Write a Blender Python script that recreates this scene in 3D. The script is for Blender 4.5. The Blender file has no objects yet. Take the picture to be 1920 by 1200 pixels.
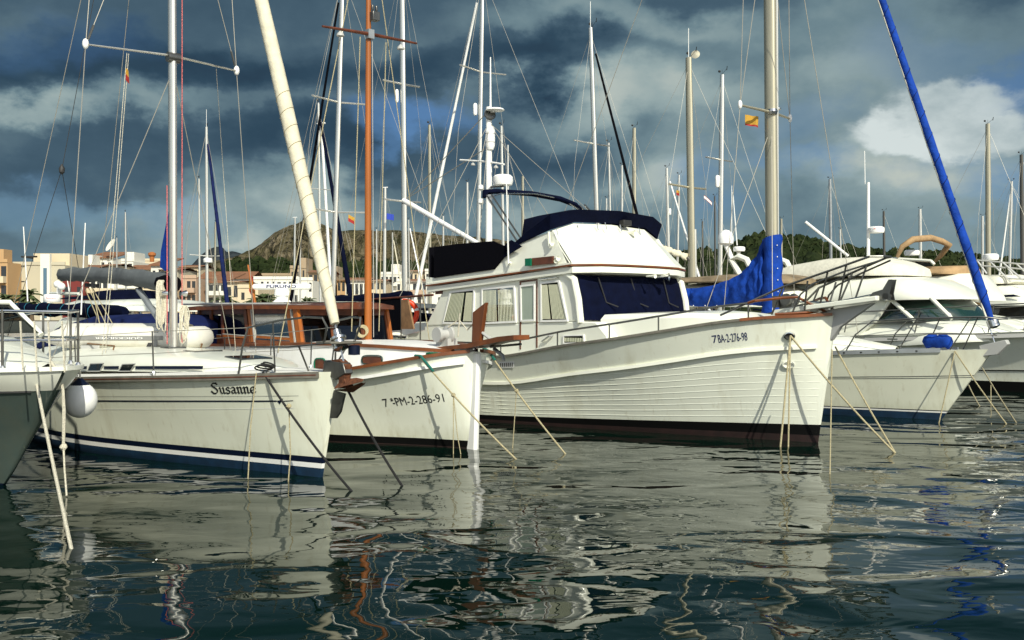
import bpy, bmesh, math, random
from mathutils import Vector, Matrix, noise
R = math.radians
random.seed(7)
SC = bpy.context.scene
COL = SC.collection
# ---------------------------------------------------------------- camera
F = 1920*35/36; HY = 590.0; H = 2.1
cam = bpy.data.objects.new('camera', bpy.data.cameras.new('camera')); COL.objects.link(cam)
cam.data.lens = 35; cam.data.sensor_width = 36
cam.location = (0, 0, H); cam.rotation_euler = (R(90), 0, 0)
cam.data.shift_y = -10/1920
cam.data.clip_start = 0.1; cam.data.clip_end = 20000
SC.camera = cam
SC.render.resolution_x = 1024; SC.render.resolution_y = 640
SC.view_settings.view_transform = 'Standard'; SC.view_settings.look = 'None'
SC.view_settings.exposure = 0.0; SC.view_settings.gamma = 1.0
# ---------------------------------------------------------------- sun and sky
SUN = Vector((0.29, -0.71, 0.58)).normalized()
sl = bpy.data.lights.new('sun', 'SUN'); sl.energy = 5.0; sl.angle = R(0.5); sl.color = (1.0, 0.97, 0.82)
so = bpy.data.objects.new('sun', sl); COL.objects.link(so)
so.rotation_euler = SUN.to_track_quat('Z', 'Y').to_euler(); so.location = (10, -20, 40)
W = bpy.data.worlds.new('World'); SC.world = W; W.use_nodes = True
wn = W.node_tree; wn.nodes.clear()
def N(t, nt=wn, **k):
    n = nt.nodes.new(t)
    for a, b in k.items(): setattr(n, a, b)
    return n
def math_(nt, op, a, b=None, c=None, clamp=False):
    n = nt.nodes.new('ShaderNodeMath'); n.operation = op; n.use_clamp = clamp
    for i, v in enumerate((a, b, c)):
        if v is None: continue
        if isinstance(v, (int, float)): n.inputs[i].default_value = v
        else: nt.links.new(v, n.inputs[i])
    return n.outputs[0]
def ramp(nt, fac, stops, interp='LINEAR'):
    n = nt.nodes.new('ShaderNodeValToRGB'); cr = n.color_ramp; cr.interpolation = interp
    while len(cr.elements) < len(stops): cr.elements.new(0.5)
    for e, (p, c) in zip(cr.elements, stops):
        e.position = p; e.color = (*c, 1) if len(c) == 3 else c
    if fac is not None: nt.links.new(fac, n.inputs[0])
    return n.outputs[0]
def mixc(nt, fac, a, b, bt='MIX'):
    n = nt.nodes.new('ShaderNodeMix'); n.data_type = 'RGBA'; n.blend_type = bt
    for i, v in ((0, fac), (6, a), (7, b)):
        if isinstance(v, (int, float)): n.inputs[i].default_value = v
        elif isinstance(v, tuple): n.inputs[i].default_value = (*v, 1)
        else: nt.links.new(v, n.inputs[i])
    return n.outputs[2]
def srgb(r, g, b):
    f = lambda c: c/12.92 if c <= 0.04045 else ((c+0.055)/1.055)**2.4
    return (f(r/255), f(g/255), f(b/255))
sky = N('ShaderNodeTexSky'); sky.sky_type = 'NISHITA'; sky.sun_disc = False
sky.sun_elevation = math.asin(SUN.z); sky.sun_rotation = math.atan2(SUN.x, SUN.y)
tc = N('ShaderNodeTexCoord')
# cloud banks live on the direction sphere: a stretched fractal field plus individual banks at directions taken from image pixels
stretch = N('ShaderNodeMapping'); stretch.inputs['Scale'].default_value = (1.0, 1.0, 1.6)
wn.links.new(tc.outputs['Generated'], stretch.inputs[0])
def noise_(vec, scale, det, rough, dist=0.0, typ=None):
    n = N('ShaderNodeTexNoise'); n.inputs['Scale'].default_value = scale; n.inputs['Detail'].default_value = det; n.inputs['Roughness'].default_value = rough; n.inputs['Distortion'].default_value = dist
    if typ: n.noise_type = typ
    wn.links.new(vec, n.inputs['Vector']); return n
n1 = noise_(stretch.outputs[0], 3.0, 7, 0.52, 0.1)
n2 = noise_(stretch.outputs[0], 6.5, 7, 0.58)
n3 = noise_(stretch.outputs[0], 15.0, 5, 0.55)
ds = N('ShaderNodeVectorMath', operation='SUBTRACT'); wn.links.new(n2.outputs['Color'], ds.inputs[0]); ds.inputs[1].default_value = (0.5, 0.5, 0.5)
dm = N('ShaderNodeVectorMath', operation='SCALE'); wn.links.new(ds.outputs[0], dm.inputs[0]); dm.inputs['Scale'].default_value = 0.16
wv = N('ShaderNodeVectorMath', operation='ADD'); wn.links.new(tc.outputs['Generated'], wv.inputs[0]); wn.links.new(dm.outputs[0], wv.inputs[1])
def bank(px, py, rx, ry, lo=1.25, hi=0.25):
    c = Vector(((px-960)/F, 1, -(py-HY)/F)).normalized()
    a = N('ShaderNodeVectorMath', operation='SUBTRACT'); wn.links.new(wv.outputs[0], a.inputs[0]); a.inputs[1].default_value = c
    b = N('ShaderNodeVectorMath', operation='MULTIPLY'); wn.links.new(a.outputs[0], b.inputs[0]); b.inputs[1].default_value = (F/rx, 1.5, F/ry)
    l = N('ShaderNodeVectorMath', operation='LENGTH'); wn.links.new(b.outputs[0], l.inputs[0])
    m = N('ShaderNodeMapRange'); m.interpolation_type = 'SMOOTHSTEP'; wn.links.new(l.outputs['Value'], m.inputs['Value'])
    m.inputs['From Min'].default_value = lo; m.inputs['From Max'].default_value = hi
    return m.outputs[0]
def add_banks(v, lst):
    for px, py, rx, ry, am in lst: v = math_(wn, 'MULTIPLY_ADD', bank(px, py, rx, ry), am, v)
    return v
# 0 = dark storm cloud, 1 = sunlit cloud
val = math_(wn, 'MULTIPLY_ADD', n1.outputs['Fac'], 0.55, 0.02)
val = math_(wn, 'MULTIPLY_ADD', n2.outputs['Fac'], 0.38, val)
val = math_(wn, 'MULTIPLY_ADD', n3.outputs['Fac'], 0.10, val)
val = math_(wn, 'SUBTRACT', val, 0.085)
val = add_banks(val, [(960, -760, 3200, 620, -.22),
    (150, 110, 420, 60, -.22), (640, 140, 300, 60, -.12), (330, 20, 700, 60, .03), (40, 190, 90, 40, .26), (240, 195, 170, 40, .20), (40, 250, 200, 30, -.05), (460, 270, 300, 55, -.20), (130, 325, 240, 45, -.10), (560, 200, 160, 40, .04),
    (640, 365, 130, 60, .26), (420, 340, 160, 40, .05), (300, 430, 260, 50, .06), (60, 430, 140, 60, -.12), (480, 440, 60, 20, .10), (860, 60, 300, 70, .02), (880, 130, 260, 50, -.14), (1060, 130, 140, 60, -.24), (900, 210, 120, 40, .02),
    (1200, 30, 260, 45, .20), (1080, 210, 150, 60, .24), (1240, 170, 170, 70, .22), (1340, 250, 120, 60, .12), (960, 290, 220, 50, -.10), (1060, 330, 200, 60, -.10), (1230, 360, 90, 60, .22), (880, 410, 160, 40, .06), (1000, 420, 90, 30, .12), (1330, 110, 200, 50, -.04),
    (1600, 70, 420, 130, .20), (1480, 200, 200, 80, .14), (1420, 130, 100, 40, -.02), (1560, 260, 200, 60, .06), (1480, 400, 300, 60, -.06), (1640, 370, 200, 50, .10), (1760, 320, 260, 50, .14), (1880, 420, 150, 80, .0), (1350, 440, 120, 40, .08), (1880, 220, 100, 60, .12), (1500, 400, 680, 150, .19), (420, 440, 560, 90, .15), (960, 300, 400, 120, .06), (1600, 120, 400, 120, .06)])
cloud = ramp(wn, val, [(0.05, srgb(36, 54, 72)), (0.24, srgb(49, 73, 91)), (0.42, srgb(72, 96, 112)), (0.60, srgb(110, 134, 143)), (0.78, srgb(150, 169, 170)), (1.0, srgb(200, 206, 196))])
# blue gaps between the clouds show the clear sky
gap = None
for px, py, rx, ry, am in [(770, 238, 130, 40, .75), (700, 255, 60, 30, .5), (1880, 150, 120, 60, .7), (1600, 320, 280, 40, .5), (1860, 340, 160, 40, .6), (1330, 370, 90, 60, .45), (1490, 250, 140, 50, .25), (30, 390, 180, 50, .3), (1700, 110, 140, 60, .25), (80, 60, 160, 50, .2), (260, 390, 200, 30, .25)]:
    b = math_(wn, 'MULTIPLY', bank(px, py, rx, ry), am)
    gap = b if gap is None else math_(wn, 'MAXIMUM', gap, b)
gapn = N('ShaderNodeMapRange'); wn.links.new(n2.outputs['Fac'], gapn.inputs['Value']); gapn.inputs['From Min'].default_value = 0.66; gapn.inputs['From Max'].default_value = 0.50
gap = math_(wn, 'MULTIPLY', gap, gapn.outputs[0], clamp=True)
bluesky = mixc(wn, 1.0, sky.outputs[0], (0.034, 0.052, 0.076), 'MULTIPLY')
front = mixc(wn, gap, cloud, bluesky)
# the bright cumulus on the right
cum = None
for px, py, rx, ry in [(1775, 190, 120, 62), (1700, 225, 70, 50), (1835, 225, 90, 55), (1770, 255, 130, 50)]:
    b = bank(px, py, rx, ry); cum = b if cum is None else math_(wn, 'MAXIMUM', cum, b)
cv_ = math_(wn, 'MULTIPLY_ADD', n3.outputs['Fac'], 0.7, math_(wn, 'MULTIPLY_ADD', cum, 1.1, -0.40))
cr_ = N('ShaderNodeMapRange'); cr_.interpolation_type = 'SMOOTHSTEP'; wn.links.new(cv_, cr_.inputs['Value']); cr_.inputs['From Min'].default_value = 0.12; cr_.inputs['From Max'].default_value = 0.95
cshade = ramp(wn, n2.outputs['Fac'], [(0.35, srgb(160, 177, 181)), (0.58, srgb(214, 224, 223))])
front = mixc(wn, math_(wn, 'MULTIPLY', cr_.outputs[0], 0.95), front, cshade)
# behind the camera the sky is open and the sunlit clouds are bright
sep = N('ShaderNodeSeparateXYZ'); wn.links.new(tc.outputs['Generated'], sep.inputs[0])
openm = N('ShaderNodeMapRange'); openm.interpolation_type = 'SMOOTHSTEP'; wn.links.new(sep.outputs['Y'], openm.inputs['Value'])
openm.inputs['From Min'].default_value = 0.30; openm.inputs['From Max'].default_value = -0.45
openm.inputs['To Min'].default_value = 0.0; openm.inputs['To Max'].default_value = 1.0
backcloud = ramp(wn, n1.outputs['Fac'], [(0.42, (0, 0, 0)), (0.6, (1, 1, 1))])
backsky = mixc(wn, backcloud, mixc(wn, 1.0, sky.outputs[0], (0.16, 0.16, 0.16), 'MULTIPLY'), (1.05, 1.05, 1.0))
final = mixc(wn, openm.outputs[0], front, backsky)
bg = N('ShaderNodeBackground'); bg.inputs['Strength'].default_value = 1.0
wo = N('ShaderNodeOutputWorld')
wn.links.new(final, bg.inputs[0]); wn.links.new(bg.outputs[0], wo.inputs[0])
# ---------------------------------------------------------------- materials
M = {}
def mat(name, col, rough=0.5, metal=0.0, bump=0.0, bscale=40.0, vary=0.0, vscale=4.0, coat=0.0, spec=0.5, dirt=None, dirtamt=0.4, alpha=1.0, stretch=None, wave=None, tcoord='Object', scum=False):
    m = bpy.data.materials.new(name); m.use_nodes = True; nt = m.node_tree; b = nt.nodes['Principled BSDF']
    b.inputs['Base Color'].default_value = (*col, 1); b.inputs['Roughness'].default_value = rough
    b.inputs['Metallic'].default_value = metal; b.inputs['Coat Weight'].default_value = coat; b.inputs['Coat Roughness'].default_value = 0.05
    b.inputs['Specular IOR Level'].default_value = spec
    t = nt.nodes.new('ShaderNodeTexCoord'); mp = nt.nodes.new('ShaderNodeMapping'); nt.links.new(t.outputs[tcoord], mp.inputs[0])
    if stretch: mp.inputs['Scale'].default_value = stretch
    c = None
    if vary:
        n = nt.nodes.new('ShaderNodeTexNoise'); n.inputs['Scale'].default_value = vscale; n.inputs['Detail'].default_value = 5; nt.links.new(mp.outputs[0], n.inputs['Vector'])
        lo = tuple(max(0, x*(1-vary)) for x in col); hi = tuple(min(1, x*(1+vary)) for x in col)
        c = ramp(nt, n.outputs['Fac'], [(0.3, lo), (0.7, hi)])
    if dirt:
        n = nt.nodes.new('ShaderNodeTexNoise'); n.inputs['Scale'].default_value = vscale*0.7; n.inputs['Detail'].default_value = 7; n.inputs['Roughness'].default_value = 0.65
        mp2 = nt.nodes.new('ShaderNodeMapping'); nt.links.new(t.outputs[tcoord], mp2.inputs[0]); mp2.inputs['Scale'].default_value = (2, 2, 0.35)
        nt.links.new(mp2.outputs[0], n.inputs['Vector'])
        f = ramp(nt, n.outputs['Fac'], [(0.50, (0, 0, 0)), (0.75, (dirtamt,)*3)])
        c = mixc(nt, f, c if c is not None else col, dirt)
    if scum:   # greenish weed line just over the water, with a ragged upper edge, and fine vertical runs
        sp = nt.nodes.new('ShaderNodeSeparateXYZ'); nt.links.new(t.outputs['Object'], sp.inputs[0])
        mp3 = nt.nodes.new('ShaderNodeMapping'); nt.links.new(t.outputs['Object'], mp3.inputs[0]); mp3.inputs['Scale'].default_value = (9, 9, 0.5)
        n3 = nt.nodes.new('ShaderNodeTexNoise'); n3.inputs['Scale'].default_value = 1.6; n3.inputs['Detail'].default_value = 5; nt.links.new(mp3.outputs[0], n3.inputs['Vector'])
        f = math_(nt, 'MULTIPLY_ADD', sp.outputs['Z'], -2.6, n3.outputs['Fac']); f = math_(nt, 'MULTIPLY_ADD', f, 0.9, 0.45, clamp=True)
        c = mixc(nt, math_(nt, 'MULTIPLY', f, 0.5), c, (0.30, 0.29, 0.15))
        f2 = ramp(nt, n3.outputs['Fac'], [(0.60, (0, 0, 0)), (0.72, (0.22,)*3)]); c = mixc(nt, f2, c, (0.36, 0.30, 0.17))
    if wave:   # (scale, axis, dark colour)
        w = nt.nodes.new('ShaderNodeTexWave'); w.inputs['Scale'].default_value = wave[0]; w.bands_direction = wave[1]; w.inputs['Distortion'].default_value = 1.5; w.inputs['Detail'].default_value = 2
        nt.links.new(mp.outputs[0], w.inputs['Vector'])
        c = mixc(nt, w.outputs['Fac'], wave[2], c if c is not None else col)
    if c is not None: nt.links.new(c, b.inputs['Base Color'])
    if bump:
        n = nt.nodes.new('ShaderNodeTexNoise'); n.inputs['Scale'].default_value = bscale; n.inputs['Detail'].default_value = 3; nt.links.new(mp.outputs[0], n.inputs['Vector'])
        bp = nt.nodes.new('ShaderNodeBump'); bp.inputs['Strength'].default_value = bump; bp.inputs['Distance'].default_value = 0.02
        nt.links.new(n.outputs['Fac'], bp.inputs['Height']); nt.links.new(bp.outputs[0], b.inputs['Normal'])
    M[name] = m; return m
GW = (0.77, 0.78, 0.68)
mat('gelcoat', GW, 0.28, vary=0.03, vscale=1.5, dirt=(0.55, 0.50, 0.38), dirtamt=0.22, bump=0.05, bscale=3, coat=0.25)
mat('white_hull', (0.75, 0.77, 0.66), 0.25, vary=0.03, vscale=1.2, dirt=(0.42, 0.38, 0.24), dirtamt=0.42, bump=0.10, bscale=2.5, coat=0.45, scum=True)
mat('cream_hull', (0.74, 0.755, 0.62), 0.3, vary=0.04, vscale=1.2, dirt=(0.40, 0.35, 0.22), dirtamt=0.45, bump=0.10, bscale=2.5, coat=0.4, scum=True)
mat('white_paint', (0.80, 0.80, 0.77), 0.35, vary=0.03, dirt=(0.5, 0.45, 0.35), dirtamt=0.2)
mat('white_plastic', (0.82, 0.82, 0.80), 0.3)
mat('deck_white', (0.72, 0.71, 0.66), 0.6, bump=0.2, bscale=120, vary=0.04)
mat('painted_shade_hull', (0.065, 0.09, 0.08), 0.15, coat=0.8, vary=0.15, vscale=2, dirt=(0.10, 0.10, 0.07), dirtamt=0.4)  # white hull below its band; the shade is put into this dark grey-green
mat('blue_antifoul', (0.004, 0.024, 0.058), 0.6, vary=0.3, vscale=6)
mat('navy_paint', (0.003, 0.007, 0.022), 0.45, spec=0.2)
mat('black_paint', (0.003, 0.003, 0.003), 0.6, spec=0.15)
mat('red_antifoul', (0.017, 0.006, 0.005), 0.7, vary=0.4, vscale=5)
mat('navy_canvas', (0.0016, 0.0032, 0.015), 0.9, bump=0.5, bscale=9, vary=0.25, vscale=6, spec=0.08)
mat('black_canvas', (0.003, 0.003, 0.005), 0.9, bump=0.3, bscale=14, spec=0.05)
mat('blue_canvas', (0.005, 0.042, 0.28), 0.85, bump=1.0, bscale=11, vary=0.25, vscale=5, spec=0.2)
mat('deep_blue_canvas', (0.004, 0.010, 0.060), 0.85, bump=0.5, bscale=8, vary=0.3, spec=0.2)
mat('turquoise_cloth', (0.02, 0.22, 0.32), 0.8)
mat('tan_canvas', (0.34, 0.22, 0.11), 0.85, bump=0.5, bscale=8, vary=0.2)
mat('brown_canvas', (0.20, 0.15, 0.09), 0.85, bump=0.5, bscale=6, vary=0.35, vscale=3)
mat('cream_canvas', (0.62, 0.60, 0.50), 0.85, bump=1.2, bscale=6, vary=0.1, vscale=3)
mat('cream_sail', (0.60, 0.555, 0.42), 0.85, bump=0.5, bscale=14, vary=0.10, vscale=6)
mat('grey_canvas', (0.085, 0.095, 0.10), 0.8, bump=0.4, bscale=8, vary=0.15)
mat('varnish', (0.15, 0.042, 0.009), 0.4, vary=0.4, vscale=4, coat=0.15, stretch=(1, 1, 0.2), bump=0.1, bscale=20)
mat('mast_varnish', (0.33, 0.095, 0.012), 0.35, vary=0.25, vscale=3, coat=0.15, stretch=(3, 3, 0.2))
mat('dark_wood', (0.10, 0.028, 0.012), 0.4, vary=0.4, vscale=6, coat=0.3)
mat('teak', (0.22, 0.12, 0.055), 0.7, vary=0.3, vscale=8)
mat('grey_teak', (0.12, 0.112, 0.09), 0.7, vary=0.25, vscale=6)
mat('steel', (0.62, 0.62, 0.60), 0.22, metal=1.0)
mat('dark_steel', (0.14, 0.14, 0.13), 0.35, metal=0.8, vary=0.3)
mat('alu', (0.70, 0.68, 0.62), 0.33, metal=0.85, vary=0.08, vscale=3, stretch=(4, 4, 0.3))
mat('white_alu', (0.66, 0.65, 0.60), 0.35, metal=0.55)
mat('grey_alu', (0.30, 0.32, 0.33), 0.45, metal=0.5, vary=0.15)
mat('champagne_alu', (0.42, 0.39, 0.29), 0.38, metal=0.6, vary=0.12, vscale=2, stretch=(5, 5, 0.3))
mat('dark_alu', (0.10, 0.095, 0.085), 0.5, metal=0.5)
mat('wire', (0.34, 0.32, 0.27), 0.5, metal=0.3)
mat('dark_wire', (0.035, 0.035, 0.035), 0.6)
mat('rope_cream', (0.46, 0.40, 0.24), 0.9, bump=0.9, bscale=150, vary=0.25, vscale=60)
mat('rope_white', (0.62, 0.58, 0.46), 0.9, bump=0.9, bscale=120, vary=0.2, vscale=50)
mat('rope_black', (0.012, 0.012, 0.012), 0.9, bump=0.8, bscale=120)
mat('rope_red', (0.55, 0.14, 0.13), 0.9, vary=0.8, vscale=90, bump=0.8, bscale=120)
mat('rope_green', (0.01, 0.13, 0.10), 0.9, bump=0.8, bscale=120)
mat('rust', (0.13, 0.045, 0.018), 0.8, vary=0.5, vscale=20, bump=0.6, bscale=60, metal=0.2)
mat('rubber', (0.02, 0.02, 0.02), 0.6)
mat('lifebuoy_orange', (0.75, 0.05, 0.01), 0.45, vary=0.1)
mat('hypalon', (0.66, 0.64, 0.57), 0.55, vary=0.05, dirt=(0.4, 0.36, 0.28), dirtamt=0.3)
mat('grey_rubber', (0.22, 0.22, 0.21), 0.7)
mat('light_grey', (0.42, 0.42, 0.40), 0.5)
mat('curtain', (0.62, 0.62, 0.48), 0.9)
mat('flag_red', (0.32, 0.02, 0.015), 0.8); mat('flag_yellow', (0.48, 0.27, 0.03), 0.8); mat('flag_blue', (0.02, 0.05, 0.38), 0.8)
mat('red_lens', (0.5, 0.01, 0.01), 0.2); mat('green_lens', (0.0, 0.12, 0.06), 0.2)
mat('letter_black', (0.012, 0.012, 0.014), 0.4); mat('letter_navy', (0.012, 0.02, 0.09), 0.4); mat('letter_red', (0.5, 0.02, 0.02), 0.4)
mat('dark_glass', (0.010, 0.013, 0.014), 0.05, coat=1.0)
mat('green_glass', (0.008, 0.030, 0.022), 0.05, coat=1.0)
mat('frosted_glass', (0.34, 0.40, 0.33), 0.25, coat=0.6)
def glassmat(name, tint, gl=0.12):
    m = bpy.data.materials.new(name); m.use_nodes = True; nt = m.node_tree; nt.nodes.remove(nt.nodes['Principled BSDF'])
    tr = nt.nodes.new('ShaderNodeBsdfTransparent'); tr.inputs[0].default_value = (*tint, 1)
    g = nt.nodes.new('ShaderNodeBsdfGlossy'); g.inputs['Roughness'].default_value = 0.03; g.inputs[0].default_value = (1, 1, 1, 1)
    lw = nt.nodes.new('ShaderNodeLayerWeight'); lw.inputs[0].default_value = 0.35
    f = math_(nt, 'MULTIPLY', lw.outputs['Fresnel'], 0.5, clamp=True)
    mx = nt.nodes.new('ShaderNodeMixShader'); nt.links.new(f, mx.inputs[0]); nt.links.new(tr.outputs[0], mx.inputs[1]); nt.links.new(g.outputs[0], mx.inputs[2])
    nt.links.new(mx.outputs[0], nt.nodes['Material Output'].inputs[0]); M[name] = m
glassmat('clear_glass', (0.62, 0.66, 0.60)); glassmat('smoke_glass', (0.10, 0.11, 0.10), 0.1)
# ---------------------------------------------------------------- mesh building
class MB:
    def __init__(s): s.v = []; s.f = []; s.mi = []; s.mats = []
    def _m(s, m):
        if m is None: return 0
        if m not in s.mats: s.mats.append(m)
        return s.mats.index(m)
    def poly(s, pts, m=None):
        b = len(s.v); s.v += [Vector(p) for p in pts]; s.f.append(tuple(range(b, b+len(pts)))); s.mi.append(s._m(m)); return s
    def grid(s, rows, m=None, closed=False, ms=None):
        b = len(s.v); n = len(rows[0])
        for r in rows: s.v += [Vector(p) for p in r]
        for i in range(len(rows)-1):
            for j in range(n if closed else n-1):
                k = (j+1) % n
                s.f.append((b+i*n+j, b+i*n+k, b+(i+1)*n+k, b+(i+1)*n+j)); s.mi.append(s._m(ms[i] if ms else m))
        return s
    def box(s, c, d, m=None, rot=None):
        c = Vector(c); x, y, z = d[0]/2, d[1]/2, d[2]/2
        P8 = [Vector(p) for p in ((-x,-y,-z),(x,-y,-z),(x,y,-z),(-x,y,-z),(-x,-y,z),(x,-y,z),(x,y,z),(-x,y,z))]
        if rot is not None: P8 = [rot @ p for p in P8]
        b = len(s.v); s.v += [c+p for p in P8]
        for q in ((0,3,2,1),(4,5,6,7),(0,1,5,4),(1,2,6,5),(2,3,7,6),(3,0,4,7)): s.f.append(tuple(b+i for i in q)); s.mi.append(s._m(m))
        return s
    def prism(s, pts, vec, m=None):
        pts = [Vector(p) for p in pts]; vec = Vector(vec); n = len(pts); b = len(s.v)
        s.v += pts + [p+vec for p in pts]; k = s._m(m)
        s.f.append(tuple(b+i for i in range(n))); s.f.append(tuple(b+n+i for i in reversed(range(n)))); s.mi += [k, k]
        for i in range(n):
            j = (i+1) % n; s.f.append((b+i, b+n+i, b+n+j, b+j)); s.mi.append(k)
        return s
    def tube(s, pts, r, n=8, m=None, flat=1.0, cap=True):
        pts = [Vector(p) for p in pts]; L = len(pts)
        rs = r if isinstance(r, (list, tuple)) else [r]*L
        rows = []; prev = None
        for i, p in enumerate(pts):
            t = (pts[min(i+1, L-1)]-pts[max(i-1, 0)])
            t = t.normalized() if t.length > 1e-9 else Vector((0, 0, 1))
            if prev is None:
                a = Vector((0, 0, 1)) if abs(t.z) < 0.9 else Vector((1, 0, 0))
                u = t.cross(a).normalized()
            else:
                u = (prev - t*prev.dot(t)).normalized()
            prev = u; w = t.cross(u)
            rows.append([p + (u*math.cos(2*math.pi*k/n) + w*math.sin(2*math.pi*k/n)*flat)*rs[i] for k in range(n)])
        s.grid(rows, m, closed=True)
        if cap:
            s.poly(list(reversed(rows[0])), m); s.poly(rows[-1], m)
        return s
    def lathe(s, prof, c=(0, 0, 0), ax=(0, 0, 1), n=20, m=None, scale=(1, 1)):
        ax = Vector(ax).normalized(); c = Vector(c)
        u = ax.cross(Vector((1, 0, 0)) if abs(ax.x) < 0.9 else Vector((0, 1, 0))).normalized(); w = ax.cross(u)
        rows = [[c+ax*h+(u*math.cos(2*math.pi*k/n)*scale[0]+w*math.sin(2*math.pi*k/n)*scale[1])*r for k in range(n)] for r, h in prof]
        s.grid(rows, m, closed=True)
        if prof[0][0] > 1e-4: s.poly(list(reversed(rows[0])), m)
        if prof[-1][0] > 1e-4: s.poly(rows[-1], m)
        return s
    def ball(s, c, r, m=None, n=16, sc=(1, 1, 1)):
        rows = []
        for i in range(n//2+1):
            a = math.pi*i/(n//2); rr = max(math.sin(a), 1e-3)
            rows.append([Vector(c)+Vector((rr*math.cos(2*math.pi*k/n)*sc[0], rr*math.sin(2*math.pi*k/n)*sc[1], -math.cos(a)*sc[2]))*r for k in range(n)])
        s.grid(rows, m, closed=True); return s
    def torus(s, c, R1, r, ax=(0, 0, 1), n=28, k=10, m=None, ms=None, arc=(0, 2*math.pi)):
        ax = Vector(ax).normalized(); u = ax.cross(Vector((1, 0, 0)) if abs(ax.x) < 0.9 else Vector((0, 1, 0))).normalized(); w = ax.cross(u)
        rows = []
        for i in range(n+1):
            a = arc[0]+(arc[1]-arc[0])*i/n; d = u*math.cos(a)+w*math.sin(a)
            rows.append([Vector(c)+d*(R1+r*math.cos(2*math.pi*j/k))+ax*r*math.sin(2*math.pi*j/k) for j in range(k)])
        s.grid(rows, m, closed=True, ms=ms); return s
    def build(s, name, m=None, parent=None, smooth=None, bevel=0, angle=35, mod=None):
        me = bpy.data.meshes.new(name); me.from_pydata([tuple(v) for v in s.v], [], s.f)
        mats = s.mats if s.mats else [m]
        for q in mats: me.materials.append(M[q])
        if s.mats: me.polygons.foreach_set('material_index', s.mi)
        bm = bmesh.new(); bm.from_mesh(me)
        bmesh.ops.remove_doubles(bm, verts=bm.verts, dist=1e-5)
        bmesh.ops.recalc_face_normals(bm, faces=bm.faces); bm.to_mesh(me); bm.free()
        me.shade_smooth() if smooth is not False else None
        if smooth is not False and hasattr(me, 'set_sharp_from_angle'): me.set_sharp_from_angle(angle=R(angle))
        o = bpy.data.objects.new(name, me); COL.objects.link(o)
        if parent is not None: o.parent = parent
        if bevel:
            b = o.modifiers.new('bevel', 'BEVEL'); b.width = bevel; b.segments = 2; b.limit_method = 'ANGLE'; b.angle_limit = R(30)
        return o
def tag(o, label=None, cat=None, group=None, kind=None):
    if label: o['label'] = label
    if cat: o['category'] = cat
    if group: o['group'] = group
    if kind: o['kind'] = kind
    return o
def empty(name, loc, rz=0.0):
    o = bpy.data.objects.new(name, None); COL.objects.link(o); o.location = loc; o.rotation_euler = (0, 0, rz); o.empty_display_size = 0.3; return o
def copy_tree(o, parent=None):
    c = o.copy(); COL.objects.link(c); c.parent = parent
    for ch in [q for q in o.children]: copy_tree(ch, c)
    return c
def P(px, py, Y): return Vector(((px-960)/F*Y, Y, H-(py-HY)/F*Y))
def sag(a, b, s, n=10):
    a, b = Vector(a), Vector(b)
    return [a.lerp(b, i/n)-Vector((0, 0, 4*s*(i/n)*(1-i/n))) for i in range(n+1)]
def interp(tab, x):
    if x <= tab[0][0]: return tab[0][1]
    for i in range(len(tab)-1):
        x0, y0 = tab[i]; x1, y1 = tab[i+1]
        if x <= x1:
            h = x1-x0; t = (x-x0)/h
            m0 = (y1-tab[i-1][1])/(x1-tab[i-1][0]) if i > 0 else (y1-y0)/h
            m1 = (tab[i+2][1]-y0)/(tab[i+2][0]-x0) if i+2 < len(tab) else (y1-y0)/h
            return (2*t**3-3*t**2+1)*y0+(t**3-2*t**2+t)*h*m0+(-2*t**3+3*t**2)*y1+(t**3-t**2)*h*m1
    return tab[-1][1]
# ---------------------------------------------------------------- boats: a local frame (x ahead, y to port, z up, origin at the stem on the waterline)
class Boat:
    def __init__(s, name, px=None, py=None, ang=48, label='', cat='boat', group=None, XY=None, k=1.0, at=None):
        """k: scale of the boat about the camera; at: where its stem stands, z below 0 once that scaling sinks it"""
        if XY: s.X, s.Y = XY
        else: s.Y = F*H/(py-HY); s.X = (px-960)/F*s.Y
        s.a = R(ang); s.h = Vector((math.cos(s.a), -math.sin(s.a), 0)); s.p = Vector((math.sin(s.a), math.cos(s.a), 0))
        s.k = k; s.at = Vector(at) if at else Vector((s.X, s.Y, 0))
        s.o = empty(name, s.at, -s.a); s.o.scale = (k, k, k); tag(s.o, label, cat, group)
    def loc(s, g):
        d = Vector(g)-Vector((s.X, s.Y, 0)); return Vector((d.dot(s.h), d.dot(s.p), d.z))
    def wld(s, l): return s.at+(s.h*l[0]+s.p*l[1]+Vector((0, 0, l[2])))*s.k
    def px(s, l):
        g = s.wld(l); return (960+F*g.x/g.y, HY-(g.z-H)*F/g.y)
    def w(s, px, py, w=0.0):      # pixel -> local point on the plane y = -w (starboard offset w)
        dx, dz = (px-960)/F, -(py-HY)/F
        t = (-w+s.X*s.p.x+s.Y*s.p.y)/(dx*s.p.x+s.p.y)
        return s.loc((t*dx, t, H+t*dz))
    def s(s, px, py, x):          # pixel -> local point on the plane x = const
        dx, dz = (px-960)/F, -(py-HY)/F
        t = (x+s.X*s.h.x+s.Y*s.h.y)/(dx*s.h.x+s.h.y)
        return s.loc((t*dx, t, H+t*dz))
    def z(s, px, py, z):
        t = (H-z)*F/(py-HY); return s.loc(((px-960)/F*t, t, z))
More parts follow.
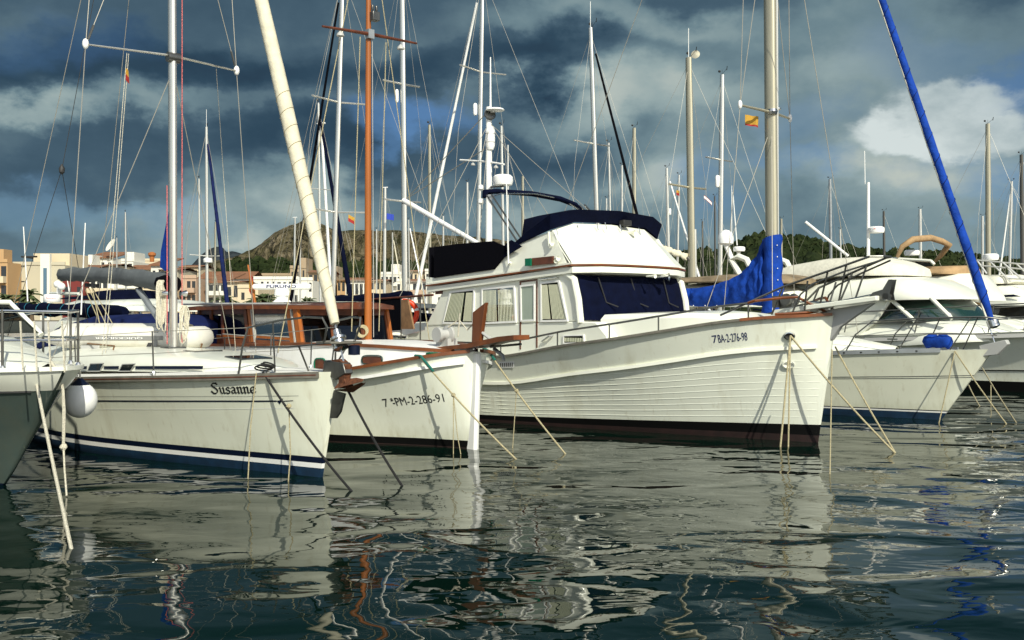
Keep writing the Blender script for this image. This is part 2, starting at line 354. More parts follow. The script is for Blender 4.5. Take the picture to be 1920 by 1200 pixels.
class Hull:
    def __init__(s, boat, L, dw, ww, stem, sheer=None, sheer_px=None, p=1.5, bl=3.0, se=1.0):
        s.b = boat; s.L = L; s.dw = dw; s.ww = ww; s.x0, s.x1 = stem; s.p = p; s.bl = bl; s.zt = 1.3; s.se = se
        if sheer: s.sh = sheer
        else:
            s.sh = []
            for st in [0, .3, .7, 1.2, 1.8, 2.6, 3.5, 5, 7, 9, L]:
                if st > L: continue
                z = 1.3
                x = -st + s.x1*max(0, 1-st/s.bl)**2; w = interp(dw, st)
                g = boat.wld((x, -w, 0)); px = 960+F*g.x/g.y
                tab = sheer_px
                py = interp_lin(tab, px)
                s.sh.append((st, H-(py-HY)*g.y/F))
        s.zt = interp(s.sh, 0)
    def sheer(s, st): return interp(s.sh, st)
    def pt(s, st, z, side=1, off=0.0):
        zs = s.sheer(st); t = z/zs
        wl = interp(s.ww, st); wd = interp(s.dw, st)
        w = wl+(wd-wl)*min(max(t, 0), 1.05)**s.p
        if z < 0: w = wl*max(0.05, 1+z*0.9)
        k = max(0, 1-st/s.bl)**2
        x = -st+(s.x0+(s.x1-s.x0)*(z/s.zt)**s.se if z >= 0 else s.x0+z*0.8)*k
        v = Vector((x, -side*w, z))
        if off:
            e = 0.02
            a = s.pt(st+e, z, side); b = s.pt(max(0, st-e), z, side); c = s.pt(st, z+e, side); d = s.pt(st, z-e, side)
            n = (b-a).cross(c-d); n = n.normalized() if n.length > 1e-9 else Vector((1, 0, 0))
            if n.y*side > 0: n = -n
            v += n*off
        return v
    def find(s, px, py, side=1):
        best = None
        for i in range(61):
            st = s.L*(i/60)**1.3
            for j in range(25):
                z = s.sheer(st)*j/24; q = s.b.px(s.pt(st, z, side)); d = (q[0]-px)**2+(q[1]-py)**2
                if best is None or d < best[0]: best = (d, st, z)
        _, st, z = best
        for _ in range(10):
            q = s.b.px(s.pt(st, z, side)); e = (px-q[0], py-q[1])
            if abs(e[0])+abs(e[1]) < 0.05: break
            h = 0.01
            a = s.b.px(s.pt(st+h, z, side)); b = s.b.px(s.pt(st, z+h, side))
            J = ((a[0]-q[0])/h, (b[0]-q[0])/h, (a[1]-q[1])/h, (b[1]-q[1])/h)
            det = J[0]*J[3]-J[1]*J[2]
            if abs(det) < 1e-6: break
            st += 0.8*(e[0]*J[3]-J[1]*e[1])/det; z += 0.8*(J[0]*e[1]-J[2]*e[0])/det
            st = min(max(st, 0.0), s.L)
        return st, z
    def stations(s, n=34): return [s.L*(i/n)**1.6 for i in range(n+1)]
    def build(s, bands, topmat, name='hull', nfree=8, deckdrop=0.05, deckmat='deck_white', bottom=-0.35, camber=0.05):
        zb = [(b[0] if isinstance(b[0], tuple) else (b[0], b[0], 1.0)) for b in bands]
        zs_at = lambda st: [bottom, 0.0]+[a+(c-a)*min(1, st/l) for a, c, l in zb]
        zs = zs_at(0)
        ms0 = [bands[0][1]]+[b[1] for b in bands]
        m = MB()
        for side in (1, -1):
            rows = []
            sts = s.stations()
            for st in sts:
                zz = zs_at(st); zl = zz[-1]; r = [s.pt(st, z, side) for z in zz]
                top = s.sheer(st)
                r += [s.pt(st, zl+(top-zl)*k/nfree, side) for k in range(1, nfree+1)]
                rows.append(r)
            cols = list(map(list, zip(*rows)))
            m.grid(cols, ms=ms0+[topmat]*nfree)
        zl = zs[-1]
        a = [s.pt(s.L, z, 1) for z in zs_at(s.L)+[s.sheer(s.L)]]; b = [s.pt(s.L, z, -1) for z in zs_at(s.L)+[s.sheer(s.L)]]
        m.grid([a, b], topmat)
        a = [s.pt(0, z, 1) for z in zs+[zl+(s.sheer(0)-zl)*k/nfree for k in range(1, nfree+1)]]; b = [s.pt(0, z, -1) for z in zs+[zl+(s.sheer(0)-zl)*k/nfree for k in range(1, nfree+1)]]
        m.grid([[p, q] for p, q in zip(a, b)], ms=ms0+[topmat]*nfree)
        hull = m.build(name, parent=s.b.o, angle=50)
        d = MB(); rows = []
        for st in s.stations(24):
            z = s.sheer(st)-deckdrop; a = s.pt(st, z, 1); b = s.pt(st, z, -1); a.y += .01*min(1, abs(a.y)*10); b.y -= .01*min(1, abs(b.y)*10)
            rows.append([a.lerp(b, k/6)+Vector((0, 0, camber*math.sin(math.pi*k/6)*min(1, st))) for k in range(7)])
        d.grid(rows).build('deck', deckmat, s.b.o)
        return hull
    def strake(s, name, dz, h, out, m, s0=0.0, s1=None, frac=None, parent=None, sides=(1, -1), n=30, bev=0.0):
        """a rail of section h x out that follows the sheer, dz below it (or at a fraction of it)"""
        s1 = s1 or s.L; mb = MB()
        for side in sides:
            rows = []
            for i in range(n+1):
                st = s0+(s1-s0)*(i/n)**1.4
                z = s.sheer(st)*frac if frac else s.sheer(st)+dz
                a = s.pt(st, z, side, 0.0001); o = s.pt(st, z, side, 0.05)-a; o.z = 0; o = o.normalized() if o.length > 1e-6 else Vector((1, 0, 0))
                rows.append([a-o*0.02+Vector((0, 0, -h/2)), a+o*out+Vector((0, 0, -h/2)), a+o*out+Vector((0, 0, h/2)), a-o*0.02+Vector((0, 0, h/2))])
            mb.grid(rows, closed=True); mb.poly(rows[0]); mb.poly(rows[-1])
        return mb.build(name, m, parent or s.b.o)
    def ribbon(s, name, path, h, m, off=0.004, parent=None, side=1):
        """a painted stripe through the given (px, py) points"""
        q = [s.find(*p, side) for p in path]; rows = []
        for i in range(len(q)-1):
            for k in range(8 if i < len(q)-2 else 9):
                t = k/8; st = q[i][0]+(q[i+1][0]-q[i][0])*t; z = q[i][1]+(q[i+1][1]-q[i][1])*t
                rows.append([s.pt(st, z-h/2, side, off), s.pt(st, z+h/2, side, off)])
        return MB().grid(rows).build(name, m, parent or s.b.o)
    def text(s, body, p0, p1, h0, m, bold=0.0, name='lettering', shear=0.0, parent=None, glyphs=None):
        """letters laid on the hull plating between two points"""
        a = s.find(*p0); b = s.find(*p1)
        if glyphs is None: vs, fs = text_mesh(body, bold, shear)
        else: vs, fs = glyphs
        x0 = min(v[0] for v in vs); x1 = max(v[0] for v in vs); hh = max(v[1] for v in vs)
        mb = MB(); mb.v = []
        for v in vs:
            t = (v[0]-x0)/(x1-x0); u = v[1]/hh
            mb.v.append(s.pt(a[0]+(b[0]-a[0])*t, a[1]+(b[1]-a[1])*t+u*h0, 1, 0.005))
        mb.f = fs; mb.mi = [0]*len(fs)
        return mb.build(name, m, parent or s.b.o, smooth=False)
def interp_lin(tab, x):
    if x <= tab[0][0]: return tab[0][1]+(x-tab[0][0])*(tab[1][1]-tab[0][1])/(tab[1][0]-tab[0][0])
    for (x0, y0), (x1, y1) in zip(tab, tab[1:]):
        if x <= x1: return y0+(y1-y0)*(x-x0)/(x1-x0)
    return tab[-1][1]
def text_mesh(body, bold=0.0, shear=0.0, spacing=1.0):
    cu = bpy.data.curves.new('lettering', 'FONT'); cu.body = body; cu.size = 1.0; cu.offset = bold; cu.shear = shear; cu.space_character = spacing; cu.resolution_u = 3
    o = bpy.data.objects.new('lettering', cu); COL.objects.link(o)
    bpy.context.view_layer.update()
    me = bpy.data.meshes.new_from_object(o.evaluated_get(bpy.context.evaluated_depsgraph_get()))
    bpy.data.objects.remove(o)
    vs = [(v.co.x, v.co.y) for v in me.vertices]; fs = [tuple(p.vertices) for p in me.polygons]
    bpy.data.meshes.remove(me)
    return vs, fs
def flat_text(name, body, origin, right, up, width, height, m, parent, bold=0.0, th=0.003):
    vs, fs = text_mesh(body, bold); x0 = min(v[0] for v in vs); x1 = max(v[0] for v in vs); y0 = min(v[1] for v in vs); y1 = max(v[1] for v in vs)
    mb = MB(); right = Vector(right).normalized(); up = Vector(up).normalized(); n = right.cross(up)
    mb.v = [Vector(origin)+right*((v[0]-x0)/(x1-x0)-.5)*width+up*((v[1]-y0)/(y1-y0)-.5)*height+n*th for v in vs]; mb.f = fs; mb.mi = [0]*len(fs)
    return mb.build(name, m, parent, smooth=False)
# ================================================================ water and sea bed
def water():
    m = bpy.data.materials.new('harbour_water'); m.use_nodes = True; nt = m.node_tree; b = nt.nodes['Principled BSDF']
    b.inputs['Base Color'].default_value = (0.001, 0.008, 0.005, 1); b.inputs['Roughness'].default_value = 0.0; b.inputs['IOR'].default_value = 1.333
    b.inputs['Specular IOR Level'].default_value = 0.5; b.inputs['Specular Tint'].default_value = (0.85, 0.96, 0.76, 1)
    t = nt.nodes.new('ShaderNodeTexCoord')
    def nz(scale, st, det, rough=0.5, dist=0.0):
        mp = nt.nodes.new('ShaderNodeMapping'); mp.inputs['Scale'].default_value = st; nt.links.new(t.outputs['Object'], mp.inputs[0])
        n = nt.nodes.new('ShaderNodeTexNoise'); n.inputs['Scale'].default_value = scale; n.inputs['Detail'].default_value = det; n.inputs['Roughness'].default_value = rough; n.inputs['Distortion'].default_value = dist
        nt.links.new(mp.outputs[0], n.inputs['Vector']); return n.outputs['Fac']
    a = nz(0.62, (0.8, 1.15, 1), 1.5, 0.4, 0.6); c = nz(1.9, (0.8, 1.2, 1), 2, 0.45, 0.5); d = nz(7.0, (0.8, 1.2, 1), 2); reg = nz(0.13, (1, 0.6, 1), 2)
    regm = ramp(nt, reg, [(0.40, (0.35,)*3), (0.62, (1.0,)*3)])
    h = math_(nt, 'MULTIPLY', a, 1.0)
    cm = math_(nt, 'MULTIPLY', c, regm); h = math_(nt, 'MULTIPLY_ADD', cm, 0.22, h)
    dm = math_(nt, 'MULTIPLY', d, regm); h = math_(nt, 'MULTIPLY_ADD', dm, 0.012, h)
    bp = nt.nodes.new('ShaderNodeBump'); bp.inputs['Strength'].default_value = 1.0; bp.inputs['Distance'].default_value = 0.10
    nt.links.new(h, bp.inputs['Height']); nt.links.new(bp.outputs[0], b.inputs['Normal'])
    M['water'] = m
water()
mb = MB(); mb.poly([(-3000, -60, 0), (3000, -60, 0), (3000, 140, 0), (-3000, 140, 0)])
tag(mb.build('water', 'water'), kind='structure')

# ---------------------------------------------------------------- generic boat fittings
def side_window(b, pts, w, fr, fmat, content='curtain', parent=None, name='window', n=3, side=1, gap=None):
    """a framed window on a cabin side at starboard offset w; pts are pixel corners"""
    q = [b.w(x, y, w) for x, y in pts]
    if side == -1: q = [Vector((p.x, w, p.z)) for p in q]
    sg = -side
    y = lambda d: sg*(w+d)
    c = sum(q, Vector())/len(q)
    inn = []
    for i, p in enumerate(q):
        d = c-p; inn.append(p+Vector((math.copysign(fr, d.x), 0, math.copysign(fr, d.z))))
    k = len(q); m = MB()
    o0 = [Vector((p.x, y(-.01), p.z)) for p in q]; o1 = [Vector((p.x, y(.025), p.z)) for p in q]; i1 = [Vector((p.x, y(.025), p.z)) for p in inn]; i0 = [Vector((p.x, y(.004), p.z)) for p in inn]
    for rows in ((o0, o1), (o1, i1), (i1, i0)):
        m.grid([rows[0]+[rows[0][0]], rows[1]+[rows[1][0]]])
    f = m.build(name, fmat, parent or b.o, smooth=False)
    MB().poly([Vector((p.x, y(.003), p.z)) for p in inn]).build('backing', 'dark_glass', f)
    if content == 'curtain':
        z0 = min(p.z for p in inn); z1 = max(p.z for p in inn)
        def edges(z):
            xs = []
            for i in range(k):
                a, e = inn[i], inn[(i+1) % k]
                if (a.z-z)*(e.z-z) <= 0 and abs(a.z-e.z) > 1e-6: t = (z-a.z)/(e.z-a.z); xs.append(a.x+(e.x-a.x)*t)
            return (min(xs), max(xs)) if len(xs) >= 2 else (c.x, c.x)
        m = MB(); zz0 = z0+.02; zz1 = z1-.02
        gaps = gap or (0.46, 0.54)
        for g0, g1 in ((0.0, gaps[0]), (gaps[1], 1.0)):
            N_ = 60; rows = []; lo2 = sorted(sorted(inn, key=lambda p: p.z)[:2], key=lambda p: p.x); hi2 = sorted(sorted(inn, key=lambda p: p.z)[2:], key=lambda p: p.x)
            for z, e2 in ((zz0, lo2), (zz1-.02, hi2)):
                xa, xb = e2[0].x, e2[1].x; rows.append([Vector((xa+(xb-xa)*(g0+(g1-g0)*i/N_), y(.012+.006*math.sin(i*1.15)), z)) for i in range(N_+1)])
            m.grid(rows)
        m.build('curtain', 'curtain', f)
        MB().poly([Vector((p.x, y(.014), p.z)) for p in inn]).build('pane', 'clear_glass', f)
    elif content:
        MB().poly([Vector((p.x, y(.008), p.z)) for p in inn]).build('pane', content, f)
    return f
def plate(b, pts, w, th, m, name, parent=None, bevel=0, both=False):
    """a flat plate whose outline is given in pixels, standing at starboard offset w"""
    q = [b.w(x, y, w) for x, y in pts]
    mb = MB().prism([Vector((p.x, -w, p.z)) for p in q], (0, th, 0))
    if both: mb.prism([Vector((p.x, w, p.z)) for p in q], (0, -th, 0))
    return mb.build(name, m, parent or b.o, bevel=bevel)
def furled(b, name, p0, p1, r, m, spiral=None, sm='rope_white', turns=16, parent=None, wob=0.12, prof=None, lr=.007):
    p0, p1 = Vector(p0), Vector(p1); n = 70; pts = []; rs = []
    for i in range(n+1):
        t = i/n; pts.append(p0.lerp(p1, t))
        rr = r*(interp(prof, t) if prof else (1-0.45*t)*min(1, 0.55+t*14))
        rs.append(rr*(1+wob*noise.noise(Vector((t*60, r*90, 3)))))
    o = MB().tube(pts, rs, 12).build(name, m, parent or b.o, angle=80)
    if spiral:
        q = []; d = (p1-p0).normalized(); u = d.cross(Vector((0, 1, 0))).normalized(); v = d.cross(u)
        t0, t1 = spiral; K = int(turns*12)
        for i in range(K+1):
            t = t0+(t1-t0)*i/K; a = 2*math.pi*turns*i/K; rr = r*(interp(prof, t) if prof else (1-0.45*t)*min(1, 0.55+t*14))*1.05
            q.append(p0.lerp(p1, t)+(u*math.cos(a)+v*math.sin(a))*rr)
        MB().tube(q, lr, 4).build('lashing', sm, o)
    return o
def wires(b, segs, r, m, name='stay', parent=None, sagm=0.0):
    out = []
    for a, c in segs:
        out.append(MB().tube(sag(a, c, sagm, 6) if sagm else [a, c], r, 5).build(name, m, parent or b.o))
    return out
def radar(b, c, r, parent, h=None, label=None):
    h = h or r*0.55
    o = MB().lathe([(r*.55, -h*.5), (r*.9, -h*.45), (r, -h*.1), (r*.97, h*.3), (r*.75, h*.48), (0.001, h*.5)], c, n=24).build('radar_dome', 'white_plastic', parent)
    return o
def windvane(p, sc, parent):
    p = Vector(p); m = MB()
    m.tube([p, p+Vector((0, 0, .25))*sc], .008*sc, 5)
    m.tube([p+Vector((0, 0, .02)), p+Vector((.35, -.1, .22))*sc], .008*sc, 5)
    m.poly([p+Vector(q)*sc for q in ((.33, -.1, .14), (.37, -.1, .14), (.40, -.1, .34), (.36, -.1, .36))])
    m.lathe([(.05*sc, 0), (.07*sc, .05*sc), (.05*sc, .1*sc)], p+Vector((-.2, .05, .16))*sc, n=8); m.tube([p, p+Vector((-.2, .05, .18))*sc], .007*sc, 5)
    return m.build('wind_vane', 'rubber', parent)
def flag(name, label, p, cols, w=.35, h=.25, rz=0.3, cat='flag', wave=.05, droop=.1, right=(1, 0, 0)):
    p = Vector(p); right = Vector(right).normalized(); bk = right.cross(Vector((0, 0, 1)))
    mb = MB(); nr = 6; rows = []
    for j in range(nr+1):
        rows.append([p+right*(w*i/10)+bk*(wave*math.sin(i*.9+j*.2)*i/10)+Vector((0, 0, -h*j/nr-droop*(i/10)**1.3)) for i in range(11)])
    ms = [cols[min(int(j/nr*len(cols)), len(cols)-1)] for j in range(nr)] if len(cols) != 3 else [cols[0], cols[1], cols[1], cols[1], cols[1], cols[2]]
    mb.grid(rows, ms=ms); o = mb.build(name); tag(o, label, cat); return o
def rope(label, pts, r=.012, m='rope_cream', name='mooring_rope', group='mooring ropes at the bows', cat='mooring rope'):
    o = MB().tube(pts, r, 7).build(name, m); tag(o, label, cat, group); return o
def knot(o, p, r=.035, m='rope_cream'):
    k = MB()
    for a in ((1, .2, .3), (.2, 1, -.4), (.1, -.3, 1)): k.torus(p, r*.6, r*.42, a, n=10, k=6)
    return k.build('knot', m, o)

# ================================================================ the trawler yacht in the middle
T = Boat('trawler_yacht', 1530, 850, 48, 'white trawler yacht with planked hull, navy covers and flybridge, marked BA-2-276-98', 'motor yacht', k=1.085, at=(4.996, 16.358, -0.1785))  # trawler scaled up about the camera; its stem moved outward and below water with it
TH = Hull(T, 9.3, [(0, .05), (.25, .36), (.6, .66), (1, .95), (2, 1.45), (3, 1.78), (5, 2.0), (7, 2.05), (9.3, 1.95)],
          [(0, .02), (.5, .15), (1, .30), (2, .65), (3.07, 1.02), (4.5, 1.5), (5.77, 1.82), (8, 1.9), (9.3, 1.85)], (0, .32),
          sheer_px=[(700, 655), (945, 664), (1010, 651), (1160, 632), (1380, 600), (1560, 591)], p=1.12)
TH.build([((.275, .20, 6.5), 'red_antifoul'), ((.44, .265, 6.5), 'black_paint')], 'white_hull', deckdrop=.12)
TH.strake('rub_rail', -.46, .05, .045, 'gelcoat', s0=0.12)
TH.strake('cap_rail', .015, .04, .05, 'grey_teak', s0=.9)
TH.strake('bow_cap_rail', .017, .045, .055, 'varnish', s0=.02, s1=.9)
for k in range(9): TH.strake('plank_line', 0, .012, .003, 'white_hull', frac=.265+.052*k, s0=.05, sides=(1, -1), n=26)
TH.text('7', (1337, 643), (1346, 642), .115, 'letter_navy', bold=.004)
TH.text("'", (1346.5, 634), (1348, 634), .035, 'letter_navy')
TH.text('BA-2-276-98', (1348, 642.5), (1402, 638), .125, 'letter_navy', bold=.002)
def eyelet(b, h, px, py, rx, rz, m, name, inner='rubber'):
    st, z = h.find(px, py); c = h.pt(st, z, 1, .01); a = h.pt(st+.05, z, 1, .01); d = (a-c).normalized(); up = (h.pt(st, z+.05, 1, .01)-c).normalized(); n = d.cross(up); n = -n if n.y > 0 else n
    rows = []
    for i in range(25):
        t = 2*math.pi*i/24; dr = d*math.cos(t)*rx+up*math.sin(t)*rz
        rows.append([c+dr*1.25-n*.01, c+dr*1.2+n*.03, c+dr*.95+n*.035, c+dr*.8-n*.005])
    o = MB().grid(rows).build(name, m, b.o)
    MB().poly([c+(d*math.cos(2*math.pi*i/20)*rx+up*math.sin(2*math.pi*i/20)*rz)*.85-n*.002 for i in range(20)]).build('opening', inner, o)
    return c
hawse = eyelet(T, TH, 1480, 629, .07, .05, 'steel', 'hawse_hole')
eyelet(T, TH, 1478, 683, .075, .05, 'gelcoat', 'drain_scupper', 'white_paint')
vent = [TH.find(928, 684), TH.find(962, 684)]
WH = 1.45
# lower house with side decks
zl = 1.15
lw = MB().prism([(-8.9, -WH, zl), (-8.9, -WH, 1.62), (-7.9, -WH, 1.80), (-7.9, -WH, 1.86), (-3.56, -WH, 1.985), (-3.2, -WH, 1.98), (-2.95, -WH, 1.75), (-2.9, -WH, zl)], (0, 2*WH, 0)).build('lower_house', 'gelcoat', T.o, bevel=.02)
# foredeck trunk
tk = MB(); rows = []
for x, hw, zt in ((-3.3, 1.22, 2.10), (-2.4, 1.15, 2.12), (-1.6, .95, 2.13), (-1.1, .7, 2.10), (-.85, .5, 1.98), (-.8, .45, 1.85)):
    rows.append([(x, -hw, 1.7), (x, -hw, zt-.08), (x, -hw+.1, zt), (x, 0, zt+.04), (x, hw-.1, zt), (x, hw, zt-.08), (x, hw, 1.7)])
tk.grid(rows); tk.poly(rows[-1]); tk.poly(rows[0]); tk.build('trunk_cabin', 'gelcoat', T.o)
# deck house: one solid with raked ends
prof = [T.w(797, 612, WH), T.w(832, 540, WH), T.w(1058, 512, WH), T.w(1074, 530, WH), T.w(1086, 603, WH)]
house = MB().prism([Vector((p.x, -WH, p.z)) for p in prof], (0, 2*WH, 0)).build('deckhouse', 'gelcoat', T.o, bevel=.03)
for sd in (1, -1):
    side_window(T, [(831, 607), (845, 546), (891, 541), (889, 608)], WH, .035, 'white_paint', side=sd, gap=(.60, .68))
    side_window(T, [(904, 608), (904, 540), (966, 535), (969, 605)], WH, .035, 'white_paint', side=sd, gap=(.45, .50))
    side_window(T, [(1015, 604), (1014, 529), (1050, 525), (1066, 603)], WH, .035, 'white_paint', side=sd, gap=(.35, .42))
    dr = side_window(T, [(977, 603), (976, 535), (1004, 532), (1004, 602)], WH, .03, 'white_paint', 'frosted_glass', name='door_window', side=sd)
# door outline in varnish, door handle
for pts in ([(974, 530), (974, 655), (976, 655), (976, 530)], [(1005, 527), (1005, 652), (1007, 652), (1007, 527)], [(974, 530), (1007, 526), (1007, 523), (974, 527)]):
    plate(T, pts, WH+.012, .03, 'dark_wood', 'door_trim')
hd = T.w(1028, 634, WH); MB().tube([hd+Vector((-.12, -.03, -.06)), hd+Vector((.1, -.06, .04)), hd+Vector((.12, -.01, .04))], .02, 8).build('door_handle', 'steel', T.o)
side_window(T, [(726, 650), (729, 628), (765, 628), (757, 650)], WH, .025, 'white_paint', parent=lw, name='portlight', gap=(.02, .04))
side_window(T, [(1057, 645), (1057, 628), (1096, 627), (1097, 644)], WH, .022, 'white_paint', parent=lw, name='portlight', gap=(.02, .04))
side_window(T, [(690, 650), (693, 630), (718, 630), (717, 650)], WH, .02, 'white_paint', parent=lw, name='portlight', gap=(.02, .04))
plate(T, [(816, 552), (816, 544), (829, 543), (829, 551)], WH+.015, .02, 'dark_wood', 'name_plate')
# grab rails under the brow
for a, c in (((834, 539), (966, 527)), ((1017, 525), (1048, 521))):
    p, q = T.w(*a, WH), T.w(*c, WH); m = MB().tube([p+Vector((0, -.01, 0)), p+Vector((0, -.05, .01)), q+Vector((0, -.05, .01)), q+Vector((0, -.01, 0))], .012, 6)
    for t in (.33, .66): r_ = p.lerp(q, t); m.tube([r_, r_+Vector((0, -.05, .01))], .012, 6)
    m.build('grab_rail', 'steel', T.o)
# windshield cover in navy canvas over the front of the house
fb0, fb1 = prof[4], prof[3]
rows = []
for i in range(13):
    y = -1.40+2.80*i/12; bulge = .10*(1-(y/1.4)**2)
    rows.append([(fb0.x+.02+bulge, y, fb0.z+.02), (fb0.x+(fb1.x-fb0.x)*.5+.03+bulge, y, (fb0.z+fb1.z)/2), (fb1.x+.03+bulge, y, fb1.z+.0), (fb1.x-.05+bulge*.7, y, fb1.z+.14), (fb1.x-.15, y, fb1.z+.14)])
cv = MB().grid(rows).build('windscreen_cover', 'navy_canvas', T.o)
for y0, dx in ((-.95, .3), (-.1, .25), (.8, .2)):
    MB().tube([(fb1.x+.12, y0, fb1.z+.10), (fb1.x+.17, y0+dx*.5, (fb0.z+fb1.z)/2), (fb0.x+.16, y0+dx, fb0.z+.25)], .012, 6).build('wiper', 'rubber', cv)
for sd in (-1, 1):
    MB().tube([(prof[4].x+.02, sd*1.44, prof[4].z-.02), ((prof[4].x+prof[3].x)/2+.04, sd*1.44, (prof[4].z+prof[3].z)/2+.05), (prof[3].x+.02, sd*1.44, prof[3].z+.05), (prof[2].x-.04, sd*1.42, prof[2].z+.02)], .065, 10, flat=1).build('corner_post', 'gelcoat', T.o)
# brow / roof with a varnished edge
def zb(x): return 2.665+(x+7.75)*.262/4.05
ring = [(-7.75, 1.55), (-3.68, 1.55), (-3.46, 1.05), (-3.40, .4)]
ring = [(x, -y) for x, y in ring]+[(x, y) for x, y in reversed(ring)]
MB().prism([(x, y, zb(x)-.005) for x, y in ring], (0, 0, .026)).build('brow', 'varnish', T.o)
MB().prism([(x*.997-.01, y*.975, zb(x)-.12) for x, y in ring], (0, 0, .098)).build('brow_underside', 'gelcoat', T.o)
MB().prism([(x*.997-.01, y*.985, zb(x)+.026) for x, y in ring], (0, 0, .03)).build('fly_deck', 'gelcoat', T.o)
# flybridge coaming
At = T.w(1035, 433, 1.42)
ct = [(-4.29, -1.40, 3.56), (-4.20, -.95, 3.71), (-4.16, 0, 3.74), (-4.20, .95, 3.71), (-4.29, 1.40, 3.56)]
cb = [(-3.70, -1.50, zb(-3.7)+.05), (-3.49, -1.02, zb(-3.5)+.05), (-3.44, 0, zb(-3.45)+.05), (-3.49, 1.02, zb(-3.5)+.05), (-3.70, 1.50, zb(-3.7)+.05)]
ins = Vector((-.06, 0, 0))
m = MB(); m.grid([cb, ct]); m.grid([[Vector(p)+ins for p in cb], [Vector(p)+ins for p in ct]]); m.grid([ct, [Vector(p)+ins for p in ct]])
m.build('flybridge_front', 'gelcoat', T.o, smooth=False)
sp = [(802, 533), (802, 519), (815, 521), (922, 503), (948, 463), (985, 449), (1035, 433), (1069, 502)]
q = [T.w(x, y, 1.45) for x, y in sp]
for sd in (-1, 1):
    pts = [Vector((p.x, sd*(1.50 if p.z < 3 else 1.42), p.z)) for p in q]
    MB().prism(pts, (0, -sd*.05, 0)).build('flybridge_side', 'gelcoat', T.o)
plate(T, [(814, 463), (860, 457), (924, 452), (956, 466), (926, 505), (813, 521)], 1.53, .03, 'black_canvas', 'weather_cloth', both=True)
MB().prism([(-7.68, -1.5, 2.80), (-7.68, 1.5, 2.80), (-7.68, 1.5, 3.44), (-7.68, -1.5, 3.44)], (.03, 0, 0)).build('aft_weather_cloth', 'black_canvas', T.o)
cp = T.w(860, 468, 1.2); MB().ball(cp+Vector((0, 0, .02)), .16, sc=(1.4, 1, .6)).build('seat_cover', 'navy_canvas', T.o)
tri = plate(T, [(944, 483), (946, 459), (958, 450), (978, 462)], 1.53, .02, 'navy_canvas', 'side_cloth')
# navy cover over the flybridge windscreen
lo = [(-5.35, -1.45, 3.30), (-4.95, -1.45, 3.40), (-4.29, -1.45, 3.57), (-4.17, -.96, 3.73), (-4.13, 0, 3.76), (-4.17, .96, 3.73), (-4.29, 1.45, 3.57), (-4.95, 1.45, 3.40), (-5.35, 1.45, 3.30)]
mi = [(-5.30, -1.44, 3.36), (-4.85, -1.46, 3.58), (-4.22, -1.50, 3.84), (-4.02, -1.0, 3.94), (-3.97, 0, 3.98), (-4.02, 1.0, 3.94), (-4.22, 1.50, 3.84), (-4.85, 1.46, 3.58), (-5.30, 1.44, 3.36)]
hi = [(-5.35, -1.35, 3.38), (-4.9, -1.30, 3.64), (-4.45, -1.25, 3.88), (-4.40, -.85, 3.97), (-4.38, 0, 4.00), (-4.40, .85, 3.97), (-4.45, 1.25, 3.88), (-4.9, 1.30, 3.64), (-5.35, 1.35, 3.38)]
top = [(-5.3, y*.9, z-.03) for x, y, z in hi]
fc = MB().grid([lo, mi, hi, top]).build('flybridge_cover', 'navy_canvas', T.o, angle=60)
for px_, py_, w_ in ((1041, 436, 1.43), (1080, 429, .9), (1116, 425, .5), (1132, 424, .35), (1160, 428, -.1), (1195, 434, -.7)):
    p = T.w(px_, py_, w_); MB().tube([p+Vector((.06, -.03, .06)), p+Vector((.10, -.03, -.07))], .008, 5).build('cover_strap', 'steel', fc)
# folded bimini and its hoops
bp_ = [(-6.25, -1.28, 4.32), (-6.28, -1.22, 4.43), (-6.30, -.95, 4.47), (-6.3, 0, 4.50), (-6.25, .75, 4.45), (-6.22, 1.15, 4.36), (-6.2, 1.35, 4.22)]
bm_ = MB().tube(bp_, [.04, .075, .07, .075, .08, .075, .04], 12, flat=.7).build('folded_bimini', 'navy_canvas', T.o)
for sd in (-1, 1):
    for dx in (0, .14):
        MB().tube([(-6.2+dx, sd*1.26, 4.36), (-5.2+dx, sd*1.38, 3.42)], .016, 6).build('hoop', 'dark_steel', bm_)
MB().tube([(-6.2, -1.2, 4.33), (-6.2, -.9, 4.42), (-6.2, 0, 4.49), (-6.2, .8, 4.44), (-6.15, 1.3, 4.22)], .014, 6).build('hoop', 'steel', bm_)
# name board, side light, horns, searchlight
nb = plate(T, [(988, 499), (988, 485), (1036, 480), (1036, 494)], 1.56, .04, 'dark_wood', 'side_light_board')
plate(T, [(984, 499), (984, 485), (994, 484), (994, 498)], 1.60, .05, 'green_lens', 'green_side_light', parent=nb)
def horn(p, d, r, L_, m='gelcoat', parent=None, name='horn'):
    p = Vector(p); d = Vector(d).normalized()
    o = MB().lathe([(r*.35, 0), (r*.4, L_*.5), (r*.7, L_*.85), (r, L_), (r*.9, L_*.98), (r*.3, L_*.8)], p, d, 14).build(name, m, parent or T.o)
    return o
p = T.w(1038, 485, 1.5); horn(p, (.9, -.3, .0), .045, .18); horn(p+Vector((0, 0, -.05)), (.9, -.5, .0), .035, .14)
p = T.w(1033, 452, 1.45); MB().tube([p+Vector((0, -.04, -.10)), p+Vector((0, -.05, .16))], .025, 8).build('antenna_base', 'gelcoat', T.o); horn(p+Vector((0, -.04, -.05)), (1, -.3, 0), .04, .1)
p = Vector((-4.15, .25, 3.80)); MB().box(p+Vector((.1, 0, -.02)), (.12, .22, .10), rot=None).build('deck_light', 'rubber', T.o, bevel=.01); horn(p+Vector((.0, .05, -.2)), (.9, .2, 0), .05, .25)
p = Vector((-3.42, .35, 2.78)); sl_ = horn(p+Vector((-.05, .1, 0)), (.9, .45, 0), .075, .22, 'steel', name='searchlight'); horn(p+Vector((0, -.25, 0)), (1, 0, 0), .04, .2)
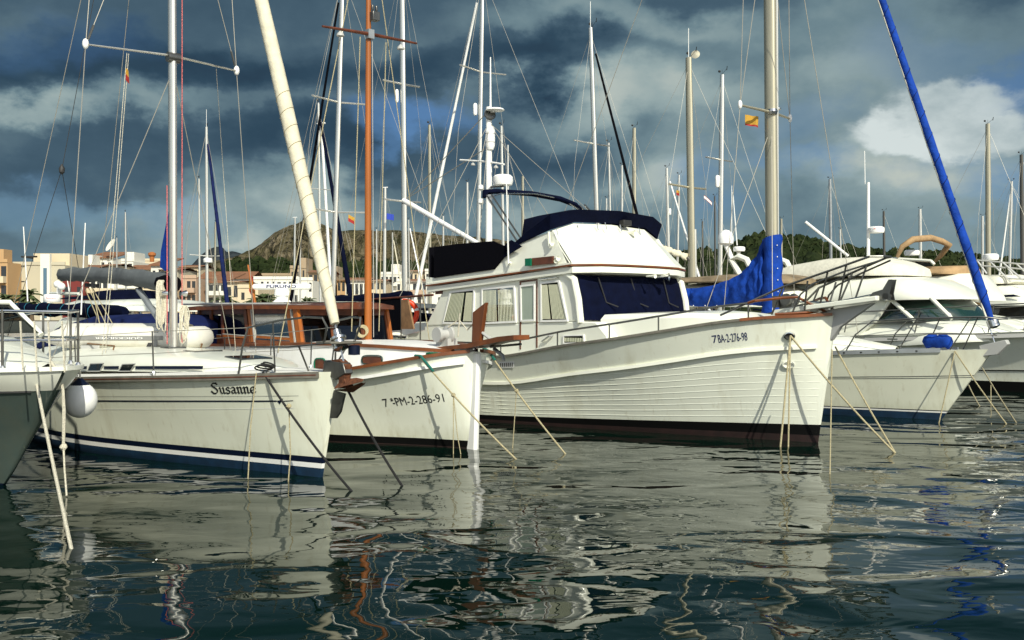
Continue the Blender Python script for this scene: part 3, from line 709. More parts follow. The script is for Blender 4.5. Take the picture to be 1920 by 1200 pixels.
# whip antenna on the coaming
a0 = T.w(958, 495, 1.5); a1 = T.w(954, 338, 1.5); an = MB().tube([a0+Vector((0, -.06, 0)), a1+Vector((0, -.06, 0))], [.016, .008], 6).build('whip_antenna', 'white_paint', T.o)
MB().tube([a0+Vector((-.05, 0, 0)), a0+Vector((.1, -.1, .02))], .02, 6).build('antenna_mount', 'gelcoat', an)
# mast, boom, radar
mx = -7.60
mast = MB().tube([(mx, 0, 2.7), (mx, 0, 6.42)], [.075, .062], 14).build('mast', 'white_paint', T.o)
MB().tube([(mx+.05, 0, 6.4), (mx+.05, 0, 7.45)], [.022, .012], 6).build('whip_antenna', 'white_paint', mast)
def tq(px_, py_): v = T.w(px_, py_, 0); return v
MB().lathe([(.02, -.02), (.20, 0), (.18, .03), (.02, .05)], tq(928, 207), n=20).build('gps_dome', 'white_plastic', mast)
MB().tube([tq(912, 212), tq(926, 209)], .02, 6).build('bracket', 'white_paint', mast)
MB().lathe([(.03, 0), (.12, .04), (.13, .08), (.10, .1)], tq(916, 217), (1, -.3, .3), n=14).build('loudhailer', 'dark_steel', mast)
v = tq(919, 259); rf = MB().lathe([(.01, -.27), (.07, -.24), (.10, -.16), (.103, 0), (.10, .16), (.07, .24), (.01, .27)], v, n=18).build('radar_reflector', 'white_plastic', mast)
for dz in (-.09, .09): MB().torus(v+Vector((0, 0, dz)), .104, .004).build('seam', 'grey_rubber', rf)
MB().tube([tq(863, 300), tq(912, 303), tq(945, 308)], .022, 6).build('crosstree', 'white_paint', mast)
for q_ in ((887, 310), (930, 315)): MB().lathe([(.05, 0), (.05, .03), (.01, .06)], tq(*q_), n=10).build('deck_light', 'light_grey', mast)
MB().tube([tq(912, 351), tq(945, 349)], .02, 6).build('radar_bracket', 'dark_steel', mast)
rd = radar(T, tq(943, 338), .21, mast, .22)
for q_ in ((902, 352), (902, 378)): MB().lathe([(.03, -.06), (.07, -.03), (.07, .03), (.03, .06)], tq(*q_), n=12).build('navigation_light', 'white_plastic', mast)
boom = MB().tube([tq(897, 457), tq(757, 376)], [.05, .065], 12).build('boom', 'white_paint', T.o)
e_ = tq(757, 376); MB().lathe([(.0, 0), (.05, -.03), (.03, -.08)], e_, n=8).build('boom_block', 'dark_steel', boom)
wires(T, [(e_, (mx, 0, 5.6)), (e_+Vector((.05, 0, 0)), (mx, 0, 6.35))], .010, 'wire', 'topping_lift', boom)
wires(T, [((mx, 0, 6.1), (-8.9, -1.7, 1.9)), ((mx, 0, 6.1), (-6.2, -1.5, 2.9)), ((mx, 0, 6.1), (-6.8, -1.5, 2.9)), ((mx, 0, 6.1), (-4.4, 0, 3.8)), ((mx, 0, 6.1), (-6.2, 1.5, 2.9))], .006, 'wire', 'stay')
# side rail with stanchions
def srail(h, dz, s0, s1, n=24, inset=.04, side=1):
    pts = []
    for i in range(n+1):
        st = s0+(s1-s0)*i/n; p = h.pt(st, h.sheer(st), side); p.y += side*inset; p.z += dz; pts.append(p)
    return pts
s14 = TH.find(1400, 599)[0]
for sd in (1, -1):
    rl = MB().tube(srail(TH, .26, s14, 9.2, side=sd), .017, 7).build('hand_rail', 'dark_wood' if 0 else 'dark_steel', T.o)
    for st in (s14, 1.95, 2.7, 3.7, 5.0, 6.2, 7.3, 8.2, 9.1):
        p = TH.pt(st, TH.sheer(st), sd); p.y += sd*.04; MB().tube([p, p+Vector((0, 0, .26))], .013, 6).build('stanchion', 'dark_steel', T.o)
    # varnished bow rail and tall pulpit
    a = srail(TH, .26, s14, s14, 1, side=sd)[0]; pts = [a, a+Vector((.12, 0, .03))]+[p for p in srail(TH, .30, s14-.35, s14-.5, 2, side=sd)]+srail(TH, .06, s14-.75, .55, 3, side=sd)
    MB().tube(pts, .022, 7).build('bow_hand_rail', 'varnish', T.o)
    r0 = srail(TH, .12, 1.15, 1.15, 1, side=sd)[0]
    tr = [r0, Vector((.0-.25, -sd*.50, 2.52)), Vector((.45, -sd*.34, 2.75)), Vector((1.0, -sd*.24, 2.93)), Vector((1.13, -sd*.12, 2.93)), Vector((1.15, 0, 2.93))]
    MB().tube(tr, .017, 7).build('pulpit_rail', 'dark_steel', T.o)
    MB().tube([Vector((-.15, -sd*.42, 2.12)), Vector((-.02, -sd*.40, 2.40)), Vector((.15, -sd*.36, 2.55)), Vector((.6, -sd*.27, 2.72)), Vector((1.12, -sd*.12, 2.88))], .014, 7).build('pulpit_rail', 'dark_steel', T.o)
    for a, c in (((-.45, -sd*.50, 2.10), (-.25, -sd*.50, 2.52)), ((.22, -sd*.26, 2.24), (.40, -sd*.35, 2.73)), ((.50, -sd*.22, 2.28), (.66, -sd*.29, 2.82)), ((.0, -sd*.32, 2.16), (.1, -sd*.40, 2.6))):
        MB().tube([a, c], .014, 6).build('pulpit_post', 'dark_steel', T.o)
# bow platform, anchor roller, windlass
MB().prism([(-.55, -.34, 2.10), (.2, -.30, 2.19), (1.05, -.16, 2.30), (1.05, .16, 2.30), (.2, .30, 2.19), (-.55, .34, 2.10)], (0, 0, .07)).build('bow_platform', 'gelcoat', T.o, bevel=.01)
MB().prism([(-.1, -.05, 2.06), (.28, -.05, 1.72), (.42, -.05, 1.92), (.95, -.05, 2.27), (.2, -.05, 2.17)], (0, .1, 0)).build('bobstay_bracket', 'light_grey', T.o, bevel=.01)
ar = MB(); 
for y in (-.07, .05): ar.prism([(.85, y, 2.30), (1.12, y, 2.32), (1.22, y, 2.30), (1.20, y, 2.40), (1.24, y, 2.60), (1.19, y, 2.60), (1.10, y, 2.46), (.95, y, 2.42)], (0, .02, 0))
ar.lathe([(.05, -.07), (.03, 0), (.05, .07)], (1.14, 0, 2.36), (0, 1, 0), 12); ar.build('anchor_roller', 'dark_steel', T.o)
wl = MB().lathe([(.09, -.14), (.10, -.10), (.06, -.06), (.06, .06), (.10, .10), (.09, .14)], (-.45, 0, 2.33), (0, 1, 0), 16); wl.box((-.48, 0, 2.24), (.22, .16, .2)); wl.box((-.62, -.1, 2.30), (.1, .1, .18)); wl.build('windlass', 'dark_steel', T.o)
MB().tube([(-.3, .05, 2.29), (.3, .02, 2.28), (1.0, 0, 2.40)], .02, 6).build('anchor_chain', 'steel', T.o)
# stern corner: rail, cloth, board
plate(T, [(699, 563), (751, 558), (751, 619), (699, 622)], 1.80, .03, 'black_canvas', 'aft_weather_cloth')
plate(T, [(752, 562), (764, 561), (775, 617), (752, 617)], 1.82, .04, 'teak', 'gangway_board')
p, q = T.w(690, 562, 1.8), T.w(812, 553, 1.8); MB().tube([p, q], .022, 7).build('aft_rail', 'dark_wood', T.o)
for x_ in (700, 752, 788): p = T.w(x_, 560, 1.8); MB().tube([p, Vector((p.x, p.y, 1.45))], .015, 6).build('aft_rail_post', 'dark_steel', T.o)
MB().prism([(-9.25, -1.75, 1.38), (-9.25, 1.75, 1.38), (-9.25, 1.75, 1.62), (-9.25, -1.75, 1.62)], (.04, 0, 0)).build('transom_bulwark', 'gelcoat', T.o)
MB().prism([(-3.45, 1.0, 1.98), (-2.95, .95, 1.98), (-2.95, 1.35, 1.98), (-3.45, 1.4, 1.98)], (0, 0, .2)).build('deck_box', 'navy_canvas', T.o, bevel=.02)
g = [T.w(930, 679, 2.06), T.w(962, 678, 2.06), T.w(962, 689, 2.06), T.w(930, 690, 2.06)]
vf = [TH.find(x, y) for x, y in ((936, 678), (965, 677), (965, 689), (936, 690))]
gq = [TH.pt(a, b_, 1, .012) for a, b_ in vf]
gr = MB().poly(gq); gr.build('hull_vent', 'white_paint', T.o)
for k in range(7):
    t = .12+.76*k/6; a = gq[3].lerp(gq[2], t); c = gq[0].lerp(gq[1], t); d = (gq[1]-gq[0])*.03; of = Vector((0, -.004, 0))
    MB().poly([a.lerp(c, .2)-d+of, a.lerp(c, .2)+d+of, a.lerp(c, .8)+d+of, a.lerp(c, .8)-d+of]).build('vent_slot', 'rubber', T.o)
def lifebuoy(b, c, R1, r, ax, label):
    c = Vector(c); o = MB()
    n = 32; ms = [('white_paint' if (i % 8) == 1 else 'lifebuoy_orange') for i in range(n)]
    o.torus((0, 0, 0), R1, r, ax, n=n, k=12, ms=ms); ob = o.build('lifebuoy'); ob.location = b.wld(c); tag(ob, label, 'lifebuoy', 'orange lifebuoys on the trawler stern rail'); return ob
wx = lambda v: v
lifebuoy(T, T.w(759, 587, 1.3), .27, .06, (.15, -1, .1), 'orange lifebuoy hanging in the open beside the brown gangway board')
lifebuoy(T, T.w(722, 584, 1.3), .27, .055, (.2, -1, .0), 'orange lifebuoy mostly hidden behind the black weather cloth')
# ================================================================ the sloop with her name on the bow
S = Boat('sloop', 603, 895, 48, 'white sloop named Susanne with cream furled jib, grey covered boom and blue waterline', 'sailboat')
SH = Hull(S, 11, [(0, .04), (.25, .28), (.5, .48), (1, .78), (2, 1.17), (3, 1.44), (4.3, 1.66), (6, 1.80), (8, 1.75), (11, 1.35)],
          [(0, .02), (.5, .17), (1, .34), (2, .69), (3, 1.03), (4.5, 1.45), (6, 1.62), (8, 1.6), (11, 1.2)], (0, .35),
          sheer_px=[(145, 707), (400, 703), (610, 697), (633, 697)], p=1.15)
SH.build([(.12, 'blue_antifoul'), (.185, 'white_paint'), (.265, 'navy_paint')], 'cream_hull', deckdrop=.02, camber=.09)
SH.strake('toe_rail', -.035, .075, .03, 'grey_teak', s0=.12)
SH.strake('toe_rail_groove', -.035, .014, .036, 'dark_wood', s0=.14)
SH.ribbon('hull_stripe', [(182, 751.5), (300, 752), (420, 752), (519, 752)], .020, 'navy_paint')
SH.ribbon('hull_stripe', [(532, 752), (550, 751)], .010, 'navy_paint')
SH.ribbon('hull_stripe', [(182, 743), (380, 743), (560, 742)], .005, 'grey_rubber')
SH.ribbon('hull_stripe', [(182, 767), (380, 767), (552, 765)], .006, 'white_paint')
a = [SH.find(*p) for p in ((519, 751), (525, 758), (532, 746), (526, 750))]
MB().poly([SH.pt(s_, z_, 1, .006) for s_, z_ in a]).build('hull_emblem', 'navy_paint', S.o)
# the name, written with a broad pen
def pen(strokes, nib=.085, ang=38):
    """letters as broad-nib strokes: every stroke is a list of points, swept with a slanted nib"""
    vs = []; fs = []; d = (math.cos(R(ang))*nib, math.sin(R(ang))*nib); t = (-math.sin(R(ang))*.022, math.cos(R(ang))*.022)
    for st in strokes:
        pts = []
        n = len(st)
        for i in range(n-1):
            for k in range(6):
                u = k/6; p0 = st[max(i-1, 0)]; p1 = st[i]; p2 = st[i+1]; p3 = st[min(i+2, n-1)]
                pts.append(tuple(.5*((2*p1[c])+(-p0[c]+p2[c])*u+(2*p0[c]-5*p1[c]+4*p2[c]-p3[c])*u*u+(-p0[c]+3*p1[c]-3*p2[c]+p3[c])*u**3) for c in (0, 1)))
        pts.append(st[-1])
        for a, b in zip(pts, pts[1:]):
            # convex hull of the nib (a small parallelogram) at both ends
            c8 = [(q[0]+sx*d[0]+sy*t[0], q[1]+sx*d[1]+sy*t[1]) for q in (a, b) for sx, sy in ((1, 1), (1, -1), (-1, 1), (-1, -1))]
            c8 = sorted(set(c8)); lo = []; up = []
            cr = lambda o, a_, b_: (a_[0]-o[0])*(b_[1]-o[1])-(a_[1]-o[1])*(b_[0]-o[0])
            for q in c8:
                while len(lo) > 1 and cr(lo[-2], lo[-1], q) <= 0: lo.pop()
                lo.append(q)
            for q in reversed(c8):
                while len(up) > 1 and cr(up[-2], up[-1], q) <= 0: up.pop()
                up.append(q)
            h = lo[:-1]+up[:-1]; fs.append(tuple(range(len(vs), len(vs)+len(h)))); vs += h
    return vs, fs
L_n = [[(.0, .50), (.08, .56), (.10, .08), (.16, .03)], [(.10, .44), (.24, .58), (.32, .50), (.32, .10), (.40, .04), (.44, .08)]]
GL = {'S': ([[(.55, .84), (.42, .95), (.20, .92), (.10, .74), (.26, .58), (.42, .44), (.48, .26), (.34, .06), (.12, .04), (.02, .16)], [(.02, .16), (-.04, .24)], [(.42, .95), (.5, .98)]], .66),
      'u': ([[(.0, .50), (.07, .55), (.08, .14), (.17, .03), (.30, .12)], [(.26, .50), (.33, .55), (.33, .10), (.40, .03), (.46, .09)]], .50),
      's': ([[(.32, .48), (.22, .56), (.08, .50), (.07, .38), (.27, .24), (.29, .10), (.16, .01), (.02, .08)]], .40),
      'a': ([[(.04, .47), (.16, .56), (.30, .50), (.31, .10), (.38, .03), (.44, .09)], [(.30, .32), (.10, .26), (.06, .12), (.14, .03), (.30, .14)]], .48),
      'n': (L_n, .48),
      'e': ([[(.08, .26), (.33, .38), (.28, .52), (.16, .56), (.06, .40), (.06, .16), (.18, .02), (.36, .12)]], .42)}
gv = []; gf = []; xo = 0
for chs in 'Susanne':
    st, adv = GL[chs]; v_, f_ = pen([[(x+xo+y*.08, y) for x, y in s_] for s_ in st], nib=.062 if chs != 'S' else .072); k0 = len(gv); gv += v_; gf += [tuple(i+k0 for i in f) for f in f_]; xo += adv
SH.text('', (397, 738), (482, 737), .155, 'letter_black', glyphs=(gv, gf))
# cabin roof
def zdeck(x): return interp([(-9, 1.16), (-5, 1.24), (-3, 1.30), (-1, 1.36), (0, 1.38)], x)
rows = []
crf = ((-.80, .12, .02), (-1.1, .30, .06), (-1.6, .50, .11), (-2.4, .74, .17), (-3.4, .92, .22), (-4.6, 1.04, .27), (-6, 1.10, .30), (-7.5, 1.12, .34), (-8.2, 1.10, .34))
for x, hw, h in crf:
    z = zdeck(x); rows.append([(x, sy*hw*f, z+h*g-.03*(g == 0)) for sy, f, g in ((-1, 1.03, 0), (-1, 1.0, .35), (-1, .93, .8), (-1, .80, .97), (-1, .4, 1.1), (1, 0, 1.14), (1, .4, 1.1), (1, .80, .97), (1, .93, .8), (1, 1.0, .35), (1, 1.03, 0))])
rf_ = MB().grid(rows); rf_.poly(rows[-1]); cabin = rf_.build('cabin_roof', 'gelcoat', S.o, angle=45)
def roofside(px_, py_):
    p = S.w(px_, py_, 1.0)
    for _ in range(6):
        hw = interp_lin([(r_[0], r_[1]) for r_ in reversed(crf)], p.x); p = S.w(px_, py_, hw*1.01+.008)
    return p
for q_ in ([(166, 696), (172, 682), (197, 681), (190, 696)], [(225, 696), (232, 683), (256, 682), (247, 696)]):
    o_ = MB().poly([roofside(*p)+Vector((0, -.02, 0)) for p in q_]).build('cabin_window', 'dark_glass', cabin)
    MB().tube([roofside(*p)+Vector((0, -.022, 0)) for p in q_+[q_[0]]], .008, 5).build('window_frame', 'light_grey', o_)
for x0_, x1_ in ((140, 165), (197, 225), (256, 383)):
    a = [roofside(x0_+(x1_-x0_)*i/6, 689) for i in range(7)]; MB().grid([[p+Vector((0, -.022, -.022)) for p in a], [p+Vector((0, -.016, .022)) for p in a]]).build('cabin_stripe', 'navy_paint', cabin)
def roofz(x): return zdeck(x)+1.12*interp_lin([(r_[0], r_[2]) for r_ in reversed(crf)], x)
MB().box((-1.9, -.05, roofz(-1.9)+.0), (.5, .5, .035), rot=Matrix.Rotation(R(2.5), 3, 'Y')).build('deck_hatch', 'dark_glass', cabin, bevel=.01)
MB().box((-3.5, 0, roofz(-3.5)+.0), (.45, .45, .03)).build('deck_hatch', 'dark_glass', cabin, bevel=.01)
for sd in (-1, 1): MB().tube([(-5.2, sd*.75, roofz(-5.2)-.02), (-5.15, sd*.75, roofz(-5.2)+.04), (-7.2, sd*.8, roofz(-7.2)+.05), (-7.25, sd*.8, roofz(-7.2)-.01)], .014, 6).build('grab_rail', 'teak', cabin)
# mast, spreaders, rigging
smx = -4.60; zt_ = 14.0
smast = MB().tube([(smx, 0, 1.5), (smx-.05, 0, 8), (smx-.12, 0, zt_)], .062, 18, flat=1.5).build('mast', 'alu', S.o)
MB().box((smx, 0, 1.555), (.34, .30, .04)).build('mast_step', 'dark_steel', smast, bevel=.01)
for sd in (-1, 1):
    for k_, (zz, ln) in enumerate(((6.33, 1.28), (10.2, 1.0))):
        MB().tube([(smx, 0, zz), (smx-.32, sd*ln, zz+.02)], [.032, .024], 8, flat=.6).build('spreader', 'alu', smast)
        MB().ball((smx-.33, sd*ln, zz+.03), .05, sc=(1, 1, 1.7)).build('spreader_cap', 'white_plastic', smast)
MB().tube([(smx, -.1, 6.3), (smx, .1, 6.3)], .085, 12).build('spreader_bracket', 'dark_steel', smast)
wires(S, [((smx-.33, -1.28, 6.33), (smx-.25, -1.62, 1.25)), ((smx-.33, 1.28, 6.33), (smx-.25, 1.62, 1.25)), ((smx-.33, -1.28, 6.33), (smx-.3, -1.0, 10.2)), ((smx-.33, 1.28, 6.33), (smx-.3, 1.0, 10.2)), ((smx-.3, -1.0, 10.2), (smx-.1, 0, zt_)), ((smx-.3, 1.0, 10.2), (smx-.1, 0, zt_)),
         ((smx-.33, -1.28, 6.33), (smx-.02, 0, 10.1)), ((smx-.33, 1.28, 6.33), (smx-.02, 0, 10.1)), ((smx, 0, 6.1), (smx-1.1, -1.6, 1.25)), ((smx, 0, 6.1), (smx-1.1, 1.6, 1.25)), ((smx-.1, 0, zt_), (-10.9, -.9, 1.2)), ((smx-.1, 0, zt_), (-10.9, .9, 1.2))], .0065, 'wire', 'shroud')
bl_ = S.w(116, 318, .6)
blk = MB().lathe([(.01, -.09), (.05, -.05), (.055, .02), (.03, .07), (.012, .1)], bl_, n=10).build('backstay_block', 'rubber', S.o)
wires(S, [(bl_, (smx-.12, 0, zt_)), (bl_, (-10.9, -.9, 1.3)), (bl_, (-10.9, .9, 1.3))], .006, 'dark_wire', 'backstay')
# dark turnbuckles just above the spreader tips
for sd, t_ in ((-1, .06), (1, .06)):
    a = Vector((smx-.33, sd*1.28, 6.33)); c = Vector((smx-.02, 0, 10.1)); MB().tube([a.lerp(c, .03), a.lerp(c, .09)], .02, 6).build('turnbuckle', 'dark_steel', smast)
# halyards on the mast: red flecked lines either side, coils hanging from the winch
for dy, m_ in ((-.115, 'rope_red'), (.135, 'rope_red')):
    top_ = 9.5 if dy > 0 else 4.2
    MB().tube([(smx+.03, dy, 1.62), (smx+.03, dy*1.02, top_)], .009, 6).build('halyard', m_, smast)
random.seed(3)
for dx, dy, z0, z1, n_ in ((-.05, -.17, 2.66, 1.80, 6), (.05, .17, 2.25, 1.62, 5)):
    m = MB()
    for k in range(n_):
        o1 = (k-n_/2)*.013; zb_ = z1+random.uniform(0, .25); pts = []
        for i in range(17):
            a = 2*math.pi*i/16; pts.append((smx+dx+o1*.5, dy+o1+.05*math.sin(a)+.01*math.sin(3*a+k), (z0+zb_)/2+(z0-zb_)/2*math.cos(a)))
        m.tube(pts, .011, 5)
    m.build('halyard_coil', 'rope_white', smast)
for y in (-.11, .12): MB().lathe([(.05, 0), (.04, .05), (.055, .1)], (smx, y, 2.45), (0, 1 if y > 0 else -1, 0), 12).build('mast_winch', 'steel', smast)
# boom under a grey cover
b0 = Vector((smx-.12, 0, 2.62)); b1 = Vector((-10.2, 0, 2.92)); rows = []
for i in range(31):
    t = i/30; c = b0.lerp(b1, t)+Vector((0, 0, .14*math.sin(math.pi*t)*.4)); hh = .155-.03*t+.005*math.sin(i*1.3); ww_ = .11
    if i in (0, 30): hh *= .75; ww_ *= .6
    rows.append([c+Vector((0, ww_*math.cos(2*math.pi*k/14), hh*math.sin(2*math.pi*k/14)+.02*math.sin(k*2+i))) for k in range(14)])
cvr = MB().grid(rows, closed=True); cvr.poly(rows[0]); cvr.poly(rows[-1]); boomc = cvr.build('boom_cover', 'grey_canvas', S.o, angle=70)
MB().tube([b0+Vector((.1, 0, -.02)), b0+Vector((-.3, 0, 0))], .15, 10).build('gooseneck_cover', 'black_canvas', boomc)
vg = MB().tube([(smx-.12, 0, 1.75), tuple(b0.lerp(b1, .24)-Vector((0, 0, .16)))], [.045, .055], 10).build('boom_vang', 'grey_alu', S.o)
MB().tube([(smx-.10, .05, 1.7), (smx-.6, .06, 2.1), tuple(b0.lerp(b1, .24)-Vector((0, 0, .18)))], .01, 5).build('vang_line', 'rope_white', vg)
for t in (.24, .62, .70): MB().box(b0.lerp(b1, t)-Vector((0, 0, .16)), (.12, .08, .07)).build('boom_bail', 'rubber', boomc)
bt = b0.lerp(b1, .66)-Vector((0, 0, .19))
MB().tube(sag(bt, (smx-2.6, -.2, 1.65), 0, 2), .009, 5).tube(sag(bt+Vector((-.4, 0, 0)), (smx-2.7, -.1, 1.65), 0, 2), .009, 5).tube(sag(bt, (smx-2.8, .2, 1.65), 0, 2), .009, 5).tube(sag(bt+Vector((-.2, 0, 0)), (smx-2.65, .0, 1.65), 0, 2), .009, 5).build('mainsheet', 'rope_cream', boomc)
# blue sail bundle hoisted along the mast, aft side
q = [S.w(*p, .0) for p in ((320, 392), (305, 470), (303, 500), (312, 508), (321, 505))]
MB().prism([p+Vector((0, -.03, 0)) for p in q], (0, .06, 0)).build('folded_sail_bag', 'blue_canvas', smast)
# forestay with furled jib
fs0 = S.w(633, 628, 0); fs1 = Vector((smx-.02, 0, 13.6))
jib = furled(S, 'furled_jib', fs0+(fs1-fs0)*.012, fs0+(fs1-fs0)*.93, .145, 'cream_sail', spiral=(.03, .30), sm='rope_cream', turns=12, wob=.05, prof=[(0, .40), (.02, .48), (.12, .62), (.25, .70), (.40, .66), (1, .40)], lr=.0035)
MB().tube([fs0-(fs1-fs0)*.03, fs1], .012, 6).build('forestay', 'steel', S.o)
dru = fs0-(fs1-fs0)*.004; ax_ = (fs1-fs0).normalized()
MB().lathe([(.05, -.16), (.10, -.14), (.10, -.11), (.065, -.10), (.07, -.02), (.10, -.01), (.10, .02), (.05, .05), (.045, .12)], dru, ax_, 18).build('furling_drum', 'steel', S.o)
# pulpit
def sr(s_, dz=0, ins=.05, side=1): p = SH.pt(s_, SH.sheer(s_), side); p.y += side*ins*(1 if abs(p.y) > .1 else 0); p.z += dz; return p
for sd in (1, -1):
    MB().tube([sr(1.0, .0, side=sd), sr(.95, .35, side=sd), sr(.88, .60, side=sd), Vector((-.35, -sd*.45, 2.02)), Vector((.2, -sd*.33, 2.07)), Vector((.48, -sd*.28, 2.06)), Vector((.52, -sd*.24, 1.95)), Vector((.42, -sd*.22, 1.74))], .014, 8).build('pulpit_rail', 'dark_steel', S.o)
    MB().tube([Vector((-.75, -sd*.62, 1.68)), Vector((-.1, -sd*.42, 1.69)), Vector((.42, -sd*.22, 1.74))], .012, 6).build('pulpit_rail', 'dark_steel', S.o)
    for a, c in (((-.02, -sd*.18, 1.38), (.05, -sd*.36, 1.70)), ((-.45, -sd*.42, 1.36), (-.4, -sd*.48, 2.0))): MB().tube([a, c], .012, 6).build('pulpit_post', 'dark_steel', S.o)
MB().box((.42, 0, 1.75), (.36, .46, .03)).build('bow_seat', 'grey_teak', S.o, bevel=.01)
# stanchions and lifelines
sts_ = [2.38, 4.35, 6.4, 8.4]; r1 = srail(SH, 0, 0, 1)
for sd in (1, -1):
    tops = []; mids = []
    for s_ in sts_:
        a = sr(s_, 0, side=sd); MB().tube([a, a+Vector((0, -sd*.02, .62))], .012, 6).build('stanchion', 'dark_steel', S.o); MB().lathe([(.03, 0), (.028, .05), (.015, .07)], a, n=8).build('stanchion_base', 'steel', S.o)
        tops.append(a+Vector((0, -sd*.02, .61))); mids.append(a+Vector((0, -sd*.01, .31)))
    tops = [sr(.88, .60, side=sd)]+tops; mids = [sr(.95, .33, side=sd)]+mids
    for l_ in (tops, mids): MB().tube(l_, .005, 5).build('lifeline', 'wire', S.o)
# folded line on the lifeline and bow cleat coil
s485 = SH.find(487, 699)[0]; cl = sr(s485, .05); m = MB()
for k in range(5): m.torus(cl+Vector((.02*k, .01*k, .02+.012*k)), .11-.008*k, .011, (.15*k-.3, .2, 1), n=16, k=5)
m.build('coiled_line', 'rope_black', S.o)
m = MB(); m.tube([cl+Vector((-.1, .02, -.02)), cl+Vector((.1, .02, -.02))], .014, 6); m.tube([cl+Vector((-.04, .02, -.06)), cl+Vector((-.04, .02, -.02))], .014, 6); m.tube([cl+Vector((.04, .02, -.06)), cl+Vector((.04, .02, -.02))], .014, 6); m.build('bow_cleat', 'steel', S.o)
# bow roller and rusty anchor
def S0(x, y): return S.w(x, y, 0)
m = MB(); m.prism([S0(*p)+Vector((0, .06, 0)) for p in ((615, 675), (650, 680), (655, 700), (635, 712), (612, 698))], (0, -.12, 0)); m.build('bow_roller', 'dark_steel', S.o, bevel=.01)
m = MB()
m.prism([S0(*p)+Vector((0, .05, 0)) for p in ((628, 675), (640, 673), (654, 685), (651, 710), (658, 728), (640, 727), (642, 706), (630, 692))], (0, -.10, 0))
m.grid([[S0(638, 726)+Vector((0, -.10, -.02)), S0(642, 712)+Vector((0, -.02, 0)), S0(645, 722)+Vector((0, .1, 0))], [S0(665, 722)+Vector((0, -.12, 0)), S0(668, 708)+Vector((0, 0, 0)), S0(668, 712)+Vector((0, .12, 0))], [S0(682, 716)+Vector((0, -.03, 0)), S0(683, 711)+Vector((0, 0, 0)), S0(682, 714)+Vector((0, .03, 0))]])
m.grid([[S0(638, 728)+Vector((0, -.10, -.02)), S0(644, 734)+Vector((0, -.0, 0)), S0(647, 728)+Vector((0, .1, 0))], [S0(662, 728)+Vector((0, -.12, 0)), S0(662, 736)+Vector((0, 0, 0)), S0(668, 722)+Vector((0, .12, 0))], [S0(682, 717)+Vector((0, -.03, 0)), S0(683, 719)+Vector((0, 0, 0)), S0(682, 716)+Vector((0, .03, 0))]])
m.build('anchor', 'rust', S.o, mod=1)
MB().prism([S0(*p)+Vector((0, -.02, 0)) for p in ((628, 732), (648, 738), (640, 772), (632, 784), (621, 784), (624, 758))], (0, .03, 0)).build('anchor_fluke', 'dark_steel', S.o)
MB().lathe([(.01, -.06), (.075, -.055), (.075, .055), (.06, .065)], S.w(664, 657, -.15), n=14).build('anchor_light', 'navy_paint', S.o)
MB().tube([S.w(664, 645, -.15), S.w(664, 638, -.1)], .01, 5).build('light_bracket', 'dark_steel', S.o)
# small courtesy flag on its line under the spreader, dinghy on deck
fl0 = Vector((smx-.2, -.68, 6.30)); fl1 = Vector((smx-.4, -1.0, 1.45))
wires(S, [(fl0, fl1), (fl0+Vector((0, .03, 0)), fl1+Vector((0, .05, 0))), (Vector((smx-.22, .85, 6.3)), Vector((smx-.4, 1.3, 1.4)))], .005, 'rope_white', 'flag_halyard')
flag('courtesy_flag', 'small limp red and yellow flag under the left spreader of the Susanne', S.wld(fl0.lerp(fl1, .05)), ['flag_yellow', 'flag_red'], w=.05, h=.20, droop=.05, wave=.04)
dg = empty('inflatable_dinghy', P(215, 655, 17.6), R(-6)); dg.location.z = 1.52; tag(dg, 'white inflatable dinghy stowed upside down behind the mast of the Susanne', 'dinghy')
pts = []; rs = []
for i in range(26):
    t = i/25; pts.append((-1.15+2.3*t+.05, -.45, .17+.03*math.sin(t*3))); rs.append(.20*min(1, .12+ (t/.28)**.7) )
ring_ = pts+[(1.30+.25*math.sin(a), -.45*math.cos(a), .18) for a in [math.pi*k/8 for k in range(1, 8)]]
pts2 = [(x, .45, z) for x, y, z in reversed(pts)]; full = ring_+pts2; rr_ = rs+[.20]*7+list(reversed(rs))
MB().tube(full, rr_, 14).build('tube', 'hypalon', dg, angle=80)
m = MB(); rows = []
for i in range(14):
    x = -.85+2.2*i/13; rows.append([(x, -.36, .30), (x, -.2, .40+.02*math.sin(i*.4)), (x, 0, .43), (x, .2, .40), (x, .36, .30)])
m.grid(rows).build('bottom_fabric', 'hypalon', dg)
m = MB(); rows = []
for i in range(20):
    x = -.55+1.75*i/19; rows.append([(x, -.655, .15), (x, -.655, .22)])
ss = m.grid(rows).build('rubbing_strip', 'grey_rubber', dg)
flat_text('dinghy_lettering', 'QUICKSILVER', (.42, -.657, .185), (-1, 0, 0), (0, 0, -1), .85, .042, 'white_paint', dg, bold=.01, th=-.004 if 0 else .006)
MB().box((-.1, -.645, .02), (.34, .03, .07)).build('oar_patch', 'light_grey', dg, bevel=.01)
MB().grid([[(1.02, -.66, .05), (1.02, -.62, .30), (1.02, -.30, .42)], [(1.10, -.66, .05), (1.10, -.62, .30), (1.10, -.30, .42)]]).build('strap', 'grey_rubber', dg)
MB().grid([[(.9+.02*i, -.66+.02*i, .02+.06*i), (.98+.02*i, -.66+.02*i, .02+.06*i)] for i in range(6)]).build('strap', 'rubber', dg)

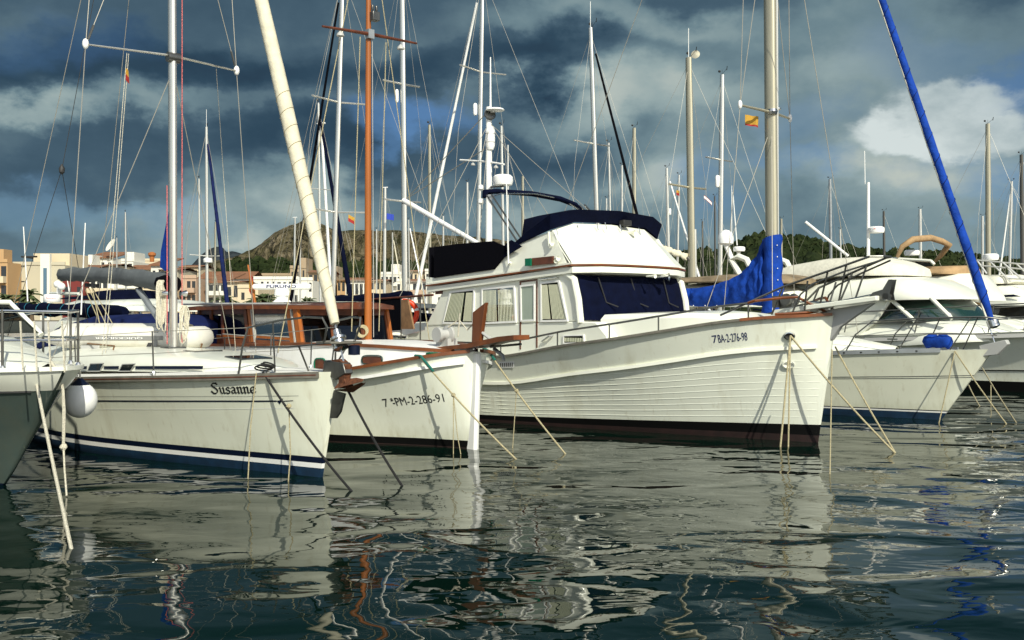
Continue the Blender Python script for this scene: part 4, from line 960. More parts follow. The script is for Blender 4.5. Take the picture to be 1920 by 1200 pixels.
# ================================================================ the wooden llaut in between
Lb = Boat('wooden_fishing_yacht', 887, 842, 48, 'white wooden boat with varnished wheelhouse and orange mast, marked PM-2-286-91', 'wooden boat')
LH = Hull(Lb, 9.6, [(0, .07), (.15, .40), (.35, .66), (.7, .94), (1.2, 1.18), (2, 1.45), (3, 1.68), (5, 1.85), (9.6, 1.3)],
          [(0, .03), (.5, .22), (1, .48), (1.7, .90), (2.1, 1.15), (3, 1.45), (5, 1.65), (9.6, 1.1)], (0, .07),
          sheer_px=[(560, 706), (640, 696), (760, 676), (850, 662), (893, 659)], p=1.3)
LH.build([(.02, 'red_antifoul'), (.13, 'black_paint')], 'white_hull', deckdrop=.04)
LH.strake('cap_rail', .015, .05, .05, 'varnish', s0=.02)
LH.strake('rubbing_strake', -.15, .05, .055, 'white_paint', s0=.06)
LH.strake('stern_black_band', -1.25, .02, .01, 'black_paint', s0=.3) if 0 else None
LH.text('7', (722, 763), (731, 762), .130, 'letter_black', bold=.0)
LH.text('a', (733, 752), (738, 751), .045, 'letter_black', bold=.01)
LH.text('-PM-2-286-91', (739, 761), (834, 753), .130, 'letter_black', bold=.0)
m = MB(); rows = []
for i in range(12):
    z = -.25+(1.50+.25)*i/11; x = .02+.07*max(0, z)/1.5
    rows.append([(x-.10, -.06, z), (x+.05, -.05, z), (x+.07, 0, z), (x+.05, .05, z), (x-.10, .06, z)])
m.grid(rows); m.poly(rows[-1]); m.build('stem_post', 'white_paint', Lb.o)
def L0(x, y, w=0): return Lb.w(x, y, w)
MB().prism([L0(*p)+Vector((0, -.035, 0)) for p in ((913, 567), (889, 586), (887, 652), (901, 652), (907, 610))], (0, .07, 0)).build('prow_post', 'varnish', Lb.o, bevel=.008)
p0 = L0(838, 664); 
m = MB(); m.grid([[(-.75, -.30, 1.52), (-.75, .30, 1.52), (-.75, .30, 1.57), (-.75, -.30, 1.57)], [(.1, -.22, 1.58), (.1, .22, 1.58), (.1, .22, 1.65), (.1, -.22, 1.65)], [(.75, -.15, 1.69), (.75, .15, 1.69), (.75, .15, 1.77), (.75, -.15, 1.77)], [(1.12, -.16, 1.73), (1.12, .16, 1.73), (1.12, .16, 1.80), (1.12, -.16, 1.80)]], closed=True)
m.poly([(1.12, -.16, 1.73), (1.12, .16, 1.73), (1.12, .16, 1.80), (1.12, -.16, 1.80)]); m.poly([(-.75, -.30, 1.52), (-.75, .30, 1.52), (-.75, .30, 1.57), (-.75, -.30, 1.57)])
m.build('bowsprit_platform', 'varnish', Lb.o)
MB().tube([L0(893, 615), L0(925, 640)], .025, 6).build('bowsprit_brace', 'light_grey', Lb.o)
MB().tube([(.3, .1, 1.60), (1.0, .1, 1.66)], .02, 6).tube([(.5, .0, 1.58), (.7, 0, 1.48), (.72, 0, 1.40)], .03, 6).build('stowed_anchor', 'dark_steel', Lb.o)
wn_ = MB().lathe([(.12, -.18), (.12, -.12), (.08, -.10), (.08, .02), (.15, .04), (.15, .08), (.06, .10)], (-.55, -.12, 1.78), (0, 1, 0), 16); wn_.box((-.6, -.05, 1.64), (.3, .2, .16)); wn_.build('windlass', 'light_grey', Lb.o)
MB().tube([(-.5, -.1, 1.9), (-.35, 0, 2.02), (-.2, .05, 1.86), (.0, .05, 2.0)], .012, 5).tube([(-.3, -.06, 1.75), (-.26, -.05, 2.12)], .012, 5).build('rope_gear', 'rope_white', Lb.o)
# raised foredeck coaming with portholes
cc = [(-.28, .30, 1.52), (-.7, .62, 1.55), (-1.3, .88, 1.58), (-2.2, 1.10, 1.60), (-3.4, 1.22, 1.58), (-5, 1.28, 1.52), (-8, 1.15, 1.46)]
rows = []
for x, hw, z in cc: rows.append([(x, -hw-.02, 1.15), (x, -hw, z), (x, -hw*.5, z+.05), (x, 0, z+.07), (x, hw*.5, z+.05), (x, hw, z), (x, hw+.02, 1.15)])
cm_ = MB().grid(rows); cm_.poly(rows[0]); cm_.poly(rows[-1]); coam = cm_.build('coach_roof', 'white_paint', Lb.o)
for sd in (-1, 1):
    rows = [[(x, sd*(hw-.03), z-.01), (x, sd*(hw+.035), z-.01), (x, sd*(hw+.035), z+.03), (x, sd*(hw-.03), z+.04)] for x, hw, z in [(-.2, .24, 1.52)]+cc]
    MB().grid(rows, closed=True).build('roof_edge', 'varnish', coam)
def cside(px_, py_):
    p = L0(px_, py_, 1.1)
    for _ in range(8):
        hw = interp_lin([(c_[0], c_[1]) for c_ in reversed(cc)], p.x); p = L0(px_, py_, hw+.012)
    return p
for cx_, cy_, w_, h_ in ((539, 688, 18, 22), (601, 684, 20, 24), (699, 675, 38, 17), (812, 664, 22, 4)):
    ring1 = []; 
    for i in range(20):
        a = 2*math.pi*i/20; c_ = math.cos(a); s_ = math.sin(a); e_ = .55
        ring1.append((cx_+w_/2*math.copysign(abs(c_)**e_, c_), cy_+h_/2*math.copysign(abs(s_)**e_, s_)))
    q_ = [cside(*p) for p in ring1]
    po = MB().poly([p+Vector((0, -.01, 0)) for p in q_]).build('porthole', 'dark_wood', coam)
    MB().tube([p+Vector((0, -.015, 0)) for p in q_+[q_[0]]], .014, 6, cap=False).build('porthole_rim', 'green_lens' if w_ < 30 else 'green_glass', po)
# wheelhouse
WX0, WX1, WW = -3.55, -7.75, .98
zc0, zc1, zc2 = 1.50, 1.66, 2.10
wh = MB(); 
for sd in (-1, 1): wh.prism([(WX0+.06, sd*WW, 1.40), (WX1, sd*WW, 1.40), (WX1, sd*WW, zc1-.02), (WX0+.02, sd*WW, zc1-.04)], (0, -sd*.05, 0))
wh.prism([(WX0, -WW, 1.45), (WX0, WW, 1.45), (WX0-.02, WW, zc1-.06), (WX0-.02, -WW, zc1-.06)], (-.05, 0, 0)); wh.prism([(WX1, -WW, 1.45), (WX1, WW, 1.45), (WX1, WW, zc1), (WX1, -WW, zc1)], (.05, 0, 0))
wo_ = wh.build('wheelhouse_wall', 'varnish', Lb.o)
hdm = MB()
for sd in (-1, 1): hdm.prism([(WX0-.16, sd*(WW-.02), 2.10), (WX1, sd*(WW-.02), 2.10), (WX1, sd*(WW-.02), 2.25), (WX0-.18, sd*(WW-.02), 2.24)], (0, -sd*.05, 0))
hdm.prism([(WX0-.16, -WW, 2.08), (WX0-.16, WW, 2.08), (WX0-.18, WW, 2.25), (WX0-.18, -WW, 2.25)], (-.05, 0, 0)); hdm.build('header_beam', 'dark_wood', Lb.o)
def post(x0, x1, y, w_, m_='varnish', name='pillar'):
    MB().prism([(x0-w_/2, y, zc1-.08), (x0+w_/2, y, zc1-.08), (x1+w_/2, y, 2.2), (x1-w_/2, y, 2.2)], (0, .06 if y < 0 else -.06, 0)).build(name, m_, Lb.o)
for sd in (-1, 1):
    y = sd*(WW+.008)
    for x0, x1, w_, m_ in ((WX0-.06, WX0-.22, .15, 'mast_varnish'), (WX0-.21, WX0-.37, .045, 'light_grey'), (WX0-.31, WX0-.46, .14, 'mast_varnish'), (-5.35, -5.5, .12, 'mast_varnish'), (-5.27, -5.42, .04, 'light_grey'), (-5.52, -5.67, .12, 'varnish'), (-6.6, -6.65, .08, 'dark_wood'), (-7.1, -7.15, .10, 'varnish'), (-7.7, -7.7, .1, 'dark_wood')): post(x0, x1, y, w_, m_)
    for xa, xb in ((WX0-.4, -5.2), (-5.6, -6.6), (-6.7, -7.6)):
        w0 = MB().poly([(xa, sd*(WW-.02), zc1-.06), (xb, sd*(WW-.02), zc1-.03), (xb-.12, sd*(WW-.02), 2.12), (xa-.15, sd*(WW-.02), 2.12)]).build('side_window', 'smoke_glass', Lb.o)
        MB().prism([(xa, y, zc1-.02), (xb, y, zc1), (xb, y, zc1+.045), (xa, y, zc1+.025)], (0, .03, 0)).build('window_sill', 'mast_varnish', w0)
        MB().prism([(xa, y, zc1+.03), (xb, y, zc1+.05), (xb, y, zc1+.065), (xa, y, zc1+.045)], (0, .03, 0)).build('sill_strip', 'light_grey', w0)
for y in (-.93, -.30, .34, .93):
    MB().prism([(WX0, y-.035, zc1-.08), (WX0, y+.035, zc1-.08), (WX0-.16, y+.035, 2.15), (WX0-.16, y-.035, 2.15)], (-.05, 0, 0)).build('front_pillar', 'varnish', Lb.o)
for y0_, y1_ in ((-.88, -.33), (-.26, .30), (.38, .88)):
    MB().poly([(WX0-.02, y0_, zc1-.07), (WX0-.02, y1_, zc1-.07), (WX0-.17, y1_, 2.12), (WX0-.17, y0_, 2.12)]).build('front_window', 'smoke_glass', Lb.o)
m = MB(); m.box((-5.0, .2, 1.62), (.5, .9, .35)); m.box((-5.25, .2, 1.88), (.08, .9, .3)); m.build('helm_seat', 'deep_blue_canvas', Lb.o, bevel=.03)
MB().box((-4.1, 0, 1.70), (.35, 1.6, .25)).build('console', 'cream_canvas', Lb.o, bevel=.03)
MB().prism([(-4.9, .9, 1.66), (-5.3, .9, 1.66), (-5.4, .9, 2.1), (-4.95, .9, 2.1)], (0, .02, 0)).build('dark_curtain', 'navy_canvas', Lb.o)
rows = []
for i in range(17):
    t = i/16; x = -3.15-4.95*t; hw = (1.10*(1-(1-min(1, t*5))**2*.35)); zz = 2.235+.02*math.sin(math.pi*t)-.01*t
    rows.append([(x, -hw, zz-.035), (x, -hw, zz+.03), (x, -hw*.6, zz+.075), (x, 0, zz+.09), (x, hw*.6, zz+.075), (x, hw, zz+.03), (x, hw, zz-.035)])
rf2 = MB().grid(rows, closed=True); rf2.poly(rows[0]); rf2.poly(rows[-1]); rfo = rf2.build('wheelhouse_roof', 'dark_wood', Lb.o)
for sd in (-1, 1): MB().grid([[Vector(r_[0 if sd < 0 else 6])+Vector((0, sd*.02, dz)) for r_ in rows] for dz in (-.01, .055)]).build('roof_edge', 'varnish', rfo)
MB().grid([[Vector(p)+Vector((0, 0, .012)) for p in r_[2:5]] for r_ in rows]).build('roof_top', 'gelcoat', rfo)
MB().tube([Lb.w(x_, 570, .95) for x_ in (345, 400, 470, 540)], .03, 6).build('awning_rail', 'light_grey', rfo)
# open radar antenna with its maker's lettering
ra0, ra1 = Lb.w(475, 538, -.1), Lb.w(583, 537.5, -.1)
cen = (Lb.wld(ra0)+Lb.wld(ra1))/2; Yr = Lb.wld(Lb.w(530, 538, -.1)).y
rdo = empty('marine_radar', (P(529, 538, Yr).x, Yr, 2.36)); rdo.parent = rfo; rdo.matrix_parent_inverse = Matrix(); rdo.name = 'marine_radar'
loc_ = Lb.loc((P(529, 538, Yr).x, Yr, 2.32)); rdo.location = loc_; rdo.rotation_euler = (0, 0, Lb.a)
# (built straight into the roof as sub-parts)
k_ = Matrix.Rotation(Lb.a, 4, 'Z'); bpy.data.objects.remove(rdo)
def RB(v): v = k_ @ Vector(v); return Vector(loc_)+v
zr = H-(537.5-HY)/F*Yr-loc_.z; hl = 54/F*Yr
m = MB(); rows = []
for x in (-hl, -hl+.03, hl-.03, hl):
    rr = .062 if abs(x) < hl-.01 else .045
    rows.append([RB((x, .07*math.cos(2*math.pi*i/12), zr+rr*math.sin(2*math.pi*i/12))) for i in range(12)])
m.grid(rows, closed=True); m.poly(rows[0]); m.poly(rows[-1]); bar = m.build('radar_antenna', 'white_plastic', Lb.o, angle=50)
m = MB(); m.lathe([(.20, 0), (.19, .04), (.12, .1), (.12, zr*.45), (.16, zr*.5), (.15, zr*.85), (.06, zr*.9), (.05, zr)], loc_, n=18); m.build('radar_pedestal', 'white_plastic', Lb.o, angle=40)
flat_text('radar_lettering', 'FURUNO', RB((0, -.055, zr+.005)), (k_@Vector((1, 0, 0))).to_3d(), (0, 0, 1), 56/F*Yr, .062, 'letter_navy', bar, bold=.03, th=.016)
# flag staff
fs_a, fs_b = Lb.w(479, 572, .3), Lb.w(465, 497, .3)
sta = MB().tube([fs_a, fs_b], [.03, .018], 7).build('flag_staff', 'mast_varnish', Lb.o)
flag('spanish_flag', 'red and yellow flag hanging on the varnished staff of the wheelhouse roof', Lb.wld(fs_a.lerp(fs_b, .86)), ['flag_red', 'flag_yellow', 'flag_red'], w=.13, h=.42, droop=.38, wave=.05)
# mast with yard
lmx = -2.92
lm = MB().tube([(lmx, 0, 1.5), (lmx, .0, 5), (lmx+.02, 0, 9.6)], [.068, .055, .040], 14).build('mast', 'mast_varnish', Lb.o)
MB().box((lmx, 0, 1.62), (.5, .34, .07)).build('mast_partner', 'varnish', lm, bevel=.01)
ya = MB().tube([(lmx+.07, -.98, 7.03), (lmx+.07, 0, 7.08), (lmx+.07, 1.02, 7.10)], [.02, .035, .02], 8).build('crosstree', 'dark_wood', lm)
MB().box((lmx+.06, 0, 7.08), (.1, .12, .16)).build('crosstree_bracket', 'grey_alu', lm)
ml = MB().box((lmx+.1, .07, 7.40), (.13, .15, .16)).box((lmx+.1, .03, 7.55), (.04, .04, .1)).box((lmx+.1, .11, 7.55), (.04, .04, .1)).build('masthead_light', 'dark_steel', lm, bevel=.01)
for y in (-.62, .66): MB().lathe([(.07, 0), (.06, .04), (.01, .09)], (lmx+.07, y, 6.93), n=10).build('deck_light', 'light_grey', ya)
MB().tube([(lmx+.085, .06, 1.7), (lmx+.06, .05, 7.0)], .006, 5).build('sail_track', 'light_grey', lm)
wires(Lb, [((lmx, 0, 9.5), (lmx-.3, -1.62, 1.45)), ((lmx, 0, 9.5), (lmx-.3, 1.62, 1.45)), ((lmx+.05, -.2, 7.0), (lmx-.1, -.28, 1.8)), ((lmx+.05, .35, 7.0), (lmx-.1, .30, 1.8))], .009, 'rope_cream', 'shroud')
m = MB()
for k in range(4): m.torus((lmx+.02, -.12-.01*k, 1.82-.01*k), .09, .014, (1, -.4+.1*k, .1), n=16, k=5)
m.build('coiled_line', 'rope_cream', lm)

# ================================================================ sloop with the blue sail covers, behind the trawler
Fb = Boat('sloop', 1765, 787, 45, 'white sloop with bright blue furled jib and blue mainsail cover behind the trawler', 'sailboat')
FH = Hull(Fb, 12, [(0, .04), (.3, .26), (.6, .45), (1.2, .75), (2, 1.08), (3, 1.38), (5, 1.75), (8, 1.8), (12, 1.3)], [(0, .02), (1, .30), (2, .62), (3, .95), (5, 1.4), (8, 1.6), (12, 1.1)], (0, 1.0),
          sheer_px=[(1545, 662), (1700, 658), (1850, 655)], p=1.05, bl=5)
FH.build([(.14, 'blue_antifoul'), (.17, 'white_paint'), (.19, 'navy_paint')], 'cream_hull', deckdrop=.03)
FH.strake('toe_rail', -.0, .085, .012, 'grey_alu', s0=.6)
for i in range(22):
    st = .9+.25*i; p = FH.pt(st, FH.sheer(st), 1, .012); MB().box(p+Vector((0, -.004, 0)), (.06, .012, .02), rot=Matrix.Rotation(R(-12), 3, 'Z')).build('toe_rail_slot', 'rubber', Fb.o)
FH.ribbon('hull_stripe', [(1548, 707), (1700, 706), (1832, 704)], .012, 'navy_paint'); FH.ribbon('hull_stripe', [(1548, 710), (1700, 709.5), (1826, 707.5)], .010, 'navy_paint')
zF = 1.38
rows = []
for x, hw, z in ((-.9, .12, 1.40), (-1.5, .5, 1.50), (-2.2, .75, 1.62), (-3.2, .95, 1.75), (-5, 1.1, 1.85), (-8, 1.15, 1.9)): rows.append([(x, -hw-.08, 1.25), (x, -hw, z-.06), (x, -hw*.7, z), (x, 0, z+.05), (x, hw*.7, z), (x, hw, z-.06), (x, hw+.08, 1.25)])
fcab = MB().grid(rows); fcab.poly(rows[-1]); fcab = fcab.build('cabin_roof', 'gelcoat', Fb.o)
fmp = Fb.w(1447, 560, 0); fmx = fmp.x
fmast = MB().tube([(fmx, 0, 1.7), (fmx, 0, 3.9)], .10, 14).tube([(fmx, 0, 3.9), (fmx-.05, 0, 9), (fmx-.15, 0, 17)], [.100, .096, .09], 16, flat=1.5).build('mast', 'champagne_alu', Fb.o)
MB().tube([(fmx+.10, .09, 3.9), (fmx+.08, .085, 9), (fmx, .08, 17)], .028, 8).build('sail_track', 'white_alu', fmast)
spz = Fb.w(1440, 212, 0).z
for sd in (-1, 1):
    MB().tube([(fmx, sd*.1, spz), (fmx-.15, sd*1.08, spz+.03)], [.035, .025], 8).build('spreader', 'champagne_alu', fmast); MB().ball((fmx-.15, sd*1.08, spz+.04), .05, sc=(1, 1, 2)).build('spreader_cap', 'white_plastic', fmast)
MB().lathe([(.10, -.06), (.12, 0), (.10, .06)], (fmx+.05, -.05, spz), n=10).build('spreader_bracket', 'steel', fmast)
MB().box(Fb.w(1449, 135, -.15), (.12, .1, .12)).build('steaming_light', 'rubber', fmast, bevel=.01)
MB().lathe([(.02, -.03), (.09, -.02), (.09, .02), (.03, .05)], Fb.w(1457, 204, -.15), n=12).build('deck_light', 'steel', fmast)
wires(Fb, [((fmx-.15, -1.08, spz), (fmx-.3, -1.6, 1.4)), ((fmx-.15, 1.08, spz), (fmx-.3, 1.6, 1.4)), ((fmx-.15, -1.08, spz), (fmx-.1, -.9, 11.5)), ((fmx-.15, 1.08, spz), (fmx-.1, .9, 11.5)), ((fmx-.15, -1.08, spz), (fmx-.1, 0, 11.4)), ((fmx-.15, 1.08, spz), (fmx-.1, 0, 11.4)), ((fmx, 0, spz-.3), (fmx+.9, -1.5, 1.45)), ((fmx, 0, spz-.3), (fmx-1.0, -1.65, 1.4)), ((fmx-.15, 0, 17), (-11.9, 0, 1.4)), ((fmx+.9, -1.2, 12), (fmx+1.6, 1.0, 1.5)), ((fmx, 0, 12), (fmx-1, 1.65, 1.4))], .008, 'wire', 'shroud')
flag('spanish_flag', 'tattered yellow and red flag flying below the spreader beside the blue-covered mast', Fb.wld(Fb.w(1397, 215, .45)), ['flag_yellow', 'flag_yellow', 'flag_red'], w=.30, h=.24, droop=.05)
# blue cover on mast foot and boom
topl = [(1436, 446), (1420, 478), (1400, 505), (1370, 524), (1340, 534), (1310, 540), (1282, 541)]
botl = [(1432, 575), (1420, 573), (1400, 572), (1370, 573), (1340, 575), (1310, 575), (1284, 572)]
rows = []
for i in range(37):
    t = i/36*6; k = min(int(t), 5); f = t-k
    a = Fb.w(topl[k][0]+(topl[k+1][0]-topl[k][0])*f, topl[k][1]+(topl[k+1][1]-topl[k][1])*f, 0); c = Fb.w(botl[k][0]+(botl[k+1][0]-botl[k][0])*f, botl[k][1]+(botl[k+1][1]-botl[k][1])*f, 0)
    mid = (a+c)/2; hh = (a.z-c.z)/2; w_ = .17+.02*math.sin(i*1.7)
    rows.append([Vector((mid.x+.04*math.sin(kk*3+i*.7), w_*(.55 if math.sin(2*math.pi*kk/20) > .5 else 1)*math.cos(2*math.pi*kk/20)+.018*math.sin(hh*6*math.sin(2*math.pi*kk/20)+i*.8), mid.z+hh*math.sin(2*math.pi*kk/20))) for kk in range(20)])
mc = MB().grid(rows, closed=True); mc.poly(rows[-1]); mc.poly(rows[0]); mcv = mc.build('mainsail_cover', 'blue_canvas', Fb.o, angle=80)
rows = []
for i in range(25):
    z = 1.98+(3.86-1.98)*i/24; w_ = .19+.02*math.sin(i*.9)+.05*(1-i/24)
    rows.append([(fmx+.02+(w_+.02*math.sin(3*k+i*.6))*math.cos(2*math.pi*k/20), w_*math.sin(2*math.pi*k/20), z+.05*math.cos(2*math.pi*k/20)) for k in range(20)])
MB().grid(rows, closed=True).build('mast_foot_cover', 'blue_canvas', fmast, angle=80)
for i in range(7):
    z = 2.1+.26*i; MB().ball((fmx+.20+.04*(1-i/7), -.12, z), .014, n=8).build('snap', 'white_plastic', fmast)
for i in range(6):
    p = Fb.w(1300+22*i, 573, .16); MB().ball(p, .014, n=8).build('snap', 'white_plastic', mcv)
# furled jib, pulpit
g0 = Fb.w(1858, 598, 0); g1 = Vector((fmx+.05, 0, 16.4))
furled(Fb, 'furled_jib', g0+(g1-g0)*.0, g0+(g1-g0)*.94, .095, 'blue_canvas', spiral=(.02, .9), sm='deep_blue_canvas', turns=26, wob=.10)
MB().tube([Fb.w(1866, 645, 0), g1], .012, 6).build('forestay', 'steel', Fb.o); MB().tube([g0+(g1-g0)*.0+Vector((-.06, -.05, 0)), g0+(g1-g0)*.94+Vector((-.05, -.04, 0))], .022, 6).build('sail_edge', 'cream_canvas', Fb.o)
MB().lathe([(.04, -.1), (.11, -.07), (.11, .06), (.05, .10)], Fb.w(1862, 606, 0), (g1-g0), 16).build('furling_drum', 'steel', Fb.o)
def fr(s_, dz, side=1): p = FH.pt(s_, FH.sheer(s_), side); p.y += side*.05; p.z += dz; return p
for sd in (1, -1):
    MB().tube([fr(1.9, 0, sd), fr(1.75, .35, sd), fr(1.5, .62, sd), fr(.9, .64, sd), Vector((.85, -sd*.30, 2.06)), Vector((1.2, -sd*.12, 2.02)), Vector((1.25, 0, 2.02))], .015, 7).build('pulpit_rail', 'dark_steel', Fb.o)
    MB().tube([fr(1.75, .33, sd), fr(.9, .33, sd), Vector((.9, -sd*.2, 1.72)), Vector((1.05, 0, 1.70))], .012, 6).build('pulpit_rail', 'dark_steel', Fb.o)
    for s_ in (.5, 1.15): MB().tube([fr(s_, 0, sd), fr(s_-.25 if s_ > .3 else .05, .64, sd)], .013, 6).build('pulpit_post', 'dark_steel', Fb.o)
    tp = [fr(1.5, .62, sd)]; md = [fr(1.75, .33, sd)]
    for s_ in (3.0, 4.8, 6.8, 9): MB().tube([fr(s_, 0, sd), fr(s_, .62, sd)], .012, 6).build('stanchion', 'dark_steel', Fb.o); tp.append(fr(s_, .61, sd)); md.append(fr(s_, .31, sd))
    MB().tube(tp, .005, 5).build('lifeline', 'wire', Fb.o); MB().tube(md, .005, 5).build('lifeline', 'wire', Fb.o)
MB().prism([Fb.w(*p, 0)+Vector((0, -.08, 0)) for p in ((1838, 648), (1888, 637), (1892, 645), (1872, 665), (1845, 668))], (0, .16, 0)).build('bow_roller', 'light_grey', Fb.o, bevel=.01)
p = Fb.w(1758, 640, .1); sb = []
rows = []
for i in range(9):
    t = i/8; rows.append([p+Vector(((t-.5)*.55, .14*math.cos(2*math.pi*k/12)*(1 if 0 < i < 8 else .6), .135*math.sin(2*math.pi*k/12)*(1 if 0 < i < 8 else .6)+.03*math.sin(i*2+k))) for k in range(12)])
m = MB().grid(rows, closed=True); m.poly(rows[0]); m.poly(rows[-1]); sbg = m.build('sail_bag', 'blue_canvas', angle=80); sbg.parent = None
for v in sbg.data.vertices: v.co = Fb.wld(v.co)
tag(sbg, 'small blue bag lying on the foredeck of the blue-covered sloop', 'bag')
for a_, c_ in (((1612, 633), (1636, 634)), ((1673, 636), (1676, 641))): MB().box(Fb.w(*a_, .4), (.2, .03, .03)).build('deck_cleat', 'steel', Fb.o)

# ================================================================ motorboat bow at the left edge, ball fender
A = Boat('motorboat', 0, 0, 32, 'white motorboat bow with grey-green painted-in shade underneath and steel rail at left edge', 'motorboat', XY=((8-960)/F*12.3, 12.3))
AH = Hull(A, 8, [(0, .015), (.05, .20), (.12, .34), (.35, .62), (.7, .92), (1.3, 1.24), (2.2, 1.45), (4, 1.6), (8, 1.6)], [(0, .02), (.5, .24), (1, .42), (2, .75), (3, 1.0), (5, 1.2), (8, 1.4)], (0, 1.22),
         sheer=[(0, 1.47), (2, 1.42), (4, 1.38), (8, 1.3)], p=1.6, bl=4, se=.9)
AH.build([(.02, 'navy_paint')], 'painted_shade_hull', deckdrop=.02)
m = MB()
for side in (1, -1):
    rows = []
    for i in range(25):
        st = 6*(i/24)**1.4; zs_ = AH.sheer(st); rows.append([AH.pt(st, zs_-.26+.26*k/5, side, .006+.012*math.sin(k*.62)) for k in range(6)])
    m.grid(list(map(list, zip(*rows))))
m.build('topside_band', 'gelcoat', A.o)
AH.strake('rub_rail', -.27, .022, .015, 'rubber', s0=.08); AH.strake('gunwale', .0, .05, .02, 'gelcoat', s0=.0)
rows = []
for x, hw, z in ((.9, .15, 1.47), (.5, .4, 1.55), (0, .62, 1.66), (-1, .95, 1.80), (-2, 1.15, 1.86), (-4, 1.3, 1.9)): rows.append([(x, -hw-.05, 1.4), (x, -hw, z-.12), (x, -hw*.75, z), (x, 0, z+.05), (x, hw*.75, z), (x, hw, z-.12), (x, hw+.05, 1.4)])
ac = MB().grid(rows).build('foredeck_cabin', 'gelcoat', A.o)
rows = [[(-.9, y, 1.85), (-1.5, y*.92, 2.25)] for y in (-1.05, -.7, 0, .7, 1.05)]; MB().grid(rows).build('windscreen', 'smoke_glass', A.o)
MB().tube([(-.9, -1.07, 1.82), (-1.5, -.98, 2.27), (-1.5, .98, 2.27), (-.9, 1.07, 1.82)], .04, 8).build('windscreen_frame', 'gelcoat', A.o)
def ar_(s_, dz, side=1): p = AH.pt(s_, AH.sheer(s_), side); p.y += side*.06; p.z += dz; return p
for sd in (1, -1):
    MB().tube([ar_(3.5, .1, sd), ar_(2.6, .62, sd), ar_(1.6, .72, sd), ar_(.8, .70, sd), ar_(.25, .68, sd), Vector((1.50, 0, 2.12)) if 0 else Vector((1.28, 0, 2.13))], .018, 8).build('bow_rail', 'steel', A.o)
    MB().tube([ar_(2.6, .33, sd), ar_(1.6, .36, sd), ar_(.8, .35, sd), ar_(.3, .34, sd), Vector((1.25, 0, 1.80))], .014, 7).build('bow_rail', 'steel', A.o)
    for s_ in (.28, .8, 1.6, 2.6): MB().tube([ar_(s_, 0, sd), ar_(s_, .70, sd)], .016, 7).build('rail_post', 'dark_steel', A.o); MB().lathe([(.04, 0), (.03, .03), (.018, .05)], ar_(s_, 0, sd), n=8).build('post_base', 'steel', A.o)
cl = ar_(.55, .03); MB().tube([cl+Vector((-.12, 0, .05)), cl+Vector((.12, 0, .05))], .018, 7).tube([cl+Vector((-.04, 0, -.02)), cl+Vector((-.04, 0, .05))], .018, 6).tube([cl+Vector((.04, 0, -.02)), cl+Vector((.04, 0, .05))], .018, 6).build('bow_cleat', 'steel', A.o)
m = MB()
for k in range(4):
    q0 = A.w(38+26*k, 602, .6)
    m.tube(sag(q0, q0+Vector((.05, 0, -.55)), .0, 6), .011, 5)
m.build('rail_lines', 'rope_white', A.o)
# ball fender
fo = empty('ball_fender', P(150, 750, 13.3)); tag(fo, 'round white and grey ball fender with navy cap hanging between two bows', 'fender')
rb = 31/F*13.3
m = MB(); rows = []
for i in range(17):
    a = math.pi*i/16; r_ = max(math.sin(a), .001); rows.append([Vector((r_*math.cos(2*math.pi*k/24), r_*math.sin(2*math.pi*k/24), -math.cos(a)*1.08))*rb for k in range(24)])
m.grid(rows, closed=True); m.build('ball', 'white_plastic', fo, angle=80)
MB().lathe([(rb*.62, rb*.78), (rb*.5, rb*.98), (rb*.25, rb*1.2), (.03, rb*1.32)], (0, 0, 0), n=18).build('cap', 'navy_paint', fo)
MB().tube([(0, 0, rb*1.3), (-.05, .1, rb*2.3)], .012, 6).build('lanyard', 'rope_white', fo)

# ================================================================ mooring ropes
def W(b, h, px, py, off=.03): st, z = h.find(px, py); return b.wld(h.pt(st, z, 1, off))
def WZ(px, py): Y = F*H/(py-HY); return Vector(((px-960)/F*Y, Y, -.02))
def under(p): return [p, p+Vector((0, 0, -.3))]
clw = S.wld(sr(s485, .02)); e = WZ(662, 921)
k1 = clw.lerp(e, .42)
rope('black mooring line from the bow cleat of the Susanne into the water', sag(clw+Vector((0, -.03, 0)), e, .06, 14), .016, 'rope_black')
rope('pale tail line hanging straight down from the cleat of the Susanne', [clw+Vector((-.08, -.05, -.01)), clw+Vector((-.14, -.10, -.7)), clw+Vector((-.18, -.10, -1.5))], .008)
kk = clw.lerp(e, .30); ko = rope('short double line hanging from the knot on the black mooring line', [kk, kk+Vector((.02, 0, -.6)), kk+Vector((-.01, 0, -1.0))], .008); knot(ko, kk)
aw = S.wld(S0(651, 729)); rope('black line running from the anchor of the Susanne toward the wooden boat into the water', sag(aw, WZ(756, 911), .05, 12), .016, 'rope_black')
m0 = W(Lb, LH, 790, 668, .07); e = WZ(970, 861)
rope('cream mooring rope with green end over the port-side rail of the wooden boat', sag(m0, e, .04, 14), .014)
rope('green sheathing where the rope leaves the rail of the wooden boat', [m0+Vector((-.1, .15, .03)), m0+Vector((0, 0, .03)), m0.lerp(e, .14)+Vector((0, 0, .0))], .022, 'rope_green', group='green rope sheaths', name='rope_sheath', cat='rope sheath')
kk = m0.lerp(e, .35)-Vector((0, 0, .035)); ko = rope('long thin line hanging from the rope knot beside the white stem post', [kk, kk+Vector((.0, 0, -1.25))], .007); knot(ko, kk); rope('slack thin line curving from the rope knot to the black waterline', sag(kk, kk+Vector((.12, 0, -1.2)), .0, 4)[:3]+[kk+Vector((.13, 0, -1.0)), kk+Vector((.30, .05, -1.2))], .007)
m0 = Lb.wld(Vector((-.25, .52, 1.52))); e = WZ(1062, 851); rope('cream mooring rope from the far bow of the wooden boat in front of the trawler', sag(m0, e, .04, 14), .014)
